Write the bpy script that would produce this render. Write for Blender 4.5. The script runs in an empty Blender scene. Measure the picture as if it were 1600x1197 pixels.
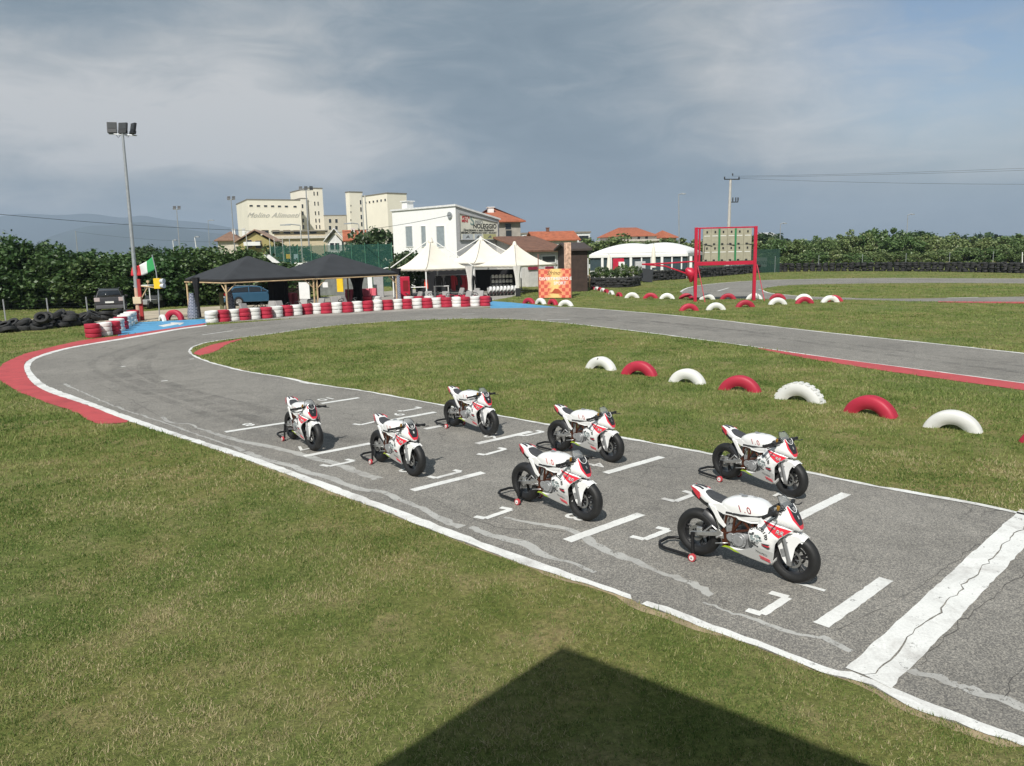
import bpy, bmesh, math, random
import numpy as np
from mathutils import Vector, Matrix
from mathutils.geometry import tessellate_polygon
random.seed(7); rng = np.random.default_rng(7)
scene = bpy.context.scene
COL = scene.collection
R_ = math.radians
# ------------------------------------------------------------------ survey: camera and image-to-ground
F, H, HOR, ROLL = 1201.0, 3.2, 393.0, 0.023
PITCH = math.atan((598.5 - HOR) / F)
_c, _s, _cr, _sr = math.cos(PITCH), math.sin(PITCH), math.cos(ROLL), math.sin(ROLL)
def ray(u, v):
    a0 = (u - 800) / F; b0 = (v - 598.5) / F
    a = a0 * _cr - b0 * _sr; b = a0 * _sr + b0 * _cr
    return (a, _c - b * _s, -_s - b * _c)
def G(u, v, z=0.0):
    r = ray(u, v); t = (z - H) / r[2]
    return Vector((r[0] * t, r[1] * t, z))
def at(u, v, Y):
    r = ray(u, v); t = Y / r[1]
    return Vector((r[0] * t, Y, H + r[2] * t))
def zat(u, v, Y): return at(u, v, Y).z
# ------------------------------------------------------------------ mesh builder
class MB:
    def __init__(s): s.v = []; s.f = []; s.m = []; s.sm = []
    def add(s, vs, fs, mi=0, sm=False):
        o = len(s.v); s.v += [tuple(p) for p in vs]
        for f in fs: s.f.append(tuple(i + o for i in f)); s.m.append(mi); s.sm.append(sm)
        return s
    def box(s, c, d, mi=0, rz=0.0, M=None):
        c = Vector(c); hx, hy, hz = d[0] / 2, d[1] / 2, d[2] / 2
        vs = [Vector((x, y, z)) for z in (-hz, hz) for y in (-hy, hy) for x in (-hx, hx)]
        Q = M if M is not None else Matrix.Rotation(rz, 3, 'Z')
        return s.add([c + Q @ p for p in vs], [(0, 2, 3, 1), (4, 5, 7, 6), (0, 1, 5, 4), (2, 6, 7, 3), (0, 4, 6, 2), (1, 3, 7, 5)], mi)
    def tube(s, pts, r, n=8, mi=0, caps=True, closed=False):
        P = [Vector(p) for p in pts]; k = len(P)
        rs = r if isinstance(r, (list, tuple)) else [r] * k
        rings = []; up = None
        for i in range(k):
            if closed: t = P[(i + 1) % k] - P[i - 1]
            else: t = P[min(i + 1, k - 1)] - P[max(i - 1, 0)]
            t.normalize()
            if up is None: up = t.orthogonal().normalized()
            up = (up - t * up.dot(t)); up = up.normalized() if up.length > 1e-6 else t.orthogonal().normalized()
            w = t.cross(up)
            rings.append([P[i] + (up * math.cos(2 * math.pi * j / n) + w * math.sin(2 * math.pi * j / n)) * rs[i] for j in range(n)])
        return s.loft(rings, mi, caps=caps and not closed, loop=closed)
    def loft(s, rings, mi=0, caps=True, loop=False, sm=True):
        n = len(rings[0]); k = len(rings); o = len(s.v)
        fs = []
        for i in range(k if loop else k - 1):
            a = i * n; b = ((i + 1) % k) * n
            for j in range(n):
                fs.append((a + j, a + (j + 1) % n, b + (j + 1) % n, b + j))
        s.add([p for r in rings for p in r], fs, mi, sm)
        if caps:
            s.f.append(tuple(o + j for j in reversed(range(n)))); s.m.append(mi); s.sm.append(False)
            s.f.append(tuple(o + (k - 1) * n + j for j in range(n))); s.m.append(mi); s.sm.append(False)
        return s
    def lathe(s, prof, c, axis, n=24, mi=0, closed=False):
        # prof: list of (radius, height along axis); closed = ring profile
        c = Vector(c); ax = Vector(axis).normalized(); u = ax.orthogonal().normalized(); w = ax.cross(u)
        rings = []
        for j in range(n):
            t = 2 * math.pi * j / n; d = u * math.cos(t) + w * math.sin(t)
            rings.append([c + d * r + ax * h for r, h in prof])
        m = len(prof); fs = []
        for i in range(n):
            a = i * m; b = ((i + 1) % n) * m
            for j in range(m if closed else m - 1):
                fs.append((a + j, b + j, b + (j + 1) % m, a + (j + 1) % m))
        return s.add([p for r in rings for p in r], fs, mi, True)
    def disc(s, c, axis, r, th, n=20, mi=0):
        return s.lathe([(0.0001, -th / 2), (r, -th / 2), (r, th / 2), (0.0001, th / 2)], c, axis, n, mi)
    def shell(s, poly, fn, th, mi=0, sm=False):
        """polygon (2d) -> fn(p, side) gives 3d; side -1/+1 for the two skins"""
        n = len(poly)
        tris = tessellate_polygon([[Vector((p[0], p[1], 0)) for p in poly]])
        a = [fn(p, 0) for p in poly]; b = [fn(p, th) for p in poly]
        fs = [tuple(t) for t in tris] + [tuple(n + i for i in reversed(t)) for t in tris]
        s.add(a + b, fs, mi, sm)
        o = len(s.v) - 2 * n
        for i in range(n):
            j = (i + 1) % n
            s.f.append((o + i, o + j, o + n + j, o + n + i)); s.m.append(mi); s.sm.append(False)
        return s
    def mesh(s, name, mats):
        me = bpy.data.meshes.new(name)
        me.from_pydata(s.v, [], s.f)
        for m in (mats if isinstance(mats, (list, tuple)) else [mats]): me.materials.append(m)
        me.polygons.foreach_set('material_index', s.m)
        me.polygons.foreach_set('use_smooth', s.sm)
        bm = bmesh.new(); bm.from_mesh(me); bmesh.ops.recalc_face_normals(bm, faces=bm.faces); bm.to_mesh(me); bm.free()
        me.set_sharp_from_angle(angle=R_(38))
        return me
    def build(s, name, mats, parent=None, bevel=0.0):
        o = bpy.data.objects.new(name, s.mesh(name, mats)); COL.objects.link(o)
        if parent: o.parent = parent
        if bevel:
            b = o.modifiers.new('bevel', 'BEVEL'); b.width = bevel; b.segments = 2; b.limit_method = 'ANGLE'
        return o
def tag(o, label=None, cat=None, group=None, kind=None):
    if label: o['label'] = label
    if cat: o['category'] = cat
    if group: o['group'] = group
    if kind: o['kind'] = kind
    return o
def thing(name, loc, rz, label, cat, group=None):
    o = bpy.data.objects.new(name, None); COL.objects.link(o)
    o.location = loc; o.rotation_euler = (0, 0, rz); o.empty_display_size = 0.2
    return tag(o, label, cat, group)
KIDS = {}
def copy_tree(o, parent=None):
    c = o.copy(); COL.objects.link(c)
    if parent: c.parent = parent
    for ch in list(o.children): copy_tree(ch, c)
    return c
def text_mesh(txt, size, shear=0.0, extrude=0.002, spacing=1.0, align='CENTER', bold=0.0):
    cu = bpy.data.curves.new('lettering', 'FONT'); cu.body = txt; cu.size = size; cu.shear = shear
    cu.extrude = extrude; cu.align_x = align; cu.align_y = 'CENTER'; cu.space_character = spacing; cu.offset = bold
    cu.resolution_u = 3
    o = bpy.data.objects.new('lettering', cu); COL.objects.link(o)
    dg = bpy.context.evaluated_depsgraph_get(); dg.update()
    me = bpy.data.meshes.new_from_object(o.evaluated_get(dg))
    bpy.data.objects.remove(o); bpy.data.curves.remove(cu)
    return me
def add_text(mb, txt, size, M, mi=0, **k):
    """put lettering into a builder; M is a 4x4 (or function of x,y,z)"""
    me = text_mesh(txt, size, **k)
    vs = [(M @ v.co) if isinstance(M, Matrix) else M(v.co) for v in me.vertices]
    mb.add(vs, [tuple(p.vertices) for p in me.polygons], mi)
    bpy.data.meshes.remove(me)
def frame(o, x, y, z):
    M = Matrix((x, y, z)).transposed().to_4x4(); M.translation = Vector(o); return M
ORD = ['first','second','third','fourth','fifth','sixth','seventh','eighth','ninth','tenth','eleventh','twelfth','thirteenth','fourteenth','fifteenth','sixteenth','seventeenth','eighteenth','nineteenth','twentieth','twenty-first','twenty-second','twenty-third','twenty-fourth','twenty-fifth','twenty-sixth','twenty-seventh','twenty-eighth','twenty-ninth','thirtieth','thirty-first','thirty-second','thirty-third','thirty-fourth','thirty-fifth','thirty-sixth','thirty-seventh','thirty-eighth','thirty-ninth','fortieth']
# ------------------------------------------------------------------ materials
def N(nt, t, **k):
    n = nt.nodes.new(t)
    for a, b in k.items():
        if a == 'ins':
            for i, x in b.items(): n.inputs[i].default_value = x
        else: setattr(n, a, b)
    return n
def L(nt, a, b): nt.links.new(a, b)
def ramp(nt, fac, stops):
    n = nt.nodes.new('ShaderNodeValToRGB'); e = n.color_ramp.elements
    while len(e) < len(stops): e.new(0.5)
    for q, (p, c) in zip(e, stops):
        q.position = p; q.color = tuple(c) + (1,) if len(c) == 3 else c
    L(nt, fac, n.inputs['Fac']); return n.outputs['Color']
def mixc(nt, fac, a, b, mode='MIX'):
    n = nt.nodes.new('ShaderNodeMix'); n.data_type = 'RGBA'; n.blend_type = mode
    for sock, x in ((n.inputs['Factor'], fac), (n.inputs[6], a), (n.inputs[7], b)):
        if isinstance(x, (int, float)): sock.default_value = x
        elif isinstance(x, (tuple, list)): sock.default_value = tuple(x) + (1,) if len(x) == 3 else x
        else: L(nt, x, sock)
    return n.outputs[2]
def newmat(name):
    m = bpy.data.materials.new(name); m.use_nodes = True
    nt = m.node_tree; return m, nt, nt.nodes['Principled BSDF']
def coords(nt, scale=1.0, kind='Object'):
    tc = nt.nodes.new('ShaderNodeTexCoord'); return tc.outputs[kind]
def noise(nt, vec, scale, detail=4.0, rough=0.55, dist=0.0):
    n = N(nt, 'ShaderNodeTexNoise'); n.inputs['Scale'].default_value = scale; n.inputs['Detail'].default_value = detail
    n.inputs['Roughness'].default_value = rough; n.inputs['Distortion'].default_value = dist
    L(nt, vec, n.inputs['Vector']); return n.outputs['Fac']
def bump(nt, bs, h, strength=0.3, dist=0.02):
    b = N(nt, 'ShaderNodeBump'); b.inputs['Strength'].default_value = strength; b.inputs['Distance'].default_value = dist
    L(nt, h, b.inputs['Height']); L(nt, b.outputs['Normal'], bs.inputs['Normal'])
_mats = {}
def mat(name, col, rough=0.6, metal=0.0, var=0.12, scale=3.0, bmp=0.0, bscale=30.0, coat=0.0, spec=0.5):
    if name in _mats: return _mats[name]
    m, nt, bs = newmat(name)
    v = coords(nt)
    f = noise(nt, v, scale, 5)
    lo = tuple(max(0, c * (1 - var)) for c in col); hi = tuple(min(1, c * (1 + var)) for c in col)
    L(nt, ramp(nt, f, [(0.3, lo), (0.7, hi)]), bs.inputs['Base Color'])
    bs.inputs['Roughness'].default_value = rough; bs.inputs['Metallic'].default_value = metal
    bs.inputs['Coat Weight'].default_value = coat; bs.inputs['Specular IOR Level'].default_value = spec
    if bmp: bump(nt, bs, noise(nt, v, bscale, 4), bmp, 0.01)
    _mats[name] = m; return m
# ------------------------------------------------------------------ camera
cam = bpy.data.cameras.new('camera'); camo = bpy.data.objects.new('camera', cam); COL.objects.link(camo)
cam.sensor_width = 36.0; cam.lens = 36.0 * F / 1600.0; cam.clip_end = 20000; cam.clip_start = 0.05
camo.location = (0, 0, H)
camo.rotation_euler = (Matrix.Rotation(math.pi / 2 - PITCH, 3, 'X') @ Matrix.Rotation(-ROLL, 3, 'Z')).to_euler()
scene.camera = camo
scene.view_settings.view_transform = 'Standard'; scene.view_settings.look = 'None'
scene.view_settings.exposure = 0.07; scene.view_settings.gamma = 1.0
scene.cycles.max_bounces = 6; scene.cycles.diffuse_bounces = 3; scene.cycles.transparent_max_bounces = 12
scene.cycles.volume_bounces = 0
# ------------------------------------------------------------------ sun and sky
SUN_AZ = math.atan2(0.28, 0.93)     # light travels towards +Y and a little +X
SUN_EL = R_(46)
LD = Vector((math.sin(SUN_AZ) * math.cos(SUN_EL), math.cos(SUN_AZ) * math.cos(SUN_EL), -math.sin(SUN_EL)))
sun = bpy.data.lights.new('sun', 'SUN'); suno = bpy.data.objects.new('sun', sun); COL.objects.link(suno)
sun.energy = 5.0; sun.angle = R_(0.5); sun.color = (1.0, 0.965, 0.90)
suno.rotation_euler = LD.to_track_quat('-Z', 'Y').to_euler(); suno.location = (0, 0, 60)
w = bpy.data.worlds.new('World'); scene.world = w; w.use_nodes = True
nt = w.node_tree; nt.nodes.clear()
out = N(nt, 'ShaderNodeOutputWorld'); sky = N(nt, 'ShaderNodeTexSky')
sky.sky_type = 'NISHITA'; sky.sun_disc = False; sky.sun_elevation = SUN_EL
sky.sun_rotation = math.atan2(-LD.x, -LD.y)
bgs = N(nt, 'ShaderNodeBackground'); bgs.inputs['Strength'].default_value = 0.10; L(nt, sky.outputs[0], bgs.inputs['Color'])
tc = N(nt, 'ShaderNodeTexCoord'); vec = tc.outputs['Generated']
mp = N(nt, 'ShaderNodeMapping'); mp.inputs['Scale'].default_value = (1.0, 1.0, 2.6); L(nt, vec, mp.inputs['Vector'])
n1 = noise(nt, mp.outputs[0], 2.1, 7, 0.52, 0.5)
mp2 = N(nt, 'ShaderNodeMapping'); mp2.inputs['Scale'].default_value = (1.0, 1.0, 4.5); mp2.inputs['Location'].default_value = (3.1, 1.7, 0.4); L(nt, vec, mp2.inputs['Vector'])
n2 = noise(nt, mp2.outputs[0], 5.0, 6, 0.55, 0.3)
def blob(u, v, k, zs=1.0):
    d = Vector(ray(u, v)).normalized()
    sb = N(nt, 'ShaderNodeVectorMath', operation='SUBTRACT'); L(nt, vec, sb.inputs[0]); sb.inputs[1].default_value = d
    ml = N(nt, 'ShaderNodeVectorMath', operation='MULTIPLY'); L(nt, sb.outputs[0], ml.inputs[0]); ml.inputs[1].default_value = (1, 1, zs)
    ln = N(nt, 'ShaderNodeVectorMath', operation='LENGTH'); L(nt, ml.outputs[0], ln.inputs[0])
    mr = N(nt, 'ShaderNodeMapRange'); mr.interpolation_type = 'SMOOTHERSTEP'; L(nt, ln.outputs['Value'], mr.inputs[0])
    mr.inputs[1].default_value = 0.0; mr.inputs[2].default_value = k; mr.inputs[3].default_value = 1.0; mr.inputs[4].default_value = 0.0
    return mr.outputs[0]
def M2(op, a, b):
    n = N(nt, 'ShaderNodeMath', operation=op)
    for i, x in enumerate((a, b)):
        if isinstance(x, (int, float)): n.inputs[i].default_value = x
        else: L(nt, x, n.inputs[i])
    return n.outputs[0]
mp3 = N(nt, 'ShaderNodeMapping'); mp3.inputs['Scale'].default_value = (1.0, 1.0, 3.2); mp3.inputs['Location'].default_value = (7.3, 2.2, 1.4); L(nt, vec, mp3.inputs['Vector'])
n3 = noise(nt, mp3.outputs[0], 9.0, 8, 0.62, 0.8)
val = M2('ADD', M2('ADD', M2('MULTIPLY', n1, 0.75), M2('MULTIPLY', n2, 0.22)), M2('MULTIPLY', M2('SUBTRACT', n3, 0.5), 0.60))
for (u, v, k, zs, amp) in ((170, 160, 0.50, 2.3, 0.40), (520, 235, 0.30, 3.0, 0.28), (-150, 90, 0.4, 2.0, 0.1), (1330, 100, 0.48, 1.6, 0.33),
                           (1560, 160, 0.35, 2.0, 0.10), (880, 210, 0.36, 1.2, -0.13), (700, 20, 0.3, 1.5, -0.05), (60, 0, 0.28, 1.8, -0.26), (1100, 330, 0.5, 4.0, -0.10), (1570, 268, 0.12, 6.0, 0.13), (60, 335, 0.14, 3.0, 0.12), (330, 300, 0.3, 7.0, -0.10)):
    val = M2('ADD', val, M2('MULTIPLY', blob(u, v, k, zs), amp))
ccol = ramp(nt, val, [(0.28, (0.175, 0.232, 0.285)), (0.44, (0.218, 0.278, 0.330)), (0.58, (0.300, 0.350, 0.392)), (0.74, (0.43, 0.458, 0.475)), (0.95, (0.62, 0.62, 0.615))])
bgc = N(nt, 'ShaderNodeBackground'); bgc.inputs['Strength'].default_value = 1.0; L(nt, ccol, bgc.inputs['Color'])
ms = N(nt, 'ShaderNodeMixShader')
hole = M2('MULTIPLY', blob(1610, -20, 0.36, 1.3), M2('SUBTRACT', 1.75, M2('MULTIPLY', n3, 1.6)))
L(nt, M2('SUBTRACT', 0.97, hole), ms.inputs[0]); L(nt, bgs.outputs[0], ms.inputs[1]); L(nt, bgc.outputs[0], ms.inputs[2])
L(nt, ms.outputs[0], out.inputs['Surface'])
# ------------------------------------------------------------------ ground, track, paint
def crom(pts, k=6):
    P = [Vector(p) for p in pts]; P = [P[0] * 2 - P[1]] + P + [P[-1] * 2 - P[-2]]; out = []
    for i in range(1, len(P) - 2):
        a, b, c, d = P[i - 1:i + 3]
        for j in range(k):
            t = j / k
            out.append(0.5 * ((2 * b) + (c - a) * t + (2 * a - 5 * b + 4 * c - d) * t * t + (3 * b - 3 * c + d - a) * t ** 3))
    out.append(P[-2]); return out
def gl(pix): return [G(u, v) for u, v in pix]
def sheet(name, poly, z, m, label=None, kind='structure', cat=None, sub=0):
    mb = MB(); P = [Vector((p[0], p[1], z)) for p in poly]
    tr = tessellate_polygon([P]); mb.add(P, [tuple(t) for t in tr])
    o = mb.build(name, m)
    return tag(o, label, cat, kind=kind)
def jag(pts, step=0.12, amp=0.02, seed=1):
    r = random.Random(seed); out = []
    for a, b in zip(pts, pts[1:]):
        n = max(1, int((b - a).length / step)); t = (b - a).normalized(); nn = Vector((-t.y, t.x, 0))
        for i in range(n):
            out.append(a.lerp(b, i / n) + nn * r.gauss(0, amp))
    out.append(pts[-1]); return out
def ribbon(mb, a, b, z):
    """strip between two polylines with different sampling"""
    def res(p, n):
        L_ = [0]
        for x, y in zip(p, p[1:]): L_.append(L_[-1] + (y - x).length)
        o = []
        j = 0
        for i in range(n):
            d = L_[-1] * i / (n - 1)
            while j < len(p) - 2 and L_[j + 1] < d: j += 1
            t = (d - L_[j]) / max(1e-9, L_[j + 1] - L_[j]); o.append(p[j].lerp(p[j + 1], min(1, t)))
        return o
    n = max(len(a), len(b)); A = res(a, n); B = res(b, n)
    vs = []
    for p, q in zip(A, B): vs += [(p.x, p.y, z), (q.x, q.y, z)]
    mb.add(vs, [(2 * i, 2 * i + 1, 2 * i + 3, 2 * i + 2) for i in range(n - 1)])
def offs(pts, d):
    o = []
    for i, p in enumerate(pts):
        t = (pts[min(i + 1, len(pts) - 1)] - pts[max(i - 1, 0)]).normalized()
        o.append(p + Vector((-t.y, t.x, 0)) * d)
    return o
# --- materials of the setting
def grass_mat():
    m, nt, bs = newmat('mown_grass'); v = coords(nt)
    big = noise(nt, v, 0.22, 4, 0.6, 0.4); mid = noise(nt, v, 1.3, 5, 0.6); fine = noise(nt, v, 15, 6, 0.75)
    c1 = ramp(nt, mid, [(0.30, (0.100, 0.128, 0.034)), (0.50, (0.155, 0.165, 0.058)), (0.70, (0.24, 0.205, 0.11))])
    c2 = ramp(nt, big, [(0.35, (0.80, 0.95, 0.80)), (0.65, (1.2, 1.08, 1.05))])
    c3 = ramp(nt, fine, [(0.25, (0.40, 0.42, 0.40)), (0.75, (1.65, 1.62, 1.55))])  # dark end of the fine mottling paints the shade between grass clumps
    c = mixc(nt, 1.0, mixc(nt, 1.0, c1, c2, 'MULTIPLY'), c3, 'MULTIPLY')
    L(nt, c, bs.inputs['Base Color']); bs.inputs['Roughness'].default_value = 0.9; bs.inputs['Specular IOR Level'].default_value = 0.15
    bump(nt, bs, noise(nt, v, 40, 5, 0.7), 0.9, 0.03); return m
def asphalt_mat():
    m, nt, bs = newmat('worn_asphalt'); v = coords(nt)
    big = noise(nt, v, 0.35, 5, 0.6); mid = noise(nt, v, 3.0, 5, 0.6)
    vo = N(nt, 'ShaderNodeTexVoronoi'); vo.inputs['Scale'].default_value = 95; L(nt, v, vo.inputs['Vector'])
    spk = noise(nt, v, 90, 3, 0.75)
    c1 = ramp(nt, big, [(0.3, (0.192, 0.183, 0.170)), (0.7, (0.268, 0.255, 0.236))])
    bw = N(nt, 'ShaderNodeRGBToBW'); L(nt, vo.outputs['Color'], bw.inputs[0])
    c2 = ramp(nt, bw.outputs[0], [(0.2, (0.60, 0.60, 0.61)), (0.55, (1.0, 1.0, 0.98)), (0.85, (1.50, 1.47, 1.40))])
    c3 = ramp(nt, mid, [(0.3, (0.88, 0.88, 0.88)), (0.7, (1.1, 1.1, 1.1))])
    c4 = ramp(nt, spk, [(0.35, (0.8, 0.8, 0.8)), (0.65, (1.17, 1.17, 1.15))])
    c = c1
    for x in (c2, c3, c4): c = mixc(nt, 1.0, c, x, 'MULTIPLY')
    # hairline cracks
    wv = N(nt, 'ShaderNodeVectorMath', operation='ADD'); nn = N(nt, 'ShaderNodeTexNoise'); nn.inputs['Scale'].default_value = 1.1; nn.inputs['Detail'].default_value = 5
    L(nt, v, nn.inputs['Vector']); L(nt, v, wv.inputs[0]); sc = N(nt, 'ShaderNodeVectorMath', operation='SCALE'); sc.inputs['Scale'].default_value = 1.4
    L(nt, nn.outputs['Color'], sc.inputs[0]); L(nt, sc.outputs[0], wv.inputs[1])
    ve = N(nt, 'ShaderNodeTexVoronoi', feature='DISTANCE_TO_EDGE'); ve.inputs['Scale'].default_value = 0.33; L(nt, wv.outputs[0], ve.inputs['Vector'])
    gate = ramp(nt, noise(nt, v, 0.5, 2), [(0.45, (0, 0, 0)), (0.6, (1, 1, 1))])
    cr = ramp(nt, ve.outputs['Distance'], [(0.0, (0.62, 0.62, 0.62)), (0.006, (0, 0, 0))])
    f = mixc(nt, 1.0, cr, gate, 'MULTIPLY')
    c = mixc(nt, f, c, (0.05, 0.048, 0.045))
    L(nt, c, bs.inputs['Base Color']); bs.inputs['Roughness'].default_value = 0.82; bs.inputs['Specular IOR Level'].default_value = 0.3
    bump(nt, bs, bw.outputs[0], 0.5, 0.006); return m
def paint_mat(name, col, wear=0.35, rough=0.6, dark=None, sc=9.0):
    m, nt, bs = newmat(name); v = coords(nt)
    a = noise(nt, v, 1.7, 5, 0.6); b = noise(nt, v, 55, 3, 0.7); d = noise(nt, v, sc, 5, 0.7)
    k = ramp(nt, a, [(0.3, tuple(x * 0.86 for x in col)), (0.7, col)])
    k = mixc(nt, 1.0, k, ramp(nt, b, [(0.3, (0.86, 0.86, 0.86)), (0.6, (1.03, 1.03, 1.03))]), 'MULTIPLY')
    k = mixc(nt, 1.0, k, ramp(nt, noise(nt, v, 0.8, 6, 0.72, 1.5), [(0.32, (0.66, 0.64, 0.63)), (0.50, (1.0, 1.0, 1.0))]), 'MULTIPLY')
    L(nt, k, bs.inputs['Base Color']); bs.inputs['Roughness'].default_value = rough
    tr = N(nt, 'ShaderNodeBsdfTransparent'); mx = N(nt, 'ShaderNodeMixShader')
    s = N(nt, 'ShaderNodeMath', operation='ADD'); L(nt, d, s.inputs[0]); 
    t = N(nt, 'ShaderNodeMath', operation='MULTIPLY'); L(nt, b, t.inputs[0]); t.inputs[1].default_value = 0.5; L(nt, t.outputs[0], s.inputs[1])
    fac = ramp(nt, s.outputs[0], [(wear, (0, 0, 0)), (wear + 0.10, (1, 1, 1))])
    L(nt, fac, mx.inputs[0]); L(nt, tr.outputs[0], mx.inputs[1]); L(nt, bs.outputs[0], mx.inputs[2])
    L(nt, mx.outputs[0], nt.nodes['Material Output'].inputs['Surface'])
    bump(nt, bs, b, 0.3, 0.004)
    return m
GRASS = grass_mat(); ASPH = asphalt_mat()
WHITE_P = paint_mat('white_road_paint', (0.80, 0.80, 0.77), 0.50)
GRID_P = paint_mat('grid_paint', (0.78, 0.78, 0.75), 0.50)
RED_P = paint_mat('red_kerb_paint', (0.53, 0.075, 0.078), 0.42)
BLUE_P = paint_mat('blue_ground_paint', (0.10, 0.36, 0.62), 0.40)
CEMENT = paint_mat('crack_filler', (0.44, 0.435, 0.41), 0.57, 0.85, sc=7.0)
DIRT = mat('dirt_road_soil', (0.42, 0.36, 0.27), 0.95, var=0.25, scale=0.8, bmp=0.5)
SOIL = mat('dry_soil', (0.30, 0.235, 0.145), 0.95, var=0.3, scale=3, bmp=0.6)

# near edge of the track, from beyond the right of the frame round the hairpin
near_out = gl([(1599, 1165), (1537, 1146), (1428, 1107), (1350, 1068), (1300, 1057), (1247, 1036), (1194, 1016), (1100, 980), (1002, 945), (988, 938), (913, 912), (813, 880.5), (700, 839), (600, 800), (500, 762), (376, 716), (282, 685), (200, 658), (132, 632), (75, 613), (49, 597), (38, 577), (42, 565), (63, 555), (94, 546), (135, 538), (200, 527), (282, 513), (323, 508)])
d0 = (near_out[0] - near_out[8]).normalized()
near_in = gl([(1599, 1154), (1537, 1130), (1428, 1090), (1350, 1057), (1300, 1046), (1247, 1026), (1194, 1007), (1100, 971), (1011, 940), (985, 930), (913, 904), (813, 869), (700, 827), (600, 789), (500, 752), (376, 708), (282, 679), (200, 650), (132, 625), (78, 605), (57, 590), (47, 575), (54, 563), (70, 556), (100, 547), (140, 539), (202, 529), (282, 515), (323, 509.5)])
wall_edge = gl([(370, 505), (440, 499.5), (500, 494.5), (557, 491), (619, 487), (656, 484.5), (724, 482.5), (766, 481), (830, 480), (862, 480), (900, 480.5), (1000, 488), (1101, 497.5), (1200, 509), (1325, 523), (1450, 535.7), (1600, 552)])
d1 = (wall_edge[-1] - wall_edge[-4]).normalized()
far_c = wall_edge[-1] + d1 * 45
far_a = near_out[0] + d0 * 40; far_b = near_in[0] + d0 * 40
outer = [far_a] + crom(near_out, 5) + crom(wall_edge, 5) + [far_c]
inner = gl([(1600, 803), (1583, 799), (1538, 789), (1405, 765.5), (1338, 753), (1261, 737), (1105, 708), (970, 683), (840, 660), (775, 648), (697, 633.6), (631, 622), (571, 611), (493, 600), (449, 590.5), (392, 581.5), (345, 570.5), (312, 559.6), (301, 553), (299, 547), (307, 541), (329, 534.5), (376, 528), (417, 523), (500, 511.5), (560, 506), (640, 501), (700, 499), (760, 498), (822, 500), (900, 507), (1010, 520), (1159, 540), (1304, 561), (1450, 580), (1600, 600)])
d2 = (inner[0] - inner[5]).normalized(); d3 = (inner[-1] - inner[-4]).normalized()
inner_s = [inner[0] + d2 * 30] + crom(inner, 5) + [inner[-1] + d3 * 40]

g = MB(); S = 9000
g.add([(-S, -200, 0), (S, -200, 0), (S, S, 0), (-S, S, 0)], [(0, 1, 2, 3)])
tag(g.build('ground', GRASS), 'mown grass field around the karting track, green with brown dry patches', kind='structure')
sheet('race_track', outer, 0.004, ASPH, 'grey worn asphalt karting track curving through a hairpin')
sheet('infield_grass', inner_s, 0.008, GRASS, 'mown grass island inside the hairpin of the track')
# white edge lines
mb = MB()
cn_o, cn_i = [far_a] + crom(near_out, 5), [far_b] + crom(near_in, 5)
gap0, gap1 = G(990, 936), G(1004, 946)
def split(line, a, b):
    ia = min(range(len(line)), key=lambda i: (line[i] - a).length); ib = min(range(len(line)), key=lambda i: (line[i] - b).length)
    return min(ia, ib), max(ia, ib)
i0, i1 = split(cn_o, gap1, gap0)
i1 = max(i1, i0 + 1)
ribbon(mb, jag(cn_o[:i0 + 1], 0.1, 0.012, 1), jag(cn_i[:i0 + 1], 0.1, 0.010, 2), 0.008)
ribbon(mb, jag(cn_o[i1:], 0.1, 0.014, 3), jag(cn_i[i1:], 0.1, 0.010, 4), 0.008)
tag(mb.build('edge_line', WHITE_P), 'wide white edge line along the near grass verge and round the hairpin', kind='structure')
mb = MB()
ni = len(inner_s)
in_n = offs(inner_s, 0.09)
ribbon(mb, jag(inner_s, 0.15, 0.02, 5), jag(in_n, 0.15, 0.012, 6), 0.012)
tag(mb.build('edge_line', WHITE_P), 'narrow white line bordering the grass island', kind='structure')
mb = MB()
we = crom(wall_edge, 5) + [far_c]; j0 = min(range(len(we)), key=lambda i: (we[i] - G(860, 480)).length)
ribbon(mb, jag(we[j0:], 0.3, 0.02, 7), jag(offs(we[j0:], -0.13), 0.3, 0.012, 8), 0.008)
tag(mb.build('edge_line', WHITE_P), 'white line along the far side of the back straight', kind='structure')
mb = MB(); ro_ = random.Random(9); base_ = jag(cn_o[1:len(cn_o) - 60], 0.15, 0.008, 41); w1 = 0.04; soil_o = []; oo = offs(cn_o[1:len(cn_o) - 60], 1.0); oo = jag(oo, 0.15, 0.0, 41)
for i, p in enumerate(base_):
    w1 += ro_.gauss(0, 0.02); w1 = min(0.11, max(0.0, w1)); q = min(oo, key=lambda a: (a - p).length_squared) if i % 1 == 0 else None
    soil_o.append(p + (q - p).normalized() * w1)
ribbon(mb, base_, soil_o, 0.002)
tag(mb.build('bare_soil', SOIL), 'strip of bare brown soil between the white edge line and the near grass', kind='structure')
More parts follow.
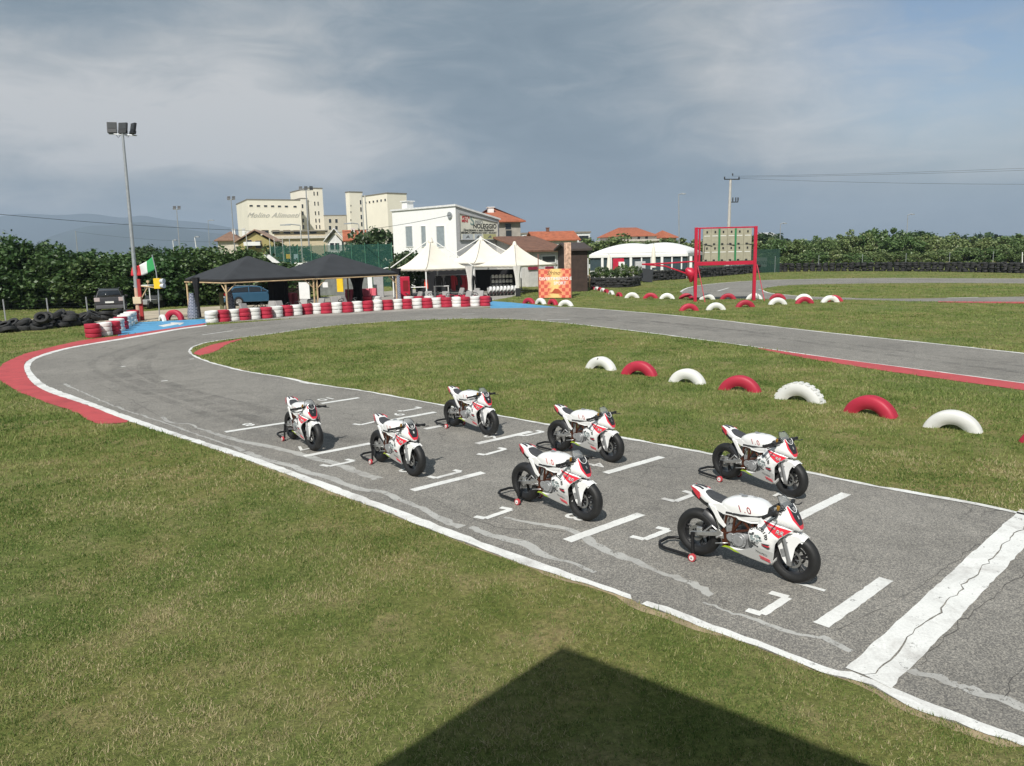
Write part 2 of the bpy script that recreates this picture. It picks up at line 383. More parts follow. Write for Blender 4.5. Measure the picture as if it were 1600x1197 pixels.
# rubbered racing line
m, nt, bs = newmat('rubber_film'); v = coords(nt); bs.inputs['Base Color'].default_value = (.045, .044, .043, 1); bs.inputs['Roughness'].default_value = .7; tr = N(nt, 'ShaderNodeBsdfTransparent'); mx = N(nt, 'ShaderNodeMixShader')
L(nt, ramp(nt, noise(nt, v, 1.6, 6, .7), [(.40, (0, 0, 0)), (.75, (.28, .28, .28))]), mx.inputs[0]); L(nt, tr.outputs[0], mx.inputs[1]); L(nt, bs.outputs[0], mx.inputs[2]); L(nt, mx.outputs[0], nt.nodes['Material Output'].inputs['Surface'])
mb = MB()
for k, (pix, w) in enumerate((([(1640, 588), (1400, 556), (1200, 527), (1000, 505), (800, 491), (600, 495), (420, 507), (280, 530), (190, 560), (200, 590), (400, 655), (560, 690)], .35), ([(1640, 578), (1300, 535), (1080, 508), (860, 490), (640, 491), (440, 503), (290, 524), (170, 553), (150, 580), (300, 640), (420, 680)], .22), ([(1200, 522), (1050, 506), (930, 496)], .5), ([(240, 552), (225, 575), (260, 600), (420, 645)], .4))):
    p = crom(gl(pix), 8); ribbon(mb, offs(p, w / 2), offs(p, -w / 2), 0.0052 + k * 0.0002)
tag(mb.build('rubber_marks', m), 'faint dark rubber film left by tyres along the racing line', kind='structure')
# red kerbs
def kerb(name, a, b, label, z=0.010, amp=0.02):
    mb = MB(); ribbon(mb, jag(a, 0.15, amp, 11), jag(b, 0.15, 0.006, 12), z)
    return tag(mb.build(name, RED_P), label, kind='structure')
ko = crom(gl([(197, 661), (157, 663), (141, 658), (119, 645), (75, 630), (35, 615), (8, 600), (-2, 590), (-1, 575), (12, 565), (40, 553), (63, 547), (100, 538), (135, 531), (194, 524), (250, 515.5), (323, 505)]), 5)
j1 = min(range(len(cn_o)), key=lambda i: (cn_o[i] - G(200, 658)).length); j2 = len(cn_o) - 1
kerb_in = [p.copy() for p in cn_o[j1:j2]]
kerb('red_kerb', ko, kerb_in, 'wide red painted kerb around the outside of the hairpin')
k2u = gl([(1185, 544.5), (1304, 561), (1450, 580), (1600, 600)]); k2l = gl([(1187, 546), (1263, 561.5), (1400, 583), (1600, 611)])
k2u.append(k2u[-1] + d3 * 30); k2l.append(k2l[-1] + d3 * 30)
kerb('red_kerb', k2l, k2u, 'long red painted kerb strip at the infield side of the back straight', 0.016)
k3 = gl([(312, 555), (322, 548.5), (345, 540), (376, 532)]); k3b = gl([(311, 552), (318, 545), (340, 537.5), (374, 530.5)])
ap = crom(gl([(302, 553.5), (309, 548), (329, 540), (352, 534.5), (376, 530)]), 4); ap2 = crom(gl([(312, 556.5), (330, 552), (345, 545), (356, 538), (378, 531)]), 4)
kerb('red_kerb', ap2, ap, 'small red painted patch at the inner apex of the hairpin', 0.016)
# blue painted aprons
BLUE1 = gl([(219, 503.5), (320, 498.5), (323, 506.5), (282, 512), (183, 525), (194, 514)])
sheet('blue_apron', BLUE1, 0.006, BLUE_P, 'sky blue painted pit lane apron behind the left tyre stacks')
BLUE2 = gl([(766, 470.5), (797, 472.5), (847, 477.5), (874, 480.3), (766, 482)])
sheet('blue_apron', BLUE2, 0.006, BLUE_P, 'sky blue painted wedge at the right end of the long tyre wall')
mb = MB()
for a in ([(247, 509), (268, 505.5), (266, 504), (288, 504.5), (281, 508.5), (278, 507), (256, 511)],):
    P = gl(a); mb.add([(p.x, p.y, 0.009) for p in P], [tuple(t) for t in tessellate_polygon([P])])
tag(mb.build('painted_arrow', GRID_P), 'faded white arrow painted on the blue pit lane apron', kind='structure')
# finish line
u_f = (G(1519, 860) - G(1316, 1044)).normalized(); nrm = Vector((u_f.y, -u_f.x, 0))
pL = G(1322, 1046); pR = G(1394, 1077)
wF = (pR - pL).dot(nrm)
mb = MB()
far_l = G(1590, 797); Lf = (far_l - pL).dot(u_f)
e0 = jag([pL + nrm * 0.0, pL + u_f * (Lf + 0.05)], 0.1, 0.006, 21); e1 = jag([pL + nrm * wF - u_f * 0.05, pL + nrm * wF + u_f * (Lf - .1)], 0.1, 0.006, 22)
mid0 = jag([pL + nrm * wF * 0.50, pL + nrm * wF * 0.47 + u_f * Lf], 0.09, 0.022, 23)
mid1 = [p + nrm * (0.006 + 0.014 * abs(math.sin(i * 1.7) * math.sin(i * .31))) for i, p in enumerate(mid0)]
ribbon(mb, e0, mid0, 0.012); ribbon(mb, mid1, e1, 0.012)
tag(mb.build('finish_line', WHITE_P), 'broad double white start and finish line across the track', kind='structure')
# grid bars, corner marks, numbers
def bar(mb, a, b, w, z=0.009):
    t = (b - a).normalized(); n = Vector((-t.y, t.x, 0)) * w / 2
    A = jag([a + n, b + n], 0.06, 0.003, int(a.x * 100) & 255); B = jag([a - n, b - n], 0.06, 0.003, int(b.y * 100) & 255)
    ribbon(mb, A, B, z)
mb = MB()
for a, b in (((1283, 978), (1385, 906)), ((886, 846), (1002, 804)), ((946, 740), (1034, 714.5)), ((1222, 822), (1322, 772)), ((644, 767), (755, 739)), ((745, 694), (830, 675)), ((475, 713.6), (579, 693.5)), ((352, 675.6), (447, 661)), ((502, 631), (561, 622)), ((612, 657), (680, 644.5)), ((664, 671), (690, 666))):
    bar(mb, G(*a), G(*b), 0.135)
tag(mb.build('grid_bars', GRID_P), 'white starting grid bars painted across the asphalt in front of each bike', kind='structure')
mb = MB()
for pl in (((1167, 954), (1190, 961), (1231, 935), (1203, 927)), ((986, 839), (1007, 844), (1045, 829), (1026, 825)), ((742, 808), (758, 811), (799, 797), (782, 794)), ((746, 710), (758, 711.5), (790, 702.5), (779, 700.5)), ((670, 745), (681, 748), (720, 737.5), (709, 735.5)), ((502, 727), (514, 729.5), (553, 721), (541, 718.5)), ((1035, 779.5), (1055, 784.5), (1085, 773), (1068, 768)), ((808, 680.5), (821, 681.5), (849, 675.5), (838, 673.5)), ((552, 663), (564, 664.5), (596, 657), (588, 655.5)), ((622, 642.5), (629, 643), (658, 638), (649, 636.6))):
    P = gl(pl); Lw = 0.085
    bar(mb, P[0], P[1], Lw, 0.0095); bar(mb, P[1], P[2], Lw, 0.0100); bar(mb, P[2], P[3], Lw, 0.0105)
tag(mb.build('grid_corner_marks', GRID_P), 'white angled corner marks painted beside the grid slots', kind='structure')
hd = (G(1310, 1055) - G(700, 839)).normalized()      # racing direction
mb = MB()
for s, u, v in (('1', 1263, 917), ('3', 897, 809), ('2', 1226, 776), ('4', 933, 727), ('5', 634, 737), ('6', 766, 683), ('7', 470, 701), ('8', 388, 664), ('9', 622, 648), ('10', 509, 624)):
    c = G(u, v); add_text(mb, s, 0.40, frame((c.x, c.y, 0.010), Vector((hd.y, -hd.x, 0)) , hd, Vector((0, 0, 1))), extrude=0.0, bold=0.006)
tag(mb.build('grid_numbers', GRID_P), 'white starting position numbers painted on the asphalt beside the front wheels', kind='structure')
mb = MB()
for a, b in (((316, 523.5), (364, 517)), ((722, 491.2), (742, 490.2)), ((855, 499.8), (890, 499.2)), ((189, 573.5), (196, 572.5)), ((252, 596), (262, 595)), ((296, 561.5), (303, 561)), ((469, 597), (484, 600))):
    bar(mb, G(*a), G(*b), 0.10, 0.0085)
tag(mb.build('centre_dashes', GRID_P), 'short faded white dashes along the middle of the bend', kind='structure')
# crack repairs
def strip(mb, pix, w0, w1, seed):
    r = random.Random(seed); p = jag(crom(gl(pix), 5), 0.10, 0.016, seed); n = len(p)
    w = []; k = 1.0
    for i in range(n):
        k += r.gauss(0, 0.16); k = min(1.5, max(0.5, k)); w.append((w0 + (w1 - w0) * i / n) * k * 0.8)
    t = offs(p, 0.5); q = []; q2 = []
    for i in range(n):
        d = (t[i] - p[i]) * 2; q.append(p[i] + d * w[i] / 2); q2.append(p[i] - d * w[i] / 2 * r.uniform(0.8, 1.2))
    ribbon(mb, q, q2, 0.006)
mb = MB()
strip(mb, [(251, 652), (270, 661), (298, 663), (314, 671), (370, 688), (439, 702), (474, 712), (518, 723), (544, 732), (567, 741), (591, 749)], 0.07, 0.16, 1)
strip(mb, [(100, 600), (180, 635), (240, 655), (300, 676), (360, 697), (420, 721), (457, 728.5), (474, 737), (518, 748), (550, 761), (570, 766), (599, 769), (615, 777), (632, 784), (660, 795), (685, 810), (722, 824)], 0.08, 0.12, 2)
strip(mb, [(735, 824), (770, 838), (818, 850), (850, 867), (895, 880), (930, 895)], 0.10, 0.13, 3)
strip(mb, [(788, 809), (840, 820), (885, 826), (912, 841), (955, 864), (996, 878), (1038, 898), (1075, 909), (1112, 931)], 0.06, 0.20, 4)
strip(mb, [(1100, 941), (1147, 958), (1209, 980), (1256, 993), (1294, 1001), (1330, 1019)], 0.06, 0.12, 5)
strip(mb, [(1422, 1048), (1475, 1063), (1510, 1078), (1550, 1088), (1600, 1107), (1660, 1128)], 0.12, 0.22, 6)
tag(mb.build('crack_repairs', CEMENT), 'pale grey cement filler in long cracks of the asphalt', kind='structure')
CRK = mat('crack_tar', (0.075, 0.072, 0.068), 0.9)
mb = MB()
def crack(pix, w, seed):
    p = jag(crom(gl(pix), 5), 0.09, 0.018, seed); r = random.Random(seed)
    a = [x + Vector((0, w * r.uniform(0.2, 0.8), 0)) for x in p]; ribbon(mb, p, a, 0.0065)
crack([(225, 541), (180, 552), (181, 562), (198, 575), (232, 591), (282, 606), (376, 628), (448, 641)], 0.03, 31)
crack([(150, 600), (180, 612), (230, 640), (255, 655)], 0.03, 32)
crack([(520, 650), (600, 665)], 0.02, 33)
crack([(900, 725), (960, 745), (1040, 770)], 0.02, 34)
crack([(1560, 830), (1440, 915), (1310, 985)], 0.015, 35)
crack([(1600, 893), (1470, 1003), (1440, 1040)], 0.015, 36)
crack([(1600, 1045), (1570, 1090)], 0.015, 37)
crack([(913, 842), (870, 830), (760, 820), (640, 760)], 0.02, 38)
tag(mb.build('asphalt_cracks', CRK), 'thin dark cracks and seams in the asphalt', kind='structure')
# far loop of the track beyond the scoreboard
far = gl([(1062, 456), (1070, 451), (1088, 446.6), (1133, 441.6), (1200, 437.6), (1275, 436), (1350, 434.7), (1450, 434.7), (1600, 435.5)])
dx = (far[-1] - far[-3]).normalized(); far.append(far[-1] + dx * 60)
low = gl([(1600, 473), (1466, 472), (1400, 470), (1340, 468.5), (1250, 468), (1180, 467), (1100, 466), (1068, 461)])
dl = (low[0] - low[2]).normalized(); low = [low[0] + dl * 60] + low
FARP = crom(far, 4) + crom(low, 4)
sheet('far_track', FARP, 0.004, ASPH, 'far loop of grey asphalt behind the scoreboard')
lens = gl([(1188, 453), (1200, 449.7), (1237, 445.5), (1313, 443.7), (1425, 442.5), (1600, 443)]); lens.append(lens[-1] + dx * 50)
low2 = gl([(1600, 463.5), (1481, 466), (1400, 466.8), (1335, 466), (1270, 464), (1230, 461), (1200, 457.5)]); dm = (low2[0] - low2[2]).normalized(); low2 = [low2[0] + dm * 60] + low2
LENSP = crom(lens, 4) + crom(low2, 4)
sheet('infield_grass', LENSP, 0.008, GRASS, 'grass lens inside the far loop')
mb = MB()
l1 = crom(far, 4); ribbon(mb, l1, offs(l1, -0.16), 0.009)
l2 = crom(gl([(1193, 454), (1186, 452), (1200, 458), (1230, 461.5), (1270, 464.5), (1335, 466.5)]), 4); ribbon(mb, l2, offs(l2, 0.16), 0.012)
l3 = gl([(1481, 466), (1530, 465)]); ribbon(mb, l3, offs(l3, 0.2), 0.012)
l4 = gl([(1123, 455), (1140, 450)]); ribbon(mb, l4, offs(l4, 0.14), 0.009)
tag(mb.build('edge_line', WHITE_P), 'white lines bordering the far loop', kind='structure')
kerb('red_kerb', gl([(1466, 472.5), (1530, 473.5), (1600, 474.5), (1700, 476)]), gl([(1466, 471), (1530, 471.5), (1600, 471.8), (1700, 472.2)]), 'thin red kerb on the far loop at the right edge')
# dirt road at the left, bare soil at the paddock
DIRTP = gl([(-80, 522), (-80, 508), (0, 502), (60, 498), (140, 494), (220, 487), (300, 481), (345, 478), (440, 474), (440, 483), (330, 497), (220, 503), (120, 507)])
sheet('dirt_road', DIRTP, 0.003, DIRT, 'pale dirt road between the tyre pile and the trees')
YARDP = gl([(325, 505), (766, 480), (766, 470), (800, 464), (820, 455), (640, 452), (440, 470)])
sheet('paddock_yard', YARDP, 0.0035, mat('paddock_concrete', (0.30, 0.28, 0.25), 0.9, var=0.2, scale=1.0, bmp=0.3), 'worn grey paddock yard behind the tyre wall')

# ------------------------------------------------------------------ grass blades (near the camera)
def pip(x, y, poly):
    c = np.zeros(len(x), bool); n = len(poly); j = n - 1
    for i in range(n):
        xi, yi, xj, yj = poly[i][0], poly[i][1], poly[j][0], poly[j][1]
        if abs(yj - yi) > 1e-12:
            c ^= ((yi > y) != (yj > y)) & (x < (xj - xi) * (y - yi) / (yj - yi) + xi)
        j = i
    return c
def vnoise(x, y, size, seed):
    r = np.random.default_rng(seed); T = r.uniform(-0.5, 0.5, (257, 257)); u = x / size + seed * 17.3; v = y / size + seed * 5.1
    i = np.floor(u).astype(int); j = np.floor(v).astype(int); a = u - i; b = v - j; a = a * a * (3 - 2 * a); b = b * b * (3 - 2 * b)
    i0, i1, j0, j1 = i % 257, (i + 1) % 257, j % 257, (j + 1) % 257
    return (T[i0, j0] * (1 - a) + T[i1, j0] * a) * (1 - b) + (T[i0, j1] * (1 - a) + T[i1, j1] * a) * b
def blades():
    X = []; Y = []; D = []
    for r0, r1, den in ((3.9, 6.5, 10500), (6.5, 9, 7500), (9, 13, 4200), (13, 19, 1700), (19, 28, 640), (28, 42, 230), (42, 65, 85), (65, 118, 28)):
        n = int(1.40 * 0.5 * (r1 * r1 - r0 * r0) * den)
        r = np.sqrt(rng.uniform(r0 * r0, r1 * r1, n)); a = rng.uniform(-0.70, 0.70, n)
        X.append(r * np.sin(a)); Y.append(r * np.cos(a)); D.append(r)
    X = np.concatenate(X); Y = np.concatenate(Y); D = np.concatenate(D)
    inf = pip(X, Y, inner_s)
    ok = (~pip(X, Y, outer)) | inf
    kp = list(ko) + list(reversed(kerb_in)); ok &= ~pip(X, Y, [(p.x, p.y) for p in kp])
    k2 = list(k2u) + list(reversed(k2l)); ok &= ~pip(X, Y, [(p.x, p.y) for p in k2])
    k3_ = list(ap) + list(reversed(ap2)); ok &= ~pip(X, Y, [(p.x, p.y) for p in k3_])
    dn = vnoise(X, Y, 0.10, 3) + 0.7 * vnoise(X, Y, 0.27, 4) + 0.5 * vnoise(X, Y, 1.1, 5); ok &= rng.random(len(X)) < np.clip(0.68 + 1.3 * dn, 0.22, 1.0)
    ok &= ~pip(X, Y, FARP) | pip(X, Y, LENSP)
    for q in (DIRTP, YARDP, BLUE1, BLUE2): ok &= ~pip(X, Y, q)
    # ragged edge: some blades lean over the line already; keep a few bare spots
    X, Y, D, inf = X[ok], Y[ok], D[ok], inf[ok]; n = len(X)
    ptch = 2.2 * (0.55 * vnoise(X, Y, 1.3, 1) + 0.45 * vnoise(X, Y, 0.38, 2)); cl = vnoise(X, Y, 0.11, 3)
    wmul = np.clip(D / 7.5, 0.8, 11)
    h = rng.uniform(0.016, 0.046, n) * (0.9 + 0.25 * ptch + 0.5 * cl) * np.clip(D / 9, 1.0, 2.0); h[rng.random(n) < 0.03] *= 1.6
    wd = rng.uniform(0.0022, 0.0046, n) * wmul
    yaw = rng.uniform(0, 2 * np.pi, n); lean = np.abs(rng.normal(0.75, 0.45, n)); la = rng.uniform(0, 2 * np.pi, n)
    z0 = np.where(inf | pip(X, Y, LENSP), 0.008, 0.0)
    bx, by = np.cos(yaw) * wd, np.sin(yaw) * wd
    tx, ty = np.cos(la) * np.sin(lean) * h, np.sin(la) * np.sin(lean) * h; tz = np.cos(lean) * h
    V = np.empty((n, 3, 3), np.float32)
    V[:, 0] = np.stack([X - bx, Y - by, z0], 1); V[:, 1] = np.stack([X + bx, Y + by, z0], 1)
    V[:, 2] = np.stack([X + tx, Y + ty, z0 + tz], 1)
    me = bpy.data.meshes.new('grass_blades'); me.vertices.add(n * 3); me.loops.add(n * 3); me.polygons.add(n)
    me.vertices.foreach_set('co', V.ravel()); me.loops.foreach_set('vertex_index', np.arange(n * 3, dtype=np.int32))
    me.polygons.foreach_set('loop_start', np.arange(0, n * 3, 3, dtype=np.int32))
    me.update()
    t = np.clip(0.47 + 0.26 * ptch + 0.25 * cl + rng.normal(0, 0.30, n), 0, 1); t = np.where(D > 13, 0.30 + 0.62 * (t - 0.30) * np.clip(1.25 - D / 60, 0.45, 1), t)
    at_ = me.attributes.new('tint', 'FLOAT', 'FACE'); at_.data.foreach_set('value', t.astype(np.float32))
    m, nt, bs = newmat('grass_blade'); v = coords(nt)
    an = N(nt, 'ShaderNodeAttribute', attribute_name='tint')
    big = noise(nt, v, 0.55, 4, 0.6, 0.3)
    s = N(nt, 'ShaderNodeMath', operation='MULTIPLY_ADD'); L(nt, big, s.inputs[0]); s.inputs[1].default_value = 1.5; s.inputs[2].default_value = -0.75
    s2 = N(nt, 'ShaderNodeMath', operation='ADD'); L(nt, s.outputs[0], s2.inputs[0]); L(nt, an.outputs['Fac'], s2.inputs[1])
    c = ramp(nt, s2.outputs[0], [(0.0, (0.055, 0.115, 0.02)), (0.30, (0.165, 0.235, 0.056)), (0.60, (0.30, 0.32, 0.115)), (0.83, (0.42, 0.36, 0.195)), (1.0, (0.54, 0.455, 0.28))])  # lowest stop darkens some blades to stand for shadows among them
    L(nt, c, bs.inputs['Base Color']); bs.inputs['Roughness'].default_value = 0.75; bs.inputs['Specular IOR Level'].default_value = 0.25
    tl = N(nt, 'ShaderNodeBsdfTranslucent'); L(nt, c, tl.inputs['Color']); mx = N(nt, 'ShaderNodeMixShader'); mx.inputs[0].default_value = 0.3
    L(nt, bs.outputs[0], mx.inputs[1]); L(nt, tl.outputs[0], mx.inputs[2]); L(nt, mx.outputs[0], nt.nodes['Material Output'].inputs['Surface'])
    me.materials.append(m)
    o = bpy.data.objects.new('grass_blades', me); COL.objects.link(o)
    tag(o, 'short mown grass blades in green and straw tones', 'grass', kind='stuff')
blades()
# viewing tower with flat roof (behind and above the camera): it throws the square shadow on the lawn
apx, e1, e2 = G(880, 1010), G(600, 1190), G(1350, 1190)
RH = 5.6; cot = 1 / math.tan(SUN_EL); off = Vector((LD.x, LD.y, 0)).normalized() * cot * RH
cr0 = apx - off; da = (e1 - apx).normalized(); db = (e2 - apx).normalized()
WALLW = mat('tower_render', (0.6, 0.58, 0.54), 0.8)
tw = thing('viewing_tower', (cr0.x, cr0.y, 0), 0, 'flat roofed viewing tower from which the picture is taken', 'tower')
def quadbox(mb, o, a, b, la, lb, z0, z1, mi=0):
    P = [o, o + a * la, o + a * la + b * lb, o + b * lb]
    mb.add([(p.x, p.y, z0) for p in P] + [(p.x, p.y, z1) for p in P], [(0, 1, 2, 3), (7, 6, 5, 4), (0, 4, 5, 1), (1, 5, 6, 2), (2, 6, 7, 3), (3, 7, 4, 0)], mi)
mb = MB(); quadbox(mb, Vector((0, 0, 0)), da, db, 6.0, 7.0, RH - 0.22, RH); mb.build('roof', mat('tower_roof', (0.25, 0.25, 0.26), 0.8), tw)
mb = MB(); quadbox(mb, da * 1.2 + db * 0.8, da, db, 4.0, 5.4, 0.0, RH - 0.22); mb.build('wall', WALLW, tw)
# ------------------------------------------------------------------ racing minibikes on paddock stands
def gloss(name, col, rough=0.28, **k): return mat(name, col, rough, var=k.pop('var', 0.05), scale=6, coat=0.5, **k)
B_WHITE = gloss('bike_white', (0.80, 0.80, 0.79)); B_RED = gloss('bike_red', (0.66, 0.028, 0.05)); B_BLACK = gloss('bike_black', (0.018, 0.018, 0.02), 0.35)
B_RUB = mat('tyre_rubber', (0.012, 0.012, 0.012), 0.6, var=0.25, scale=14, bmp=0.15, bscale=60); B_RIM = mat('rim_black', (0.03, 0.03, 0.032), 0.35, metal=0.4)
B_ALU = mat('brushed_aluminium', (0.55, 0.55, 0.54), 0.34, metal=0.85, var=0.15, scale=20); B_CAST = mat('cast_engine', (0.36, 0.365, 0.37), 0.40, metal=0.5, var=0.18, scale=22, bmp=0.1)
B_FRM = mat('copper_frame', (0.085, 0.028, 0.014), 0.38, metal=0.35, var=0.15); B_STEEL = mat('steel_disc', (0.62, 0.62, 0.60), 0.25, metal=0.95)
B_SEAT = mat('seat_foam', (0.045, 0.047, 0.052), 0.75, var=0.2, scale=30, bmp=0.3, bscale=120); B_LIME = gloss('lime_accent', (0.50, 0.72, 0.02)); B_GREY = gloss('belly_grey', (0.60, 0.60, 0.585))
B_GOLD = mat('gold_reservoir', (0.42, 0.22, 0.03), 0.35, metal=0.4); B_INK = mat('decal_ink', (0.05, 0.055, 0.06), 0.5); B_DUST = mat('plastic_black', (0.022, 0.022, 0.023), 0.55, var=0.2)
def glassy(name, col, alpha, rough=0.05):
    m, nt, bs = newmat(name); bs.inputs['Base Color'].default_value = (*col, 1); bs.inputs['Roughness'].default_value = rough
    bs.inputs['Alpha'].default_value = alpha; return m
B_SCREEN = glassy('smoked_screen', (0.30, 0.32, 0.33), 0.30)
def arc(cx, cz, r, a0, a1, n): return [(cx + r * math.cos(R_(a0 + (a1 - a0) * i / n)), cz + r * math.sin(R_(a0 + (a1 - a0) * i / n))) for i in range(n + 1)]
def gridpatch(mb, poly, fn, cell=0.02, mi=0):
    bm = bmesh.new(); bm.faces.new([bm.verts.new((p[0], p[1], 0)) for p in poly])
    for ax in (0, 1):
        lo = min(p[ax] for p in poly); hi = max(p[ax] for p in poly); n = max(1, int((hi - lo) / cell[ax] if isinstance(cell, tuple) else (hi - lo) / cell))
        for i in range(1, n):
            co = [0, 0, 0]; no = [0, 0, 0]; co[ax] = lo + (hi - lo) * i / n; no[ax] = 1
            bmesh.ops.bisect_plane(bm, geom=bm.verts[:] + bm.edges[:] + bm.faces[:], plane_co=co, plane_no=no)
    bmesh.ops.triangulate(bm, faces=bm.faces[:]); bm.verts.index_update()
    mb.add([fn((v.co.x, v.co.y)) for v in bm.verts], [tuple(v.index for v in f.verts) for f in bm.faces], mi, True); bm.free()
AX = 1.03; RZ, FZ = 0.262, 0.247
def tyre_prof(R, r, w):
    h = w / 2; sw = R - r
    return [(r, -h * 0.72), (r + sw * 0.30, -h * 0.98), (r + sw * 0.58, -h), (r + sw * 0.80, -h * 0.80), (R - sw * 0.06, -h * 0.42), (R, 0),
            (R - sw * 0.06, h * 0.42), (r + sw * 0.80, h * 0.80), (r + sw * 0.58, h), (r + sw * 0.30, h * 0.98), (r, h * 0.72), (r - 0.004, h * 0.5), (r - 0.004, -h * 0.5)]
def wheel(root, x, z, R, w, front):
    Y = Vector((0, 1, 0)); c = Vector((x, 0, z)); mb = MB()
    mb.lathe([(0.158, -w * 0.36), (0.163, -w * 0.36), (0.163, w * 0.36), (0.158, w * 0.36), (0.146, w * 0.30), (0.140, 0.0), (0.146, -w * 0.30)], c, Y, 36, 0, closed=True)
    mb.lathe([(0.012, -0.045), (0.030, -0.045), (0.034, -0.02), (0.034, 0.02), (0.030, 0.045), (0.012, 0.045)], c, Y, 16, 0, closed=True)
    ns = 5 if front else 3
    for i in range(ns):
        t = 2 * math.pi * i / ns + (0.3 if front else 0.9)
        for dt in (-0.16, 0.16):
            d = Vector((math.cos(t), 0, math.sin(t))); e = Vector((math.cos(t + dt), 0, math.sin(t + dt)))
            mb.tube([c + d * 0.026, c + d * 0.07 + (e - d) * 0.05, c + e * 0.144], [0.013, 0.011, 0.012], 6, 0)
    wo = mb.build('wheel', [B_RIM], root)
    mb = MB(); mb.lathe(tyre_prof(R, 0.161, w), c, Y, 48, 0, closed=True); mb.build('tyre', [B_RUB], wo)
    for sy in ((-1, 1) if front else (-1,)):
        mb = MB(); r0, r1 = (0.066, 0.088) if front else (0.05, 0.082)
        yy = sy * (0.052 if front else 0.062)
        mb.lathe([(r0, yy - 0.002), (r1, yy - 0.002), (r1, yy + 0.002), (r0, yy + 0.002)], c, Y, 30, 0, closed=True)
        for i in range(6):
            t = i * math.pi / 3; d = Vector((math.cos(t), 0, math.sin(t)))
            mb.tube([c + Y * yy + d * 0.03, c + Y * yy + d * (r0 + 0.005)], 0.004, 5)
        mb.build('brake_disc', [mat('disc_grey', (.30, .30, .29), .35, metal=.8)], wo)
    if not front:
        mb = MB(); yy = 0.058; mb.lathe([(0.03, yy - 0.003), (0.088, yy - 0.003), (0.088, yy + 0.003), (0.03, yy + 0.003)], c, Y, 30, 0, closed=True)
        mb.build('sprocket', [B_ALU], wo)
    return wo
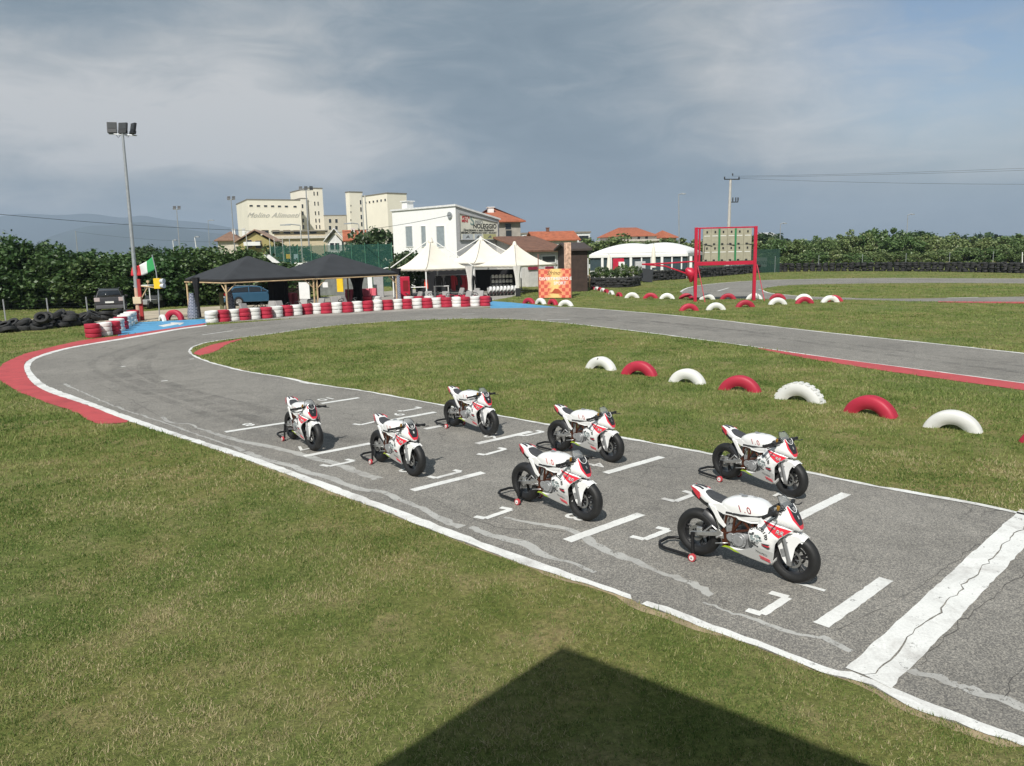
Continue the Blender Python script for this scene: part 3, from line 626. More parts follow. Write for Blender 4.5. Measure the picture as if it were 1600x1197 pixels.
def make_bike():
    root = thing('racing_minibike', (0, 0, 0), 0, 'white and red racing minibike', 'motorcycle', 'white racing minibikes on the starting grid')
    wheel(root, AX, FZ, 0.247, 0.118, True); wheel(root, 0, RZ, 0.250, 0.135, False)
    # fork
    ftop = Vector((0.865, 0, 0.735))
    for s in (-1, 1):
        mb = MB(); y = s * 0.088
        a, b = Vector((AX - 0.012, y, FZ - 0.03)), Vector((ftop.x, y, ftop.z)); m_ = a.lerp(b, 0.48)
        mb.tube([a, a.lerp(b, .06), m_], [0.016, 0.019, 0.019], 12, 0); mb.tube([m_, b], 0.021, 12, 1)
        mb.box(a + Vector((0.0, 0, 0.0)), (0.05, 0.03, 0.05), 0); mb.build('fork_leg', [mat('fork_grey', (.34, .34, .34), .35, metal=.7), B_ALU], root, 0.003)
        mb = MB(); mb.box((AX - 0.075, s * 0.068, FZ + 0.055), (0.055, 0.04, 0.075), 0, M=Matrix.Rotation(R_(-20), 3, 'Y')); mb.build('brake_caliper', [B_GOLD if s > 0 else B_CAST], root, 0.006)
    mb = MB()
    for z, x in ((0.55, 0.935), (0.695, 0.88)): mb.box((x, 0, z), (0.07, 0.23, 0.025), 0, M=Matrix.Rotation(R_(21), 3, 'Y'))
    mb.tube([(0.935, 0, 0.53), (0.868, 0, 0.72)], 0.028, 10); mb.build('triple_clamp', [B_CAST], root, 0.004)
    # clip-on bars, levers, controls
    for s in (-1, 1):
        mb = MB(); a = Vector((0.862, s * 0.10, 0.715)); b = Vector((0.815, s * 0.315, 0.695))
        mb.tube([Vector((0.872, s * 0.085, 0.715)), a, a.lerp(b, .45)], 0.011, 8, 0); mb.tube([a.lerp(b, .42), b], 0.017, 10, 1); mb.tube([b, b + (b - a).normalized() * 0.012], 0.02, 10, 0)
        hb = mb.build('handlebar', [B_DUST, B_RUB], root)
        mb = MB(); mb.tube([a.lerp(b, .42) + Vector((0.02, 0, 0)), a.lerp(b, .5) + Vector((0.06, 0, 0)), a.lerp(b, .75) + Vector((0.075, 0, -0.008)), b + Vector((0.075, s * 0.03, -0.012))], [0.008, 0.007, 0.006, 0.006], 6, 0)
        mb.box(a.lerp(b, .36) + Vector((0.01, 0, 0.0)), (0.05, 0.05, 0.035), 0); mb.build('brake_lever' if s < 0 else 'clutch_lever', [B_DUST], hb)
    mb = MB(); mb.tube([(0.865, -0.135, 0.73), (0.872, -0.138, 0.768)], 0.016, 12, 0); mb.build('brake_reservoir', [B_GOLD], root)
    mb = MB(); mb.box((0.905, 0, 0.745), (0.03, 0.10, 0.065), 0, M=Matrix.Rotation(R_(-35), 3, 'Y')); mb.tube([(0.83, 0.03, 0.735), (0.83, -0.05, 0.735)], 0.02, 8); mb.build('instrument_panel', [B_DUST], root, 0.004)
    mb = MB()
    for s, k in ((-1, 0), (1, .02), (-1, .04)): mb.tube([(0.84, s * 0.17, 0.71), (0.90, s * 0.12, 0.78 - k), (0.93, s * 0.05, 0.70), (0.90, s * 0.02, 0.56)], 0.0045, 5)
    mb.build('control_cables', [B_DUST], root)
    mb = MB(); mb.box((0.80, 0, 0.665), (0.12, 0.17, 0.08), 0, M=Matrix.Rotation(R_(12), 3, 'Y')); mb.box((0.865, 0, 0.665), (0.05, 0.13, 0.10)); mb.build('cockpit_cover', [B_DUST], root, 0.012)
    # trellis frame
    mb = MB()
    for s in (-1, 1):
        y0, y1, y2 = s * 0.035, s * 0.115, s * 0.095
        hd_t, hd_b = (0.875, y0, 0.655), (0.915, y0, 0.555); top = (0.50, y1, 0.545); piv = (0.285, y2, 0.345); ptop = (0.33, y1, 0.555); mid = (0.58, y1, 0.455); low = (0.36, y2, 0.245)
        for A, B in ((hd_t, top), (top, ptop), (ptop, piv), (piv, low), (hd_b, mid), (mid, piv), (top, mid), (hd_t, (0.64, y1 * 0.95, 0.50)), ((0.42, y1, 0.55), (0.40, y1 * .98, 0.40)), (top, (0.40, y1 * .98, 0.40)), ((0.64, y1 * .97, 0.585), mid)):
            mb.tube([A, B], 0.0135, 8)
        mb.box((0.305, s * 0.10, 0.30), (0.05, 0.022, 0.17), 0, M=Matrix.Rotation(R_(-8), 3, 'Y'))
    for p in ((0.33, 0, 0.555), (0.285, 0, 0.345), (0.36, 0, 0.245)): mb.tube([(p[0], -0.10, p[2]), (p[0], 0.10, p[2])], 0.013, 8)
    mb.tube([(0.93, 0, 0.53), (0.87, 0, 0.68)], 0.03, 10); mb.build('frame', [B_FRM], root)
    # engine
    mb = MB(); mb.box((0.475, 0, 0.315), (0.26, 0.20, 0.17), 0); mb.box((0.38, 0.0, 0.36), (0.11, 0.21, 0.15), 0)
    mb.disc((0.475, -0.105, 0.325), (0, 1, 0), 0.078, 0.055, 24, 0); mb.disc((0.475, -0.137, 0.325), (0, 1, 0), 0.055, 0.02, 24, 0); mb.disc((0.385, -0.108, 0.335), (0, 1, 0), 0.045, 0.04, 18, 0)
    mb.disc((0.475, 0.105, 0.325), (0, 1, 0), 0.075, 0.05, 24, 0)
    for t in range(8):
        q = t * math.pi / 4; mb.disc((0.475 + .069 * math.cos(q), -0.135, 0.325 + .069 * math.sin(q)), (0, 1, 0), 0.007, 0.012, 6, 0)
    eng = mb.build('engine', [B_CAST], root, 0.01)
    mb = MB(); ax_ = Vector((0.62, 0, 0.42)); Mr = Matrix.Rotation(R_(48), 3, 'Y')
    for i in range(7): mb.box(Vector((0.565, 0, 0.375)) + Vector((0.74, 0, 0.67)) * 0.021 * i, (0.125 if i % 2 == 0 else 0.10, 0.145 if i % 2 == 0 else 0.12, 0.012), 0, M=Mr)
    mb.box((0.675, 0, 0.475), (0.13, 0.13, 0.055), 0, M=Mr); mb.build('cylinder_head', [B_CAST], eng)
    mb = MB(); mb.box((0.48, 0, 0.485), (0.10, 0.09, 0.07)); mb.tube([(0.40, 0, 0.50), (0.58, 0, 0.47)], 0.035, 10); mb.tube([(0.43, -0.05, 0.50), (0.43, -0.075, 0.50)], 0.03, 10); mb.build('carburettor', [B_CAST], eng, 0.005)
    mb = MB()
    for x, z in ((0.345, 0.50), (0.375, 0.49)): mb.tube([(x, -0.04, z + .05), (x - .05, -0.04, z - .12)], 0.012, 6)
    mb.lathe([(0.016, -0.085), (0.032, -0.085), (0.032, 0.085), (0.016, 0.085)], (0.235, 0, 0.43), (0.25, 0, 1), 12, 0, closed=True); mb.build('rear_shock', [B_CAST], root)
    # swingarm
    mb = MB()
    for s in (-1, 1):
        y = s * 0.097
        prof = [(0.30, 0.365), (0.18, 0.330), (-0.045, 0.282), (-0.055, 0.245), (0.10, 0.268), (0.29, 0.312)]
        mb.shell(prof, lambda p, t, y=y, s=s: Vector((p[0], y - s * 0.014 + s * t, p[1])), 0.03, 0)
        mb.tube([(0.30, y, 0.335), (0.20, y, 0.40), (0.10, y, 0.30)], 0.011, 6)
    mb.tube([(0.285, -0.105, 0.335), (0.285, 0.105, 0.335)], 0.022, 10); mb.tube([(0, -0.12, RZ), (0, 0.12, RZ)], 0.013, 10); mb.box((0.20, 0, 0.325), (0.07, 0.17, 0.05))
    mb.box((0.05, -0.075, 0.315), (0.06, 0.035, 0.05)); mb.build('swingarm', [B_ALU], root, 0.004)
    mb = MB(); mb.box((0.20, 0.066, 0.375), (0.36, 0.012, 0.012), 0, M=Matrix.Rotation(R_(-8), 3, 'Y')); mb.box((0.20, 0.066, 0.225), (0.36, 0.012, 0.012), 0, M=Matrix.Rotation(R_(8), 3, 'Y')); mb.build('drive_chain', [B_DUST], root)
    # rear hugger
    def guard(cx, cz, R, a0, a1, w, m, nm, th=0.004, n=14):
        mb = MB(); A = arc(cx, cz, R, a0, a1, n); rings = []
        for k, (x, z) in enumerate(A):
            d = Vector((x - cx, 0, z - cz)).normalized(); ring = []
            for j in range(9):
                q = (j / 8 - 0.5) * 2; ring.append(Vector((x, q * w / 2, z)) - d * (0.045 * q * q * q * q + 0.012 * q * q))
            for j in range(9):
                q = -(j / 8 - 0.5) * 2; ring.append(Vector((x, q * (w / 2 - th), z)) - d * (0.045 * q ** 4 + 0.012 * q * q + th))
            rings.append(ring)
        mb.loft(rings); return mb
    guard(0, RZ, 0.292, 0, 72, 0.14, None, '').build('rear_hugger', [B_BLACK], root)
    # front mudguard with side skirts running down the fork
    mb = guard(AX, FZ, 0.257, 62, 132, 0.138, None, '')
    sk = [(AX + 0.110, FZ + 0.208), (AX + 0.05, FZ + 0.238), (AX - 0.08, FZ + 0.228), (AX - 0.150, FZ + 0.17), (AX - 0.135, FZ + 0.10), (AX - 0.085, FZ - 0.01), (AX - 0.045, FZ - 0.055), (AX - 0.005, FZ - 0.055), (AX + 0.015, FZ + 0.03), (AX + 0.03, FZ + 0.12), (AX + 0.065, FZ + 0.18)]
    for s in (-1, 1): mb.shell(sk, lambda p, t, s=s: Vector((p[0], s * (0.068 + t + 0.05 * max(0, 0.14 - (p[1] - FZ)) ), p[1])), 0.006, 0, True)
    add_text(mb, 'R F', 0.05, lambda c: Vector((AX + math.cos(R_(84 - c.x * 260)) * 0.2605, -0.02 + c.y, FZ + math.sin(R_(84 - c.x * 260)) * 0.2605)), mi=1, extrude=0.001)
    mg = mb.build('front_mudguard', [B_WHITE, B_INK], root)
    for x, z in ((AX - 0.05, FZ + 0.16), (AX - 0.03, FZ + 0.06), (AX - 0.11, FZ + 0.19)):
        mb = MB(); mb.disc((x, -0.076 - .05 * max(0, .14 - (z - FZ)), z), (0, 1, 0), 0.007, 0.008, 8); mb.build('bolt', [B_INK], mg)
    # tank
    def sup(w, h, n=20, e=2.6):
        o = []
        for j in range(n):
            t = 2 * math.pi * j / n; c_, s_ = math.cos(t), math.sin(t)
            o.append((math.copysign(abs(c_) ** (2 / e), c_) * w, math.copysign(abs(s_) ** (2 / e), s_) * h))
        return o
    def body(stations, e=2.6, n=20):
        return [[Vector((x, y, zc + z)) for y, z in sup(w, h, n, e)] for x, zc, w, h in stations]
    def tsec(x, zt, zb, w):
        h = zt - zb; half = [(0.0, zt + .004), (0.45 * w, zt + .002), (0.80 * w, zt - .10 * h), (0.96 * w, zt - .26 * h), (1.0 * w, zt - .50 * h), (0.99 * w, zt - .78 * h), (0.94 * w, zb)]
        return [Vector((x, y, z)) for y, z in half] + [Vector((x, -y, z)) for y, z in reversed(half[1:])]
    mb = MB(); mb.loft([tsec(*q) for q in ((0.235, .655, .612, .070), (0.275, .690, .592, .108), (0.33, .718, .575, .128), (0.40, .736, .560, .139), (0.50, .744, .553, .144), (0.60, .741, .556, .144), (0.66, .724, .566, .138), (0.705, .690, .585, .126), (0.74, .655, .603, .108), (0.765, .632, .612, .085))])
    for s in (-1, 1): mb.shell([(0.12, .625), (0.26, .655), (0.40, .600), (0.40, .566), (0.30, .560), (0.22, .585)], lambda p, t, s=s: Vector((p[0], s * (0.104 + 0.09 * max(0, p[0] - .12) + t), p[1])), 0.008, 0, True)
    # lower tank flanks, running forward to the steering head
    for s in (-1, 1):
        mb.shell([(0.40, 0.600), (0.47, 0.545), (0.60, 0.535), (0.75, 0.560), (0.83, 0.600), (0.80, 0.640), (0.60, 0.600)], lambda p, t, s=s: Vector((p[0], s * (0.128 + t - 0.16 * max(0, p[0] - 0.62)), p[1])), 0.012, 0, True)
    for s in (-1, 1): add_text(mb, '1.0', 0.095, lambda c, s=s: Vector((0.535 - s * c.x + c.y * .25 * s, s * 0.1465, 0.658 + c.y)), mi=1, extrude=0.0012, spacing=1.3, shear=-.1)
    add_text(mb, 'O', 0.075, lambda c: Vector((0.69 + c.y * -.5, c.x * 1.1, 0.700 + c.y * .48)), mi=1, extrude=0.001)
    tank = mb.build('fuel_tank', [B_WHITE, B_RED], root)
    mb = MB(); mb.disc((0.46, 0.0, 0.747), (0, 0, 1), 0.032, 0.012, 18); mb.build('fuel_cap', [B_CAST], tank)
    for x in (0.40, 0.55):
        mb = MB(); mb.disc((x, 0.045, 0.744), (0, 0.1, 1), 0.02, 0.006, 12); mb.build('vent_cap', [B_CAST], tank)
    mb = MB(); 
    for s in (-1, 1): mb.tube([(0.33, s * 0.128, 0.585), (0.50, s * 0.143, 0.595), (0.68, s * 0.128, 0.618), (0.80, s * 0.085, 0.655)], 0.011, 6)
    mb.build('tank_trim', [B_BLACK], tank)
    # tail unit
    mb = MB(); mb.loft(body([(0.30, 0.628, 0.105, 0.026), (0.20, 0.640, 0.110, 0.033), (0.10, 0.655, 0.108, 0.040), (0.02, 0.675, 0.102, 0.050), (-0.05, 0.705, 0.090, 0.048), (-0.11, 0.725, 0.074, 0.040), (-0.17, 0.742, 0.055, 0.028), (-0.205, 0.752, 0.036, 0.016)], 3.4))
    for s in (-1, 1):
        mb.shell([(0.085, 0.640), (0.175, 0.625), (0.235, 0.540), (0.325, 0.455), (0.300, 0.428), (0.225, 0.470), (0.155, 0.560)], lambda p, t, s=s: Vector((p[0], s * (0.112 + t), p[1])), 0.014, 0)
    tail = mb.build('tail_unit', [B_WHITE], root, 0.003)
    mb = MB()
    for s in (-1, 1):
        mb.shell([(-0.212, 0.765), (-0.13, 0.757), (-0.05, 0.735), (-0.035, 0.700), (-0.055, 0.662), (-0.10, 0.685), (-0.16, 0.722)], lambda p, t, s=s: Vector((p[0], s * (0.046 + 0.33 * (p[0] + 0.212) + 0.002 + t), p[1])), 0.006, 0)
    mb.build('tail_panel', [B_RED], tail)
    mb = MB()
    for s in (-1, 1): mb.loft([[Vector((x, s * y + dy, z + dz)) for dy, dz in ((-.012, 0), (.012, 0), (.012, .008), (-.012, .008))] for x, y, z in ((-0.18, .018, 0.766), (-0.10, .028, 0.764), (-0.045, .036, 0.750))])
    mb.build('tail_vent', [B_BLACK], tail)
    mb = MB(); mb.loft(body([(0.275, 0.662, 0.075, 0.014), (0.22, 0.668, 0.088, 0.019), (0.13, 0.682, 0.090, 0.021), (0.05, 0.703, 0.078, 0.021), (0.0, 0.722, 0.058, 0.018), (-0.02, 0.731, 0.035, 0.008)], 3)); mb.build('seat', [B_SEAT], root)
    # exhaust under the tail
    mb = MB(); mb.tube([(0.66, -0.02, 0.30), (0.62, -0.02, 0.215), (0.42, -0.03, 0.19), (0.24, -0.06, 0.28), (0.19, -0.07, 0.45), (0.14, -0.065, 0.555), (0.02, -0.05, 0.615)], 0.02, 10, 1)
    for s in (-1, 1): mb.tube([(0.06, s * 0.045, 0.595), (-0.02, s * 0.045, 0.632), (-0.165, s * 0.04, 0.702), (-0.19, s * 0.04, 0.712)], [0.026, 0.033, 0.031, 0.02], 12, 0)
    mb.build('exhaust', [B_DUST, B_STEEL], root)
    # side fairings
    def yf(x, z):
        b = 0.085 + 0.105 * max(0, min(1, (z - 0.13) / 0.26)) - 0.055 * max(0, (z - 0.46) / 0.2)
        k = 1.0 if x < 0.80 else max(0.12, 1 - ((x - 0.80) / 0.30) ** 1.6)
        return b * k
    SIDE = [(0.70, 0.615), (0.80, 0.60), (0.92, 0.572), (1.005, 0.54), (0.955, 0.505), (0.90, 0.455), (0.868, 0.40), (0.855, 0.335), (0.84, 0.26), (0.815, 0.17), (0.77, 0.140), (0.68, 0.150), (0.58, 0.165), (0.48, 0.185), (0.36, 0.207), (0.30, 0.215), (0.38, 0.240), (0.50, 0.245), (0.61, 0.272), (0.645, 0.325), (0.615, 0.385), (0.60, 0.455), (0.615, 0.50), (0.68, 0.525)]
    for s in (-1, 1):
        # grid fill keeps the bulge: clip a fine grid by the outline
        mb = MB(); bm = bmesh.new(); vs = [bm.verts.new((p[0], 0, p[1])) for p in SIDE]; fc = bm.faces.new(vs)
        for i in range(1, 12):
            zc = 0.13 + i * 0.042; bmesh.ops.bisect_plane(bm, geom=bm.verts[:] + bm.edges[:] + bm.faces[:], plane_co=(0, 0, zc), plane_no=(0, 0, 1))
        for i in range(1, 12):
            xc = 0.30 + i * 0.065; bmesh.ops.bisect_plane(bm, geom=bm.verts[:] + bm.edges[:] + bm.faces[:], plane_co=(xc, 0, 0), plane_no=(1, 0, 0))
        bmesh.ops.triangulate(bm, faces=bm.faces[:]); bm.verts.index_update()
        mb.add([Vector((v.co.x, s * yf(v.co.x, v.co.z), v.co.z)) for v in bm.verts], [tuple(v.index for v in f.verts) for f in bm.faces], 0, True)
        bm.free()
        smb = mb; EM = 1
        def dec(c, up=0.0045): return Vector((c[0], s * (yf(c[0], c[1]) + up), c[1]))
        def patch(nm, poly, m, up=0.006, th=0.002):
            mb = MB(); gridpatch(mb, poly, lambda p: dec(p, up), 0.022); return mb.build(nm, [m], side)
        mb = smb
        def flat(x0, z0, ang):
            ca, sa = math.cos(ang), math.sin(ang)
            return (lambda c: dec((x0 + (c.x * ca - c.y * sa) * 1.0, z0 + c.x * sa + c.y * ca))) if s < 0 else (lambda c: dec((x0 - (c.x * ca - c.y * sa), z0 + c.x * sa + c.y * ca)))
        sg = 1 if s < 0 else -1
        for ch, q in zip('CIRCUITO', range(8)):   # lettering curved over the emblem
            t = R_(125 - q * 17); add_text(mb, ch, 0.038, flat(0.685 + 0.098 * math.cos(t) * sg * (1), 0.435 + 0.085 * math.sin(t), t - math.pi / 2), mi=1, extrude=0.0008, bold=0.001)
        add_text(mb, 'RACING', 0.020, flat(0.665, 0.345, R_(-28 * sg) if s < 0 else R_(20)), mi=1, extrude=0.0008)
        add_text(mb, 'TROFEO', 0.032, flat(0.72, 0.262, R_(-14) if s < 0 else R_(14)), mi=1, extrude=0.0008)
        r = random.Random(4)
        for i in range(26):
            a = r.uniform(0, 6.28); d = 0.062 * math.sqrt(r.random()); x, z = 0.675 + d * math.cos(a), 0.425 + d * math.sin(a) * 0.85; q = r.uniform(0.006, 0.014)
            P = [(x + q * math.cos(k * 1.26 + a) * r.uniform(.6, 1.4), z + q * math.sin(k * 1.26 + a) * r.uniform(.5, 1.3)) for k in range(5)]
            mb.shell(P, lambda p, t: dec(p, 0.004 + t), 0.0015, 1 + i % 3)
        for k in range(3): mb.shell([(0.74 + .0 * k, 0.382 - k * .012), (0.82, 0.385 - k * .02), (0.80, 0.372 - k * .02), (0.76, 0.372 - k * .012)], lambda p, t: dec(p, 0.004 + t), 0.0015, 1 if k != 1 else 4)
        for a, b in (((0.705, 0.205), (0.80, 0.178)), ((0.70, 0.228), (0.80, 0.20))):
            mb.shell([(a[0], a[1]), (b[0], b[1]), (b[0], b[1] + .005), (a[0], a[1] + .005)], lambda p, t: dec(p, 0.0085 + t), 0.0015, 4)
        add_text(mb, 'RR', 0.055, (lambda c: dec((0.895 + c.x, 0.513 + c.y - 0.30 * c.x), 0.0095)) if s < 0 else (lambda c: dec((0.895 - c.x, 0.513 + c.y + 0.30 * c.x), 0.0095)), mi=0, extrude=0.0008, shear=.3, bold=.001)
        add_text(mb, 'RACING', 0.022, (lambda c: dec((0.82 + c.x, 0.557 + c.y - 0.28 * c.x), 0.0095)) if s < 0 else (lambda c: dec((0.82 - c.x, 0.557 + c.y + 0.28 * c.x), 0.0095)), mi=0, extrude=0.0008, shear=.3)
        side = mb.build('side_fairing', [B_WHITE, B_INK, mat('decal_grey', (0.25, 0.30, 0.30), 0.5), mat('decal_light', (0.45, 0.47, 0.47), 0.5), B_RED], root)
        so = side.modifiers.new('skin', 'SOLIDIFY'); so.thickness = 0.005; so.offset = 0
        patch('red_panel', [(0.735, 0.607), (0.80, 0.592), (0.99, 0.538), (0.95, 0.505), (0.895, 0.462), (0.80, 0.530)], B_RED)
        patch('belly_panel', [(0.61, 0.292), (0.70, 0.325), (0.845, 0.30), (0.83, 0.235), (0.81, 0.18), (0.77, 0.148), (0.58, 0.172), (0.40, 0.205), (0.51, 0.240)], B_GREY)
        patch('lime_stripe', [(0.285, 0.215), (0.33, 0.243), (0.38, 0.246), (0.42, 0.225), (0.49, 0.190), (0.42, 0.196), (0.375, 0.222), (0.345, 0.222)], B_LIME, 0.008)
    mb = MB(); mb.loft([[Vector((x, y, z)) for y, z in ((-w_, z0 + .03), (-w_ * .6, z0), (w_ * .6, z0), (w_, z0 + .03), (w_, z0 + .045), (-w_, z0 + .045))] for x, w_, z0 in ((0.32, 0.088, 0.19), (0.50, 0.092, 0.165), (0.68, 0.088, 0.13), (0.80, 0.075, 0.13), (0.835, 0.06, 0.18))]); mb.build('belly_pan', [B_GREY], root)
    mb = MB(); mb.box((0.80, 0, 0.40), (0.03, 0.24, 0.20), 0, M=Matrix.Rotation(R_(-14), 3, 'Y')); mb.build('radiator', [B_DUST], root)
    # upper cowl: ribs from the screen base to the beak
    ups = []
    for t, (xc, zc, wd, xb) in enumerate(((0.945, 0.765, 0.095, 0.885), (0.985, 0.715, 0.118, 0.80), (1.022, 0.655, 0.128, 0.745), (1.055, 0.595, 0.110, 0.78), (1.075, 0.550, 0.060, 0.93), (1.078, 0.530, 0.030, 1.00))):
        ring = []
        for q in np.linspace(-1, 1, 17):
            aq = abs(q); f = min(1, aq / 0.42)
            if aq <= 0.42: x = xc - 0.006 * f * f; y = wd * 0.62 * (q / 0.42); z = zc
            else:
                k = (aq - 0.42) / 0.58; x = (xc - 0.006) + (xb - xc + 0.006) * k ** 1.15; y = math.copysign(wd * 0.62 + (wd * 1.12 - wd * 0.62) * (1 - (1 - k) ** 2), q); z = zc - ((0.11, 0.085, 0.055, 0, 0, 0)[t]) * k - (0.02 * k if t == 3 else 0)
            ring.append(Vector((x, y, z)))
        ups.append(ring)
    mb = MB(); mb.loft(ups, caps=False)
    # loft closes each ring; drop the faces that would bridge both ears
    n = 17; keep = [i for i, f in enumerate(mb.f) if not ({a % n for a in f} == {0, n - 1})]
    mb.f = [mb.f[i] for i in keep]; mb.m = [mb.m[i] for i in keep]; mb.sm = [mb.sm[i] for i in keep]
    cowl = mb.build('upper_cowl', [B_WHITE], root); so = cowl.modifiers.new('skin', 'SOLIDIFY'); so.thickness = 0.006; so.offset = -1
    def cw(u, v, up=0.005):   # u -1..1 over the flat front, v 0..1 from the screen base to the beak
        k = v * 4; i = min(3, int(k)); fr = k - i; q = u * 0.42
        def P(r):
            jj = (q + 1) / 2 * 16; a = int(jj); b_ = jj - a; return ups[r][a].lerp(ups[r][min(16, a + 1)], b_)
        return P(i).lerp(P(i + 1), fr) + Vector((0.75, 0, 0.45)) * up
    def cpatch(nm, m, pts, up, parent=cowl, extra=None):
        mb = MB(); gridpatch(mb, pts, lambda p: cw(p[0], p[1], up), (0.2, 0.06))
        if extra: extra(mb)
        return mb.build(nm, [m, B_WHITE, B_DUST], parent)
    cpatch('red_border', B_RED, [(-1.08, 0.02), (1.08, 0.02), (1.02, 0.55), (0.80, 0.995), (-0.80, 0.995), (-1.02, 0.55)], 0.0045)
    def nums(mb):
        for tx, sz, v0 in (('10', 0.045, 0.20), ('8', 0.04, 0.52)): add_text(mb, tx, sz, lambda c, v0=v0: cw(c.x / 0.07, v0 - c.y / 0.22, 0.0105), mi=1, extrude=0.0008, bold=.001)
        mb.add([cw(a, b, 0.0095) for a, b in ((-.26, .44), (.26, .44), (.26, .60), (-.26, .60))], [(0, 1, 2, 3)], 2)
        P = [(math.cos(R_(180 + i * 18)) * 0.86, 0.03 + 0.30 * -math.sin(R_(180 + i * 18))) for i in range(11)]
        mb.tube([cw(a, b, 0.009) for a, b in P], 0.0045, 5, 1)
    cpatch('number_plate', B_BLACK, [(-0.88, 0.0), (0.88, 0.0), (0.80, 0.50), (0.60, 0.80), (-0.60, 0.80), (-0.80, 0.50)], 0.0075, extra=nums)
    # bubble screen
    rings = []
    for k in range(7):
        t = k / 6; x = 0.972 - 0.060 * t - 0.02 * t * t; z = 0.735 + 0.125 * t - 0.012 * t * t; wd = 0.092 * (1 - 0.55 * t ** 3)
        rings.append([Vector((x - 0.055 * (q * q), q * wd, z - 0.01 * q * q)) for q in np.linspace(-1, 1, 11)])
    mb = MB(); vs = [p for r in rings for p in r]
    mb.add(vs, [(i * 11 + j, i * 11 + j + 1, (i + 1) * 11 + j + 1, (i + 1) * 11 + j) for i in range(6) for j in range(10)], 0, True)
    scr = mb.build('windscreen', [B_SCREEN], root); so = scr.modifiers.new('skin', 'SOLIDIFY'); so.thickness = 0.003
    mb = MB(); edge = [r[0] for r in rings] + rings[-1][1:-1] + [r[-1] for r in reversed(rings)]; mb.tube(edge, 0.0035, 5); mb.build('screen_edge', [B_DUST], scr)
    # footpegs and toe guards
    for s in (-1, 1):
        mb = MB(); mb.tube([(0.27, s * 0.10, 0.315), (0.265, s * 0.19, 0.325)], 0.011, 8); mb.shell([(0.22, 0.39), (0.30, 0.36), (0.31, 0.30), (0.25, 0.30)], lambda p, t, s=s: Vector((p[0], s * (0.118 + t), p[1])), 0.006)
        mb.tube([(0.36, s * 0.125, 0.27), (0.30, s * 0.16, 0.265), (0.24, s * 0.165, 0.25)], 0.006, 6); mb.build('footpeg', [B_ALU], root, 0.002)
    for ch in root.children:
        if ch.name.split('.')[0] in ('wheel', 'fork_leg', 'brake_caliper', 'front_mudguard', 'swingarm', 'drive_chain', 'rear_hugger', 'rear_shock'): continue
        if ch.name.split('.')[0] in ('tail_unit', 'seat', 'exhaust'): ch.scale = (0.84, 1, 1); ch.location = (0.098, 0, -0.012)
        elif ch.name.split('.')[0] in ('upper_cowl', 'windscreen', 'triple_clamp', 'instrument_panel'): ch.location = (0.018, 0, -0.004)
        else: ch.location = (0.04, 0, 0)
    return root
def make_stand():
    root = thing('paddock_stand', (0, 0, 0), 0, 'black tubular paddock stand', 'paddock stand', 'black paddock stands under the rear wheels')
    mb = MB()
    pts = [(0.03, -0.175, 0.045), (-0.30, -0.175, 0.05), (-0.385, -0.15, 0.055), (-0.43, -0.08, 0.06), (-0.43, 0.08, 0.06), (-0.385, 0.15, 0.055), (-0.30, 0.175, 0.05), (0.03, 0.175, 0.045)]
    mb.tube(pts, 0.0165, 10)
    for s in (-1, 1):
        mb.tube([(0.03, s * 0.165, 0.045), (0.012, s * 0.15, 0.16), (0.0, s * 0.132, RZ)], 0.0165, 10)
        mb.box((0.0, s * 0.132, RZ), (0.035, 0.03, 0.05))
    mb.build('tube_frame', [mat('stand_black', (0.012, 0.012, 0.013), 0.45, spec=0.3)], root)
    for s in (-1, 1):
        mb = MB(); c = (0.04, s * 0.20, 0.042); mb.lathe([(0.020, -0.016), (0.026, -0.019), (0.026, 0.019), (0.020, 0.016)], c, (0, 1, 0), 18, 0, closed=True); mb.disc(c, (0, 1, 0), 0.027, 0.034, 18, 0); mb.disc(c, (0, 1, 0), 0.009, 0.046, 10, 1)
        wl = mb.build('wheel', [gloss('stand_wheel_hub', (0.75, 0.72, 0.70)), B_ALU], root)
        mb = MB(); mb.lathe([(0.026, -0.015), (0.040, -0.015), (0.042, 0), (0.040, 0.015), (0.026, 0.015)], c, (0, 1, 0), 22, 0, closed=True); mb.build('tyre', [gloss('stand_wheel_red', (0.50, 0.06, 0.07))], wl)
    return root
BIKES = [((1248, 908), (1100, 866), 'nearest the finish line, at the front of the near row'), ((1241.6, 776.6), (1132.6, 745), 'by the grass edge, foremost of the far row'),
         ((922, 811.7), (826.4, 780.7), 'second from the front in the near row'), ((960, 721.5), (879, 703.6), 'second from the front in the far row'),
         ((654.5, 743), (596, 718.7), 'third from the front in the near row'), ((769, 680), (709, 664.7), 'last of the far row beside the grass'), ((498, 703.5), (461, 684.5), 'rearmost of all, farthest left on the grid')]
bp = make_bike(); sp = make_stand()
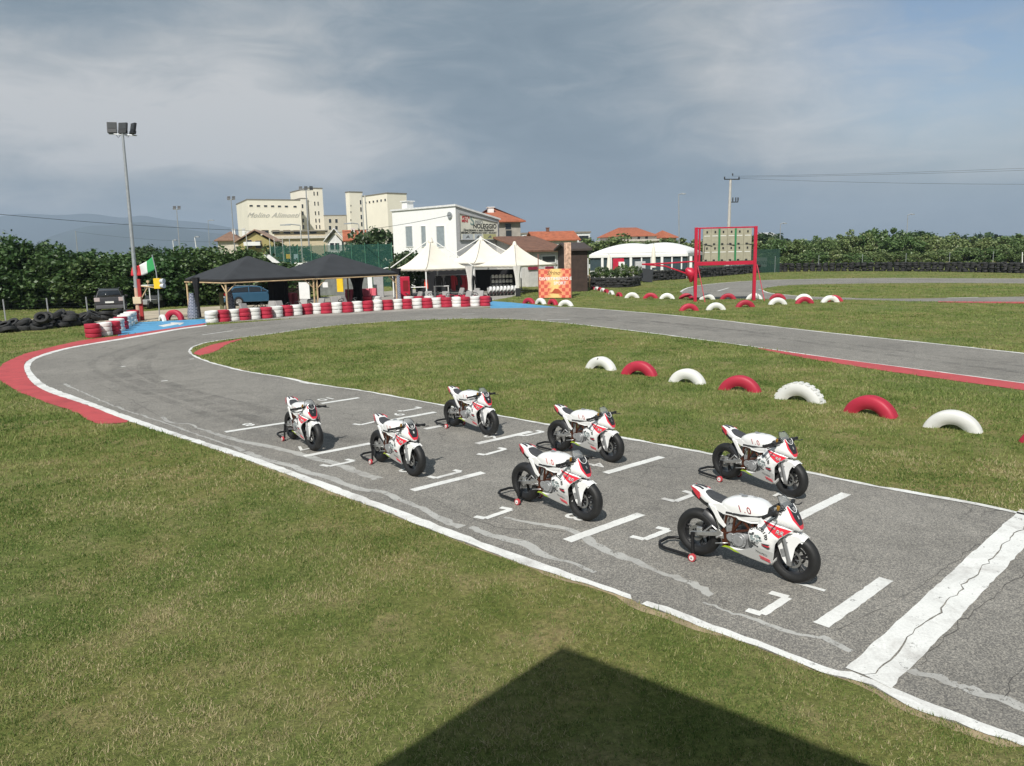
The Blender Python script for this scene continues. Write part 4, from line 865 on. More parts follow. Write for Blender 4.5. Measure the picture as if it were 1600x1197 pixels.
for i, (f, r, lab) in enumerate(BIKES):
    fo, ro = G(*f), G(*r); d = (fo - ro).normalized(); rz = math.atan2(d.y, d.x)
    b = bp if i == 0 else copy_tree(bp); st = sp if i == 0 else copy_tree(sp)
    org = fo - Vector((math.cos(rz), math.sin(rz), 0)) * 1.055 + Vector((math.sin(rz), -math.cos(rz), 0)) * 0.055
    for o in (b, st): o.location = (org.x, org.y, 0.004); o.rotation_euler = (0, 0, rz)
    b.rotation_euler = (R_([0, 0.4, -0.5, 0.3, -0.4, 0.2, -0.3][i]), 0, rz)
    st_ang = R_([0, -2, 4, -3, 6, 3, 8][i]); pv_ = Vector((0.955, 0, 0.50)); Ms = Matrix.Translation(pv_) @ Matrix.Rotation(st_ang, 4, Vector((-0.40, 0, 0.92))) @ Matrix.Translation(-pv_)
    fw = 0
    for ch in b.children:
        n_ = ch.name.split('.')[0]
        if n_ in ('fork_leg', 'brake_caliper', 'front_mudguard', 'triple_clamp', 'handlebar', 'brake_reservoir') or (n_ == 'wheel' and max(v_.co.x for v_ in ch.data.vertices) > 0.6): ch.matrix_basis = Ms @ ch.matrix_basis
    b['label'] = 'white and red racing minibike ' + lab
    st['label'] = 'black paddock stand under the rear wheel of the minibike ' + ['nearest the finish line', 'foremost in the far row', 'second in the near row', 'second in the far row', 'third in the near row', 'last in the far row', 'farthest left'][i]
# ------------------------------------------------------------------ painted and bare tyres
def painted(name, col, rough, chip=0.30):
    m, nt, bs = newmat(name); v = coords(nt)
    oi = N(nt, 'ShaderNodeObjectInfo'); sv = N(nt, 'ShaderNodeVectorMath', operation='ADD'); L(nt, v, sv.inputs[0])
    cx = N(nt, 'ShaderNodeCombineXYZ'); L(nt, oi.outputs['Random'], cx.inputs[0]); sc = N(nt, 'ShaderNodeVectorMath', operation='SCALE'); sc.inputs['Scale'].default_value = 20
    L(nt, cx.outputs[0], sc.inputs[0]); L(nt, sc.outputs[0], sv.inputs[1])
    f = noise(nt, sv.outputs[0], 5, 5, 0.65)
    b = ramp(nt, noise(nt, sv.outputs[0], 2.2, 3), [(0.3, tuple(c * 0.86 for c in col)), (0.7, col)])
    r = ramp(nt, oi.outputs['Random'], [(0.0, (0.86, 0.86, 0.86)), (1.0, (1.04, 1.04, 1.04))])
    c = mixc(nt, 1.0, b, r, 'MULTIPLY')
    c = mixc(nt, ramp(nt, f, [(chip - 0.02, (1, 1, 1)), (chip + 0.02, (0, 0, 0))]), c, (0.05, 0.045, 0.04))
    L(nt, c, bs.inputs['Base Color']); bs.inputs['Roughness'].default_value = rough; bs.inputs['Specular IOR Level'].default_value = 0.35
    bump(nt, bs, noise(nt, v, 22, 3), 0.25, 0.01); return m
T_RED = painted('red_tyre_paint', (0.46, 0.030, 0.060), 0.5); T_WHITE = painted('white_tyre_paint', (0.80, 0.80, 0.77), 0.55, 0.31); T_BLACK = mat('old_black_tyre', (0.022, 0.022, 0.022), 0.75, var=0.4, scale=6, bmp=0.3, bscale=30)
T_RUB = mat('tyre_inside', (0.03, 0.028, 0.026), 0.85)
def tyre_mesh(name, R, r, w, mats, lugs=0, axis=(0, 0, 1), n=40, groove=False):
    mb = MB(); h = w / 2; sw = R - r
    prof = [(r, -h * 0.66), (r + sw * 0.25, -h * 0.95), (r + sw * 0.55, -h), (r + sw * 0.80, -h * 0.93), (R - sw * 0.05, -h * 0.78), (R, -h * 0.5), (R + sw * .01, 0), (R, h * 0.5), (R - sw * 0.05, h * 0.78), (r + sw * 0.80, h * 0.93), (r + sw * 0.55, h), (r + sw * 0.25, h * 0.95), (r, h * 0.66)]
    if groove: prof = prof[:5] + [(R, -h * 0.62), (R, -h * .36), (R - .022, -h * .33), (R - .022, -h * .27), (R + .002, -h * .24), (R + .004, -h * .04), (R - .020, -h * .02), (R - .020, h * .04), (R + .004, h * .07), (R, h * .30), (R - .022, h * .33), (R - .022, h * .39), (R, h * .42), (R, h * .62)] + prof[8:]
    ins = [(r - sw * .06, h * 0.60), (R - sw * 0.14, h * 0.80), (R - sw * 0.10, 0), (R - sw * 0.14, -h * 0.80), (r - sw * .06, -h * 0.60)]
    mb.lathe(prof, (0, 0, 0), axis, n, 0); mb.lathe([prof[-1]] + ins + [prof[0]], (0, 0, 0), axis, n, 1)
    if lugs:
        ax = Vector(axis).normalized(); u = ax.orthogonal().normalized(); w_ = ax.cross(u)
        for i in range(lugs):
            for sd in (-1, 1):
                t = 2 * math.pi * (i + (0.25 if sd > 0 else -0.25)) / lugs; d = u * math.cos(t) + w_ * math.sin(t); e = ax.cross(d)
                Mx = Matrix((d, e, ax)).transposed()
                mb.box(d * (R + 0.002) + ax * sd * h * 0.42, (0.020, 2 * math.pi * R / lugs * 0.55, h * 0.62), 0, M=Mx)
    return mb.mesh(name, mats)
def place(name, me, loc, rot, label, cat='tyre', group=None):
    o = bpy.data.objects.new(name, me); COL.objects.link(o); o.location = loc; o.rotation_euler = rot
    return tag(o, label, cat, group)
# half buried truck tyres: built standing (axis along local Y)
HT = {}
for lug in (0, 26):
    for k, m in (('red', T_RED), ('white', T_WHITE)):
        HT[k, lug] = tyre_mesh('half_tyre', 0.52, 0.285, 0.27, [m, m], lug, (0, 1, 0), 56, groove=not lug)
def half(k, pl, pr, label, group, lug=0, D=None, sink=0.15):
    a, b = G(*pl), G(*pr); d = b - a; c = (a + b) / 2
    sc = (d.length / 2) / 0.485 if D is None else D / 1.04
    if sc > 1.12: sc = 1.12
    o = place('half_buried_tyre', HT[k, lug], (c.x, c.y, -sink * sc), (0, 0, math.atan2(d.y, d.x)), label, 'tyre', group)
    o.scale = (sc,) * 3; o.rotation_euler[1] = random.uniform(-3, 3); o.rotation_euler[0] = R_(random.uniform(-3, 3)); return o
g1 = 'half buried tyres dividing the infield grass'
near = [('white', (917, 575), (961, 579), 0), ('red', (973, 584), (1025, 588.5), 0), ('white', (1047, 596), (1101, 601), 0), ('red', (1124, 608.5), (1188, 613.5), 0), ('white', (1213, 622), (1286, 631), 26), ('red', (1321, 642.5), (1401, 654), 0), ('white', (1444, 666), (1534, 677), 0), ('red', (1593, 690), (1700, 704), 0)]
labs = ['white half tyre, smallest and farthest left of the infield row', 'red half tyre nearest the left end of the infield row', 'white half tyre between the two leftmost red ones on the infield', 'red half tyre in the middle of the infield row', 'white half tyre with chunky lugged tread on the infield', 'large red half tyre between the lugged white one and the rightmost white one', 'largest white half tyre at the right of the infield row', 'red half tyre cut off by the right edge of the photo']
for (k, a, b, lg), l in zip(near, labs): half(k, a, b, l, g1, lg)
g2 = 'half buried tyres below the festival poster'
for (k, a, b), l in zip([('red', (820, 474), (833, 474.5)), ('white', (838, 474.5), (851.5, 475.5)), ('red', (856, 475.5), (872, 477)), ('white', (873, 478), (895, 478.5))],
        ['red half tyre left of the flame coloured poster', 'small white half tyre below the left side of the flame coloured poster', 'red half tyre below the right side of the flame coloured poster', 'white half tyre, biggest of four below the flame coloured poster']): half(k, a, b, l, g2, D=1.0)
g3 = 'half buried tyres along the far grass'
rows = [('red', 922, 931, 452.5), ('white', 928, 937.5, 453.6), ('red', 934, 941, 454.5), ('white', 938, 946, 455.8), ('red', 943, 951, 457.5), ('white', 949.5, 961, 460), ('red', 961.5, 973.5, 463), ('white', 979, 996, 465.5), ('red', 1006.5, 1026.5, 466.3), ('white', 1031.5, 1053, 467), ('red', 1062, 1083, 467.3), ('white', 1094, 1116, 468), ('red', 1126, 1149, 467.5), ('white', 1169, 1188, 467.5), ('red', 1201, 1229, 468), ('white', 1242, 1270, 469), ('red', 1291, 1315, 471)]
for i, (k, x0, x1, y) in enumerate(rows):
    l = (f'{k} half tyre, {ORD[i]} from the left in the row behind the scoreboard')
    o = half(k, (x0, y), (x1, y - 0.004 * (x1 - x0)), l, g3, D=1.02)
    if i < 7: o.rotation_euler[2] += R_(-55); o.scale = (0.82,) * 3
g4 = 'half buried tyres in front of the scoreboard'
for (k, x0, x1, y), l in zip([('red', 1064, 1089, 486), ('white', 1103, 1134, 484.5), ('red', 1148, 1181, 480), ('white', 1201, 1229, 476), ('red', 1242, 1272, 474.5), ('white', 1284, 1310, 472.5)],
        ['red half tyre, leftmost of the front row by the scoreboard', 'white half tyre in front of the scoreboard between two red ones', 'red half tyre in front of the right scoreboard post', 'white half tyre right of the scoreboard in the front row', 'red half tyre between the two white ones right of the scoreboard', 'white half tyre at the right end of the scoreboard row']): half(k, (x0, y), (x1, y - 0.6), l, g4, D=1.05)
# car tyres laid flat in stacks
TM = {k: tyre_mesh('painted_tyre', 0.315, 0.19, 0.20, [m, m], 0, (0, 0, 1), 26) for k, m in (('red', T_RED), ('white', T_WHITE))}
BT = tyre_mesh('black_tyre', 0.31, 0.18, 0.21, [T_BLACK, T_RUB], 0, (0, 0, 1), 20)
LEV = ['bottom', 'middle', 'top', 'topmost extra']
def stack(k, p, n, which, group, name='painted_tyre', rm=0.01):
    z = 0.10
    for j in range(n):
        me = TM[k] if k in TM else BT
        o = place(name, me, (p.x + random.gauss(0, rm), p.y + random.gauss(0, rm), z), (R_(random.uniform(-2, 2)), R_(random.uniform(-2, 2)), random.uniform(0, 6.28)), f'{k} painted tyre, {LEV[j]} of the {which}', 'tyre', group)
        s = random.uniform(0.96, 1.04); o.scale = (s, s, 0.98); z += 0.196
wpx = [(331, 506.5), (349.6, 505), (365.4, 503.5), (382, 502.5), (398, 501.2), (416.5, 499.8), (433, 498), (449, 496.5), (463.4, 495.4), (480, 493.8), (495.5, 492.8), (510, 492.4), (526.5, 491.6), (543, 490.8), (558.5, 489.6), (574.6, 488.8), (590, 487.8), (606, 486.8), (621, 485.8), (636, 485.2), (651.8, 484.4), (667.6, 483.8), (682, 483), (698, 482.6), (714, 482), (726.3, 481.6), (742, 481), (758.4, 480.6)]
for i, (u, v) in enumerate(wpx):
    p = G(u, v - 2.5); stack('white' if i % 2 == 0 else 'red', p, 3, f'{ORD[i]} stack from the left along the track', 'long wall of red and white tyre stacks')
for i, (u, v, k) in enumerate(((639, 478, 'white'), (655, 477.5, 'red'), (671, 477, 'white'), (689, 476.5, 'red'), (575, 477, 'red'), (589, 476.5, 'white'))):
    stack(k, G(u, v), 3, ['white back stack by the white tent pole', 'red back stack by the white tent pole', 'second white back stack', 'red back stack at right', 'red stack beside the dark curtain', 'white stack beside the dark curtain'][i], 'tyre stacks behind the long wall')
lst = [(146, 529.5, 'red', 'stack nearest the hairpin kerb'), (164, 527, 'white', 'stack beside the nearest red one at the blue apron'), (177.5, 525, 'red', 'second red stack along the blue apron'), (184, 520, 'white', 'fourth stack along the blue apron'), (190, 516.5, 'red', 'fifth stack along the blue apron'), (195.5, 513, 'white', 'sixth stack along the blue apron'), (200, 510, 'white', 'seventh stack along the blue apron'), (204.5, 507, 'white', 'eighth stack along the blue apron'), (209, 504.5, 'red', 'stack by the lamp post foot')]
for u, v, k, l in lst: stack(k, G(u, v - 2), 3, l, 'tyre stacks at the edge of the blue apron')
# jumbled pile of bare tyres at the left
pos = []; r = random.Random(12); nb = 0
for i in range(26):
    t = i / 25; u = -12 + 150 * t + r.uniform(-2, 2); v = 519.5 - 13 * t + r.uniform(-2.5, 2.5); p = G(u, v)
    pos.append((p.x, p.y, 0.13, R_(r.uniform(-25, 25)), R_(r.uniform(-25, 25))))
    if i % 3 != 2: pos.append((p.x + r.uniform(-.3, .3), p.y + .15 + r.uniform(-.2, .2), 0.34, R_(r.uniform(-35, 35)), R_(r.uniform(-35, 35))))
    if i in (12, 13, 14, 15, 17, 20, 21): pos.append((p.x + r.uniform(-.2, .2), p.y + .2, 0.56, R_(r.uniform(-30, 30)), R_(r.uniform(-45, 45))))
for i in range(9):
    t = i / 8; p = G(138 + 70 * t, 503 - 8 * t + r.uniform(-1, 1)); pos.append((p.x, p.y, 0.14, R_(r.uniform(-20, 20)), R_(r.uniform(-20, 20))))
    if i % 2: pos.append((p.x, p.y + .1, 0.36, R_(r.uniform(-30, 30)), R_(r.uniform(-30, 30))))
pos.sort(key=lambda q: q[0])
for i, q in enumerate(pos):
    lv = 'lying on the ground' if q[2] < 0.2 else ('lying on others' if q[2] < 0.5 else 'on top of the heap')
    o = place('black_tyre', BT, q[:3], (q[3], q[4], r.uniform(0, 6)), f'bare black tyre {lv} in the left tyre pile', 'tyre', 'bare black tyres piled by the dirt road'); s = r.uniform(0.9, 1.2); o.scale = (s, s, r.uniform(.85, 1.1))
LBL = {}
# two big painted tyres standing by the lamp post
p = G(250, 501); o = place('half_buried_tyre', HT['red', 0], (p.x, p.y, 0.05), (0, 0, R_(-12)), 'big red half tyre on the blue apron edge, right of the lamp post', 'tyre'); o.scale = (1.05,) * 3
p = G(274.5 - 2, 500)
o.location = (p.x, p.y, 0.0)
p = G(254, 501.5); o = place('half_buried_tyre', HT['white', 0], (p.x, p.y, -0.08), (0, 0, R_(-50)), 'dirty white half tyre leaning beside the big red one', 'tyre'); o.scale = (0.8,) * 3
# long far wall of black tyres at the edge of the circuit
segs = [[(895, 447), (925, 449), (975, 449), (1000, 446)], [(1000, 440), (1045, 437.5), (1085, 434.5), (1130, 431), (1200, 425.5), (1300, 424), (1400, 424), (1500, 425), (1600, 427), (1700, 427.5), (1900, 424), (2100, 421)]]
cand = []
for si, sg in enumerate(segs):
    pl = crom(gl(sg), 10); acc = 0
    for a, b in zip(pl, pl[1:]):
        n = max(1, int((b - a).length / 0.60))
        for q in range(n):
            p = a.lerp(b, q / n); cand.append((p, si))
r = random.Random(5)
wall_mb = MB(); tmp = tyre_mesh('far_tyre', 0.31, 0.18, 0.21, [T_BLACK, T_RUB], 0, (0, 0, 1), 10)
tv = [v.co.copy() for v in tmp.vertices]; tf = [tuple(p.vertices) for p in tmp.polygons]; ti = [p.material_index for p in tmp.polygons]
ind = 0
for p, si in cand:
    for lv in range(5 if si else 4):
        q = Vector((p.x + r.gauss(0, .05), p.y + r.gauss(0, .06), 0.10 + lv * 0.2)); rot = Matrix.Rotation(R_(r.gauss(0, 8)), 3, 'X') @ Matrix.Rotation(R_(r.gauss(0, 8)), 3, 'Y')
        if si == 0 and ind < 110 and lv >= 0:
            o = place('black_tyre', BT, q, rot.to_euler(), 'bare black tyre in the tyre barrier in front of the white pavilion', 'tyre', 'black tyre barrier by the white pavilion'); ind += 1
        else:
            k = len(wall_mb.v); wall_mb.add([q + rot @ v for v in tv], tf, 0, True)
            for i_ in range(len(tf)): wall_mb.m[-len(tf) + i_] = ti[i_]
tag(wall_mb.build('tyre_wall', [T_BLACK, T_RUB]), 'long wall of stacked bare black tyres round the far edge of the circuit', 'tyre wall', kind='stuff')
# ------------------------------------------------------------------ paddock: tents, karts, cars, scoreboard, posters, lamps
GALV = mat('galvanised_steel', (0.42, 0.44, 0.46), 0.45, metal=0.5, var=0.12, scale=8); DARKM = mat('dark_metal', (0.03, 0.032, 0.035), 0.5, metal=0.3)
TENT_W = mat('cream_canvas', (0.78, 0.73, 0.63), 0.8, var=0.06, scale=1.2); TENT_K = mat('charcoal_canvas', (0.030, 0.032, 0.036), 0.75, var=0.2, scale=1.5); WOOD = mat('pale_timber', (0.52, 0.38, 0.22), 0.75, var=0.25, scale=6)
CURT = mat('black_curtain', (0.010, 0.010, 0.012), 0.9); WCURT = mat('white_curtain', (0.66, 0.64, 0.60), 0.85, var=0.1, scale=4); PAINTR = mat('red_enamel', (0.47, 0.015, 0.045), 0.4, var=0.1); WHITE = mat('white_enamel', (0.78, 0.78, 0.76), 0.5, var=0.06)
YEL = mat('yellow_board', (0.80, 0.52, 0.02), 0.6); PLY = mat('weathered_panel', (0.34, 0.32, 0.24), 0.8, var=0.12, scale=4); GREEN = mat('green_enamel', (0.03, 0.20, 0.08), 0.5)
def tcorner(px, base_px=None, Y=None):
    return None
def curtain(mb, p, h, w, mi=0, waist=0.5, seed=0):
    r = random.Random(seed); rings = []
    for k in range(9):
        t = k / 8; z = h * (1 - t); ww = w * (1 - (1 - waist) * math.sin(min(1, t / 0.65) * math.pi / 2)) if t < 0.65 else w * (waist + (t - 0.65) * 0.55)
        ring = []
        for j in range(24):
            a = 2 * math.pi * j / 24; rr = ww * (1 + 0.13 * math.sin(a * 6 + r.random() * .6))
            ring.append(Vector((p[0] + math.cos(a) * rr, p[1] + math.sin(a) * rr * 0.7, z)))
        rings.append(ring)
    mb.loft(rings, mi)
def gazebo(name, corner, a, Ls, he, hp, label, cat, group, fabric, concave, skirt, legmat, scallop=False, gut=None):
    e1 = Vector((math.cos(a), math.sin(a), 0)); e2 = Vector((-math.sin(a), math.cos(a), 0))
    c = corner + (e1 + e2) * Ls / 2
    root = thing(name, (c.x, c.y, 0), a, label, cat, group); h = Ls / 2
    mb = MB(); n = 9; sect = []
    seg = 16
    rings = []
    for k in range(n):
        t = k / (n - 1)
        rad = 1 - t; z = he + (hp - he) * (t ** concave)
        ring = []
        for sd in range(4):
            for j in range(seg):
                q = -1 + 2 * j / seg; x, y = ((q, -1), (1, q), (-q, 1), (-1, -q))[sd]
                sag = -0.10 * (1 - q * q) * rad * t * 4 * (1 if concave != 1 else 0.3) * (hp - he) * 0.35
                ring.append(Vector((x * h * max(rad, 0.02), y * h * max(rad, 0.02), z + sag)))
        rings.append(ring)
    # side valance
    low = []
    for sd in range(4):
        for j in range(seg):
            q = -1 + 2 * j / seg; x, y = ((q, -1), (1, q), (-q, 1), (-1, -q))[sd]
            low.append(Vector((x * h, y * h, he - skirt * (0.75 if (scallop and j % 2) else 1.0))))
    mb.loft([low] + rings, 0, caps=False)
    ro = mb.build('canopy', [fabric], root); so = ro.modifiers.new('skin', 'SOLIDIFY'); so.thickness = 0.012
    for sx, sy in ((-1, -1), (1, -1), (1, 1), (-1, 1)):
        mb = MB(); mb.tube([(sx * (h - .06), sy * (h - .06), 0), (sx * (h - .06), sy * (h - .06), he)], 0.055, 8); mb.build('leg', [legmat], root)
    if gut:
        mb = MB()
        for (x0, y0), (x1, y1) in (((-1, -1), (1, -1)), ((1, -1), (1, 1)), ((1, 1), (-1, 1)), ((-1, 1), (-1, -1))): mb.tube([(x0 * h * 1.01, y0 * h * 1.01, he - skirt - 0.03), (x1 * h * 1.01, y1 * h * 1.01, he - skirt - 0.03)], 0.035, 6)
        for sx, sy in ((-1, -1), (1, -1)):
            for dx, dy in ((1, 0), (0, 1)): mb.tube([(sx * (h - .05), sy * (h - .05), he - 0.75), (sx * (h - .05) - sx * dx * .6, sy * (h - .05) - sy * dy * .6, he - skirt - .05)], 0.03, 6)
        mb.build('timber_rail', [gut], root)
    return root, c, e1, e2
def by_span(base, uL, uR, ev, a=None):
    '''corner on the ground, bearing and side of a square whose outer eave corners show at uL and uR'''
    C = G(*base); best = None
    for d in ([math.degrees(a)] if a else [x * .5 for x in range(20, 160)]):
        f = Vector((math.cos(R_(d)), math.sin(R_(d)))); g = Vector((-f.y, f.x)); r = ray(uR, ev); k = r[0] / r[1]; Lf = (k * C.y - C.x) / (f.x - k * f.y); r = ray(uL, ev); k = r[0] / r[1]; Lg = (k * C.y - C.x) / (g.x - k * g.y)
        if Lf > 0 and Lg > 0 and (best is None or abs(Lf - Lg) < best[0]): best = (abs(Lf - Lg), R_(d), (Lf + Lg) / 2, Lf)
    return C, best[1], (best[2] if a is None else best[3])
pA, aA, LA = by_span((356, 496), 289, 492, 436); heA = zat(350, 437, pA.y); hpA = zat(389, 400, pA.y + LA * .7)
g_tents = 'charcoal gazebos with timber rails'
gz, cA, aA1, aA2 = gazebo('gazebo', pA, aA, LA, heA, hpA, 'dark grey pyramid gazebo sheltering the blue car, nearest the lamp post', 'gazebo', g_tents, TENT_K, 1.0, 0.16, WOOD, gut=WOOD)
pB = pA + aA1 * (LA * 1.02); f_ = aA1; r = ray(620, 422); k_ = r[0] / r[1]; LB = (k_ * pB.y - pB.x) / (f_.x - k_ * f_.y)
heB = zat(495, 431, pB.y); hpB = zat(532, 396, pB.y + LB * .7)
gz2, cB, aB1, aB2 = gazebo('gazebo', pB, aA, LB, heB, hpB, 'dark grey pyramid gazebo between the blue car and the white tents', 'gazebo', g_tents, TENT_K, 1.0, 0.16, WOOD, gut=WOOD)
def hang(root_label, world, h, w, m, seed, waist=0.55, grp='tied curtains on the gazebo legs'):
    mb = MB(); curtain(mb, (0, 0, 0), h, w, 0, waist, seed); o = mb.build('curtain', [m]); o.location = (world.x, world.y, 0)
    return tag(o, root_label, 'curtain', grp)
def gl2(u, v): return G(u, v)
for i, (u, v, h_, w_, l) in enumerate(((311, 496, 1.75, 0.2, 'black curtain tied at the left leg of the left gazebo'), (437, 484, 1.75, 0.55, 'straight black curtain panel right of the blue car'), (499, 479, 1.75, 0.24, 'black curtain at the leg shared by both gazebos'), (560, 473, 1.8, 0.62, 'black curtain tied in the middle under the right gazebo'), (621, 469, 1.85, 0.33, 'black curtain at the right leg of the right gazebo'))):
    p = G(u, v); hh = zat(u, 434 - (u - 300) * 0.045, p.y); hang(l, p, max(1.5, hh), w_, CURT, i, 0.95 if i == 1 else 0.42)
# white pagoda tents
def pagoda(base, a, uL, uR, eave_v, peak, label, eu):
    p, a, Ls = by_span(base, uL, uR, eave_v); he = zat(eu, eave_v, p.y); hp = zat(peak[0], peak[1], p.y + Ls * 0.68)
    r_, c, e1, e2 = gazebo('pagoda_tent', p, a, Ls, he, hp, label, 'tent', 'white pagoda tents', TENT_W, 1.75, 0.16, WHITE, scallop=True)
    mb = MB(); mb.lathe([(0.0001, hp + .16), (0.10, hp + .12), (0.16, hp - 0.05), (0.20, hp - .2), (0.0001, hp - .25)], (0, 0, 0), (0, 0, 1), 12); mb.build('peak_cap', [TENT_W], r_)
    mb = MB()
    for sx, sy in ((-1, -1),):
        pts = [Vector((sx * Ls / 2 * (1 - t) * 1.004, sy * Ls / 2 * (1 - t) * 1.004, he + (hp - he) * t ** 1.75 + 0.015)) for t in np.linspace(0, 0.97, 10)]; mb.tube(pts, 0.022, 5)
    mb.build('seam', [mat('canvas_seam', (0.25, 0.24, 0.22), 0.8)], r_)
    return r_, p, Ls, he, hp, c, e1, e2
t1 = pagoda((667, 467), R_(36), 612, 738, 421, (670.6, 374), 'white pagoda tent on the left of three, over the black kart stand', 665)
t3 = pagoda((808, 461), R_(45), 738, 871, 415, (804.5, 380), 'white pagoda tent on the right of three, beside the flame coloured poster', 808)

t2 = pagoda((742, 457.5), R_(38), 690, 815, 411, (742, 372.5), 'white pagoda tent in the middle, set back between the other two', 738)
def guys(T, pts):
    r_, p, Ls, he, hp, c, e1, e2 = T
    for (sx, sy) in pts:
        mb = MB(); mb.tube([(0, 0, hp + .05), (sx * Ls / 2 * 1.02, sy * Ls / 2 * 1.02, he + .12)], .035, 6); mb.build('guy_pole', [WHITE], r_)
guys(t1, ((-1, 1), (1, -1))); guys(t2, ((-1, 1), (1, -1)))
for u, v, l in ((735, 464.5, 'white curtain gathered at the post between the tents'), (809, 461.5, 'white curtain gathered at the front post of the right tent'), (735.5, 463, None)):
    if l: p = G(u, v); hang(l, p, zat(u, 416, p.y), 0.30, WCURT, int(u), 0.42, 'gathered white tent curtains')
# dark back walls inside the tents (what is seen under the canopies)
def panel(name, u0, u1, vt, vb, base_v, m, label, cat, th=0.06, group=None, zb=None):
    a, b = G(u0, base_v), G(u1, base_v); d = (b - a); L_ = d.length; rz = math.atan2(d.y, d.x); c = (a + b) / 2
    zt = zat((u0 + u1) / 2, vt, c.y); z0 = zat((u0 + u1) / 2, vb, c.y) if zb is None else zb
    mb = MB(); mb.box((0, 0, (zt + z0) / 2), (L_, th, zt - z0)); o = mb.build(name, [m]); o.location = (c.x, c.y, 0); o.rotation_euler = (0, 0, rz)
    return tag(o, label, cat, group)
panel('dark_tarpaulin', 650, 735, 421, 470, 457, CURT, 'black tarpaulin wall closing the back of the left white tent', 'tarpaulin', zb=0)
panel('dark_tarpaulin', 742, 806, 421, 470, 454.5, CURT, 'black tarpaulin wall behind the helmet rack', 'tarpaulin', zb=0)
# helmets on a rack
rack = thing('helmet_rack', G(785, 457), 0, 'three tier rack of white helmets in the right tent', 'rack')
pr = G(785, 457); rack.location = pr; rack.rotation_euler = (0, 0, R_(10)); mb = MB()
HZ = [zat(785, v, pr.y) for v in (431.5, 439, 447)]
for z in HZ: mb.box((0, 0.12, z - 0.16), (1.7, 0.30, 0.03))
for x in (-.86, .86): mb.box((x, .12, HZ[0] / 2), (0.04, 0.3, HZ[0]))
mb.build('shelf', [DARKM], rack)
mbh = MB(); mbh.lathe([(0.0001, 0.15), (0.09, 0.12), (0.13, 0.04), (0.135, -0.04), (0.11, -0.12), (0.0001, -0.125)], (0, 0, 0), (0, 0, 1), 14)
hm = mbh.mesh('helmet', [WHITE])
mbv = MB(); mbv.shell([(-0.085, 0.0), (0.085, 0.0), (0.08, 0.06), (-0.08, 0.06)], lambda p, t: Vector((p[0], -math.sqrt(max(0, 0.138 ** 2 - p[0] ** 2)) - t, p[1])), 0.006); vm = mbv.mesh('visor', [DARKM])
for ri, z in enumerate(HZ):
    for k in range(6):
        o = bpy.data.objects.new('helmet', hm); COL.objects.link(o); q = Matrix.Rotation(R_(10), 3, 'Z') @ Vector((-0.72 + k * 0.288, 0.05, 0)); o.location = (pr.x + q.x, pr.y + q.y, z - 0.02); o.rotation_euler = (0, 0, R_(10 + random.uniform(-25, 25)))
        tag(o, f'white helmet, {ORD[k]} from the left on the {("upper", "middle", "lower")[ri]} shelf of the rack', 'helmet', 'white helmets on the tent rack')
        v_ = bpy.data.objects.new('visor', vm); COL.objects.link(v_); v_.parent = o
# karts
def make_kart(colm):
    root = thing('go_kart', (0, 0, 0), 0, 'rental go kart', 'go kart', 'go karts parked behind the tyre wall')
    mb = MB(); mb.tube([(-0.55, -0.55, .14), (0.75, -0.35, .14), (0.95, 0, .14), (0.75, 0.35, .14), (-0.55, 0.55, .14)], 0.05, 6, closed=True); mb.box((0.1, 0, .10), (1.3, 0.6, 0.03)); mb.box((-0.62, 0, .16), (0.12, 1.25, 0.16)); mb.build('chassis', [DARKM], root)
    mb = MB(); mb.loft([[Vector((x, y, z)) for y, z in ((-w, .08), (w, .08), (w * .9, h), (-w * .9, h))] for x, w, h in ((0.70, .50, .20), (0.92, .46, .30), (1.02, .40, .16))]); mb.build('nose', [colm], root)
    for s in (-1, 1):
        mb = MB(); mb.loft([[Vector((x, y * s, z)) for y, z in ((.42, .08), (.68, .08), (.66, h), (.44, h))] for x, h in ((-0.35, .18), (0.1, .28), (0.5, .2))]); mb.build('side_pod', [colm], root)
    mb = MB(); mb.shell([(-0.42, 0.15), (-0.58, 0.62), (-0.50, 0.66), (-0.32, 0.24), (0.05, 0.16), (0.05, 0.10)], lambda p, t: Vector((p[0], -0.20 + t, p[1])), 0.40); mb.build('seat', [mat('kart_seat', (.30, .29, .28), .6)], root, 0.02)
    mb = MB(); mb.tube([(0.55, 0, .15), (0.28, 0, .50)], 0.02, 6); ax = Vector((-.6, 0, .8)); u = Vector((0, 1, 0)); w_ = ax.cross(u)
    mb.tube([Vector((0.28, 0, .5)) + (u * math.cos(t) + w_ * math.sin(t)) * .15 for t in np.linspace(0, 6.28, 13)[:-1]], 0.018, 5, closed=True); mb.build('steering_wheel', [DARKM], root)
    for x, y, w2 in ((-0.5, -.55, .2), (-0.5, .55, .2), (0.6, -.5, .13), (0.6, .5, .13)):
        mb = MB(); mb.lathe([(0.06, -w2 / 2), (0.13, -w2 / 2), (0.14, 0), (0.13, w2 / 2), (0.06, w2 / 2), (0.0001, 0)], (x, y, .14), (0, 1, 0), 14); mb.build('wheel', [B_RUB], root)
    return root
KR = make_kart(PAINTR); KW = make_kart(WHITE)
kp = [(393, 496, 'R'), (417, 492, 'R'), (446, 491, 'W'), (470, 489, 'R'), (492, 487, 'W'), (530, 484, 'R'), (548, 482, 'W'), (645, 474, 'R'), (672, 473.5, 'W'), (700, 474, 'R'), (724, 474, 'W'), (746, 473, 'R'), (712, 467, 'R'), (737, 468, 'R')]
used = set()
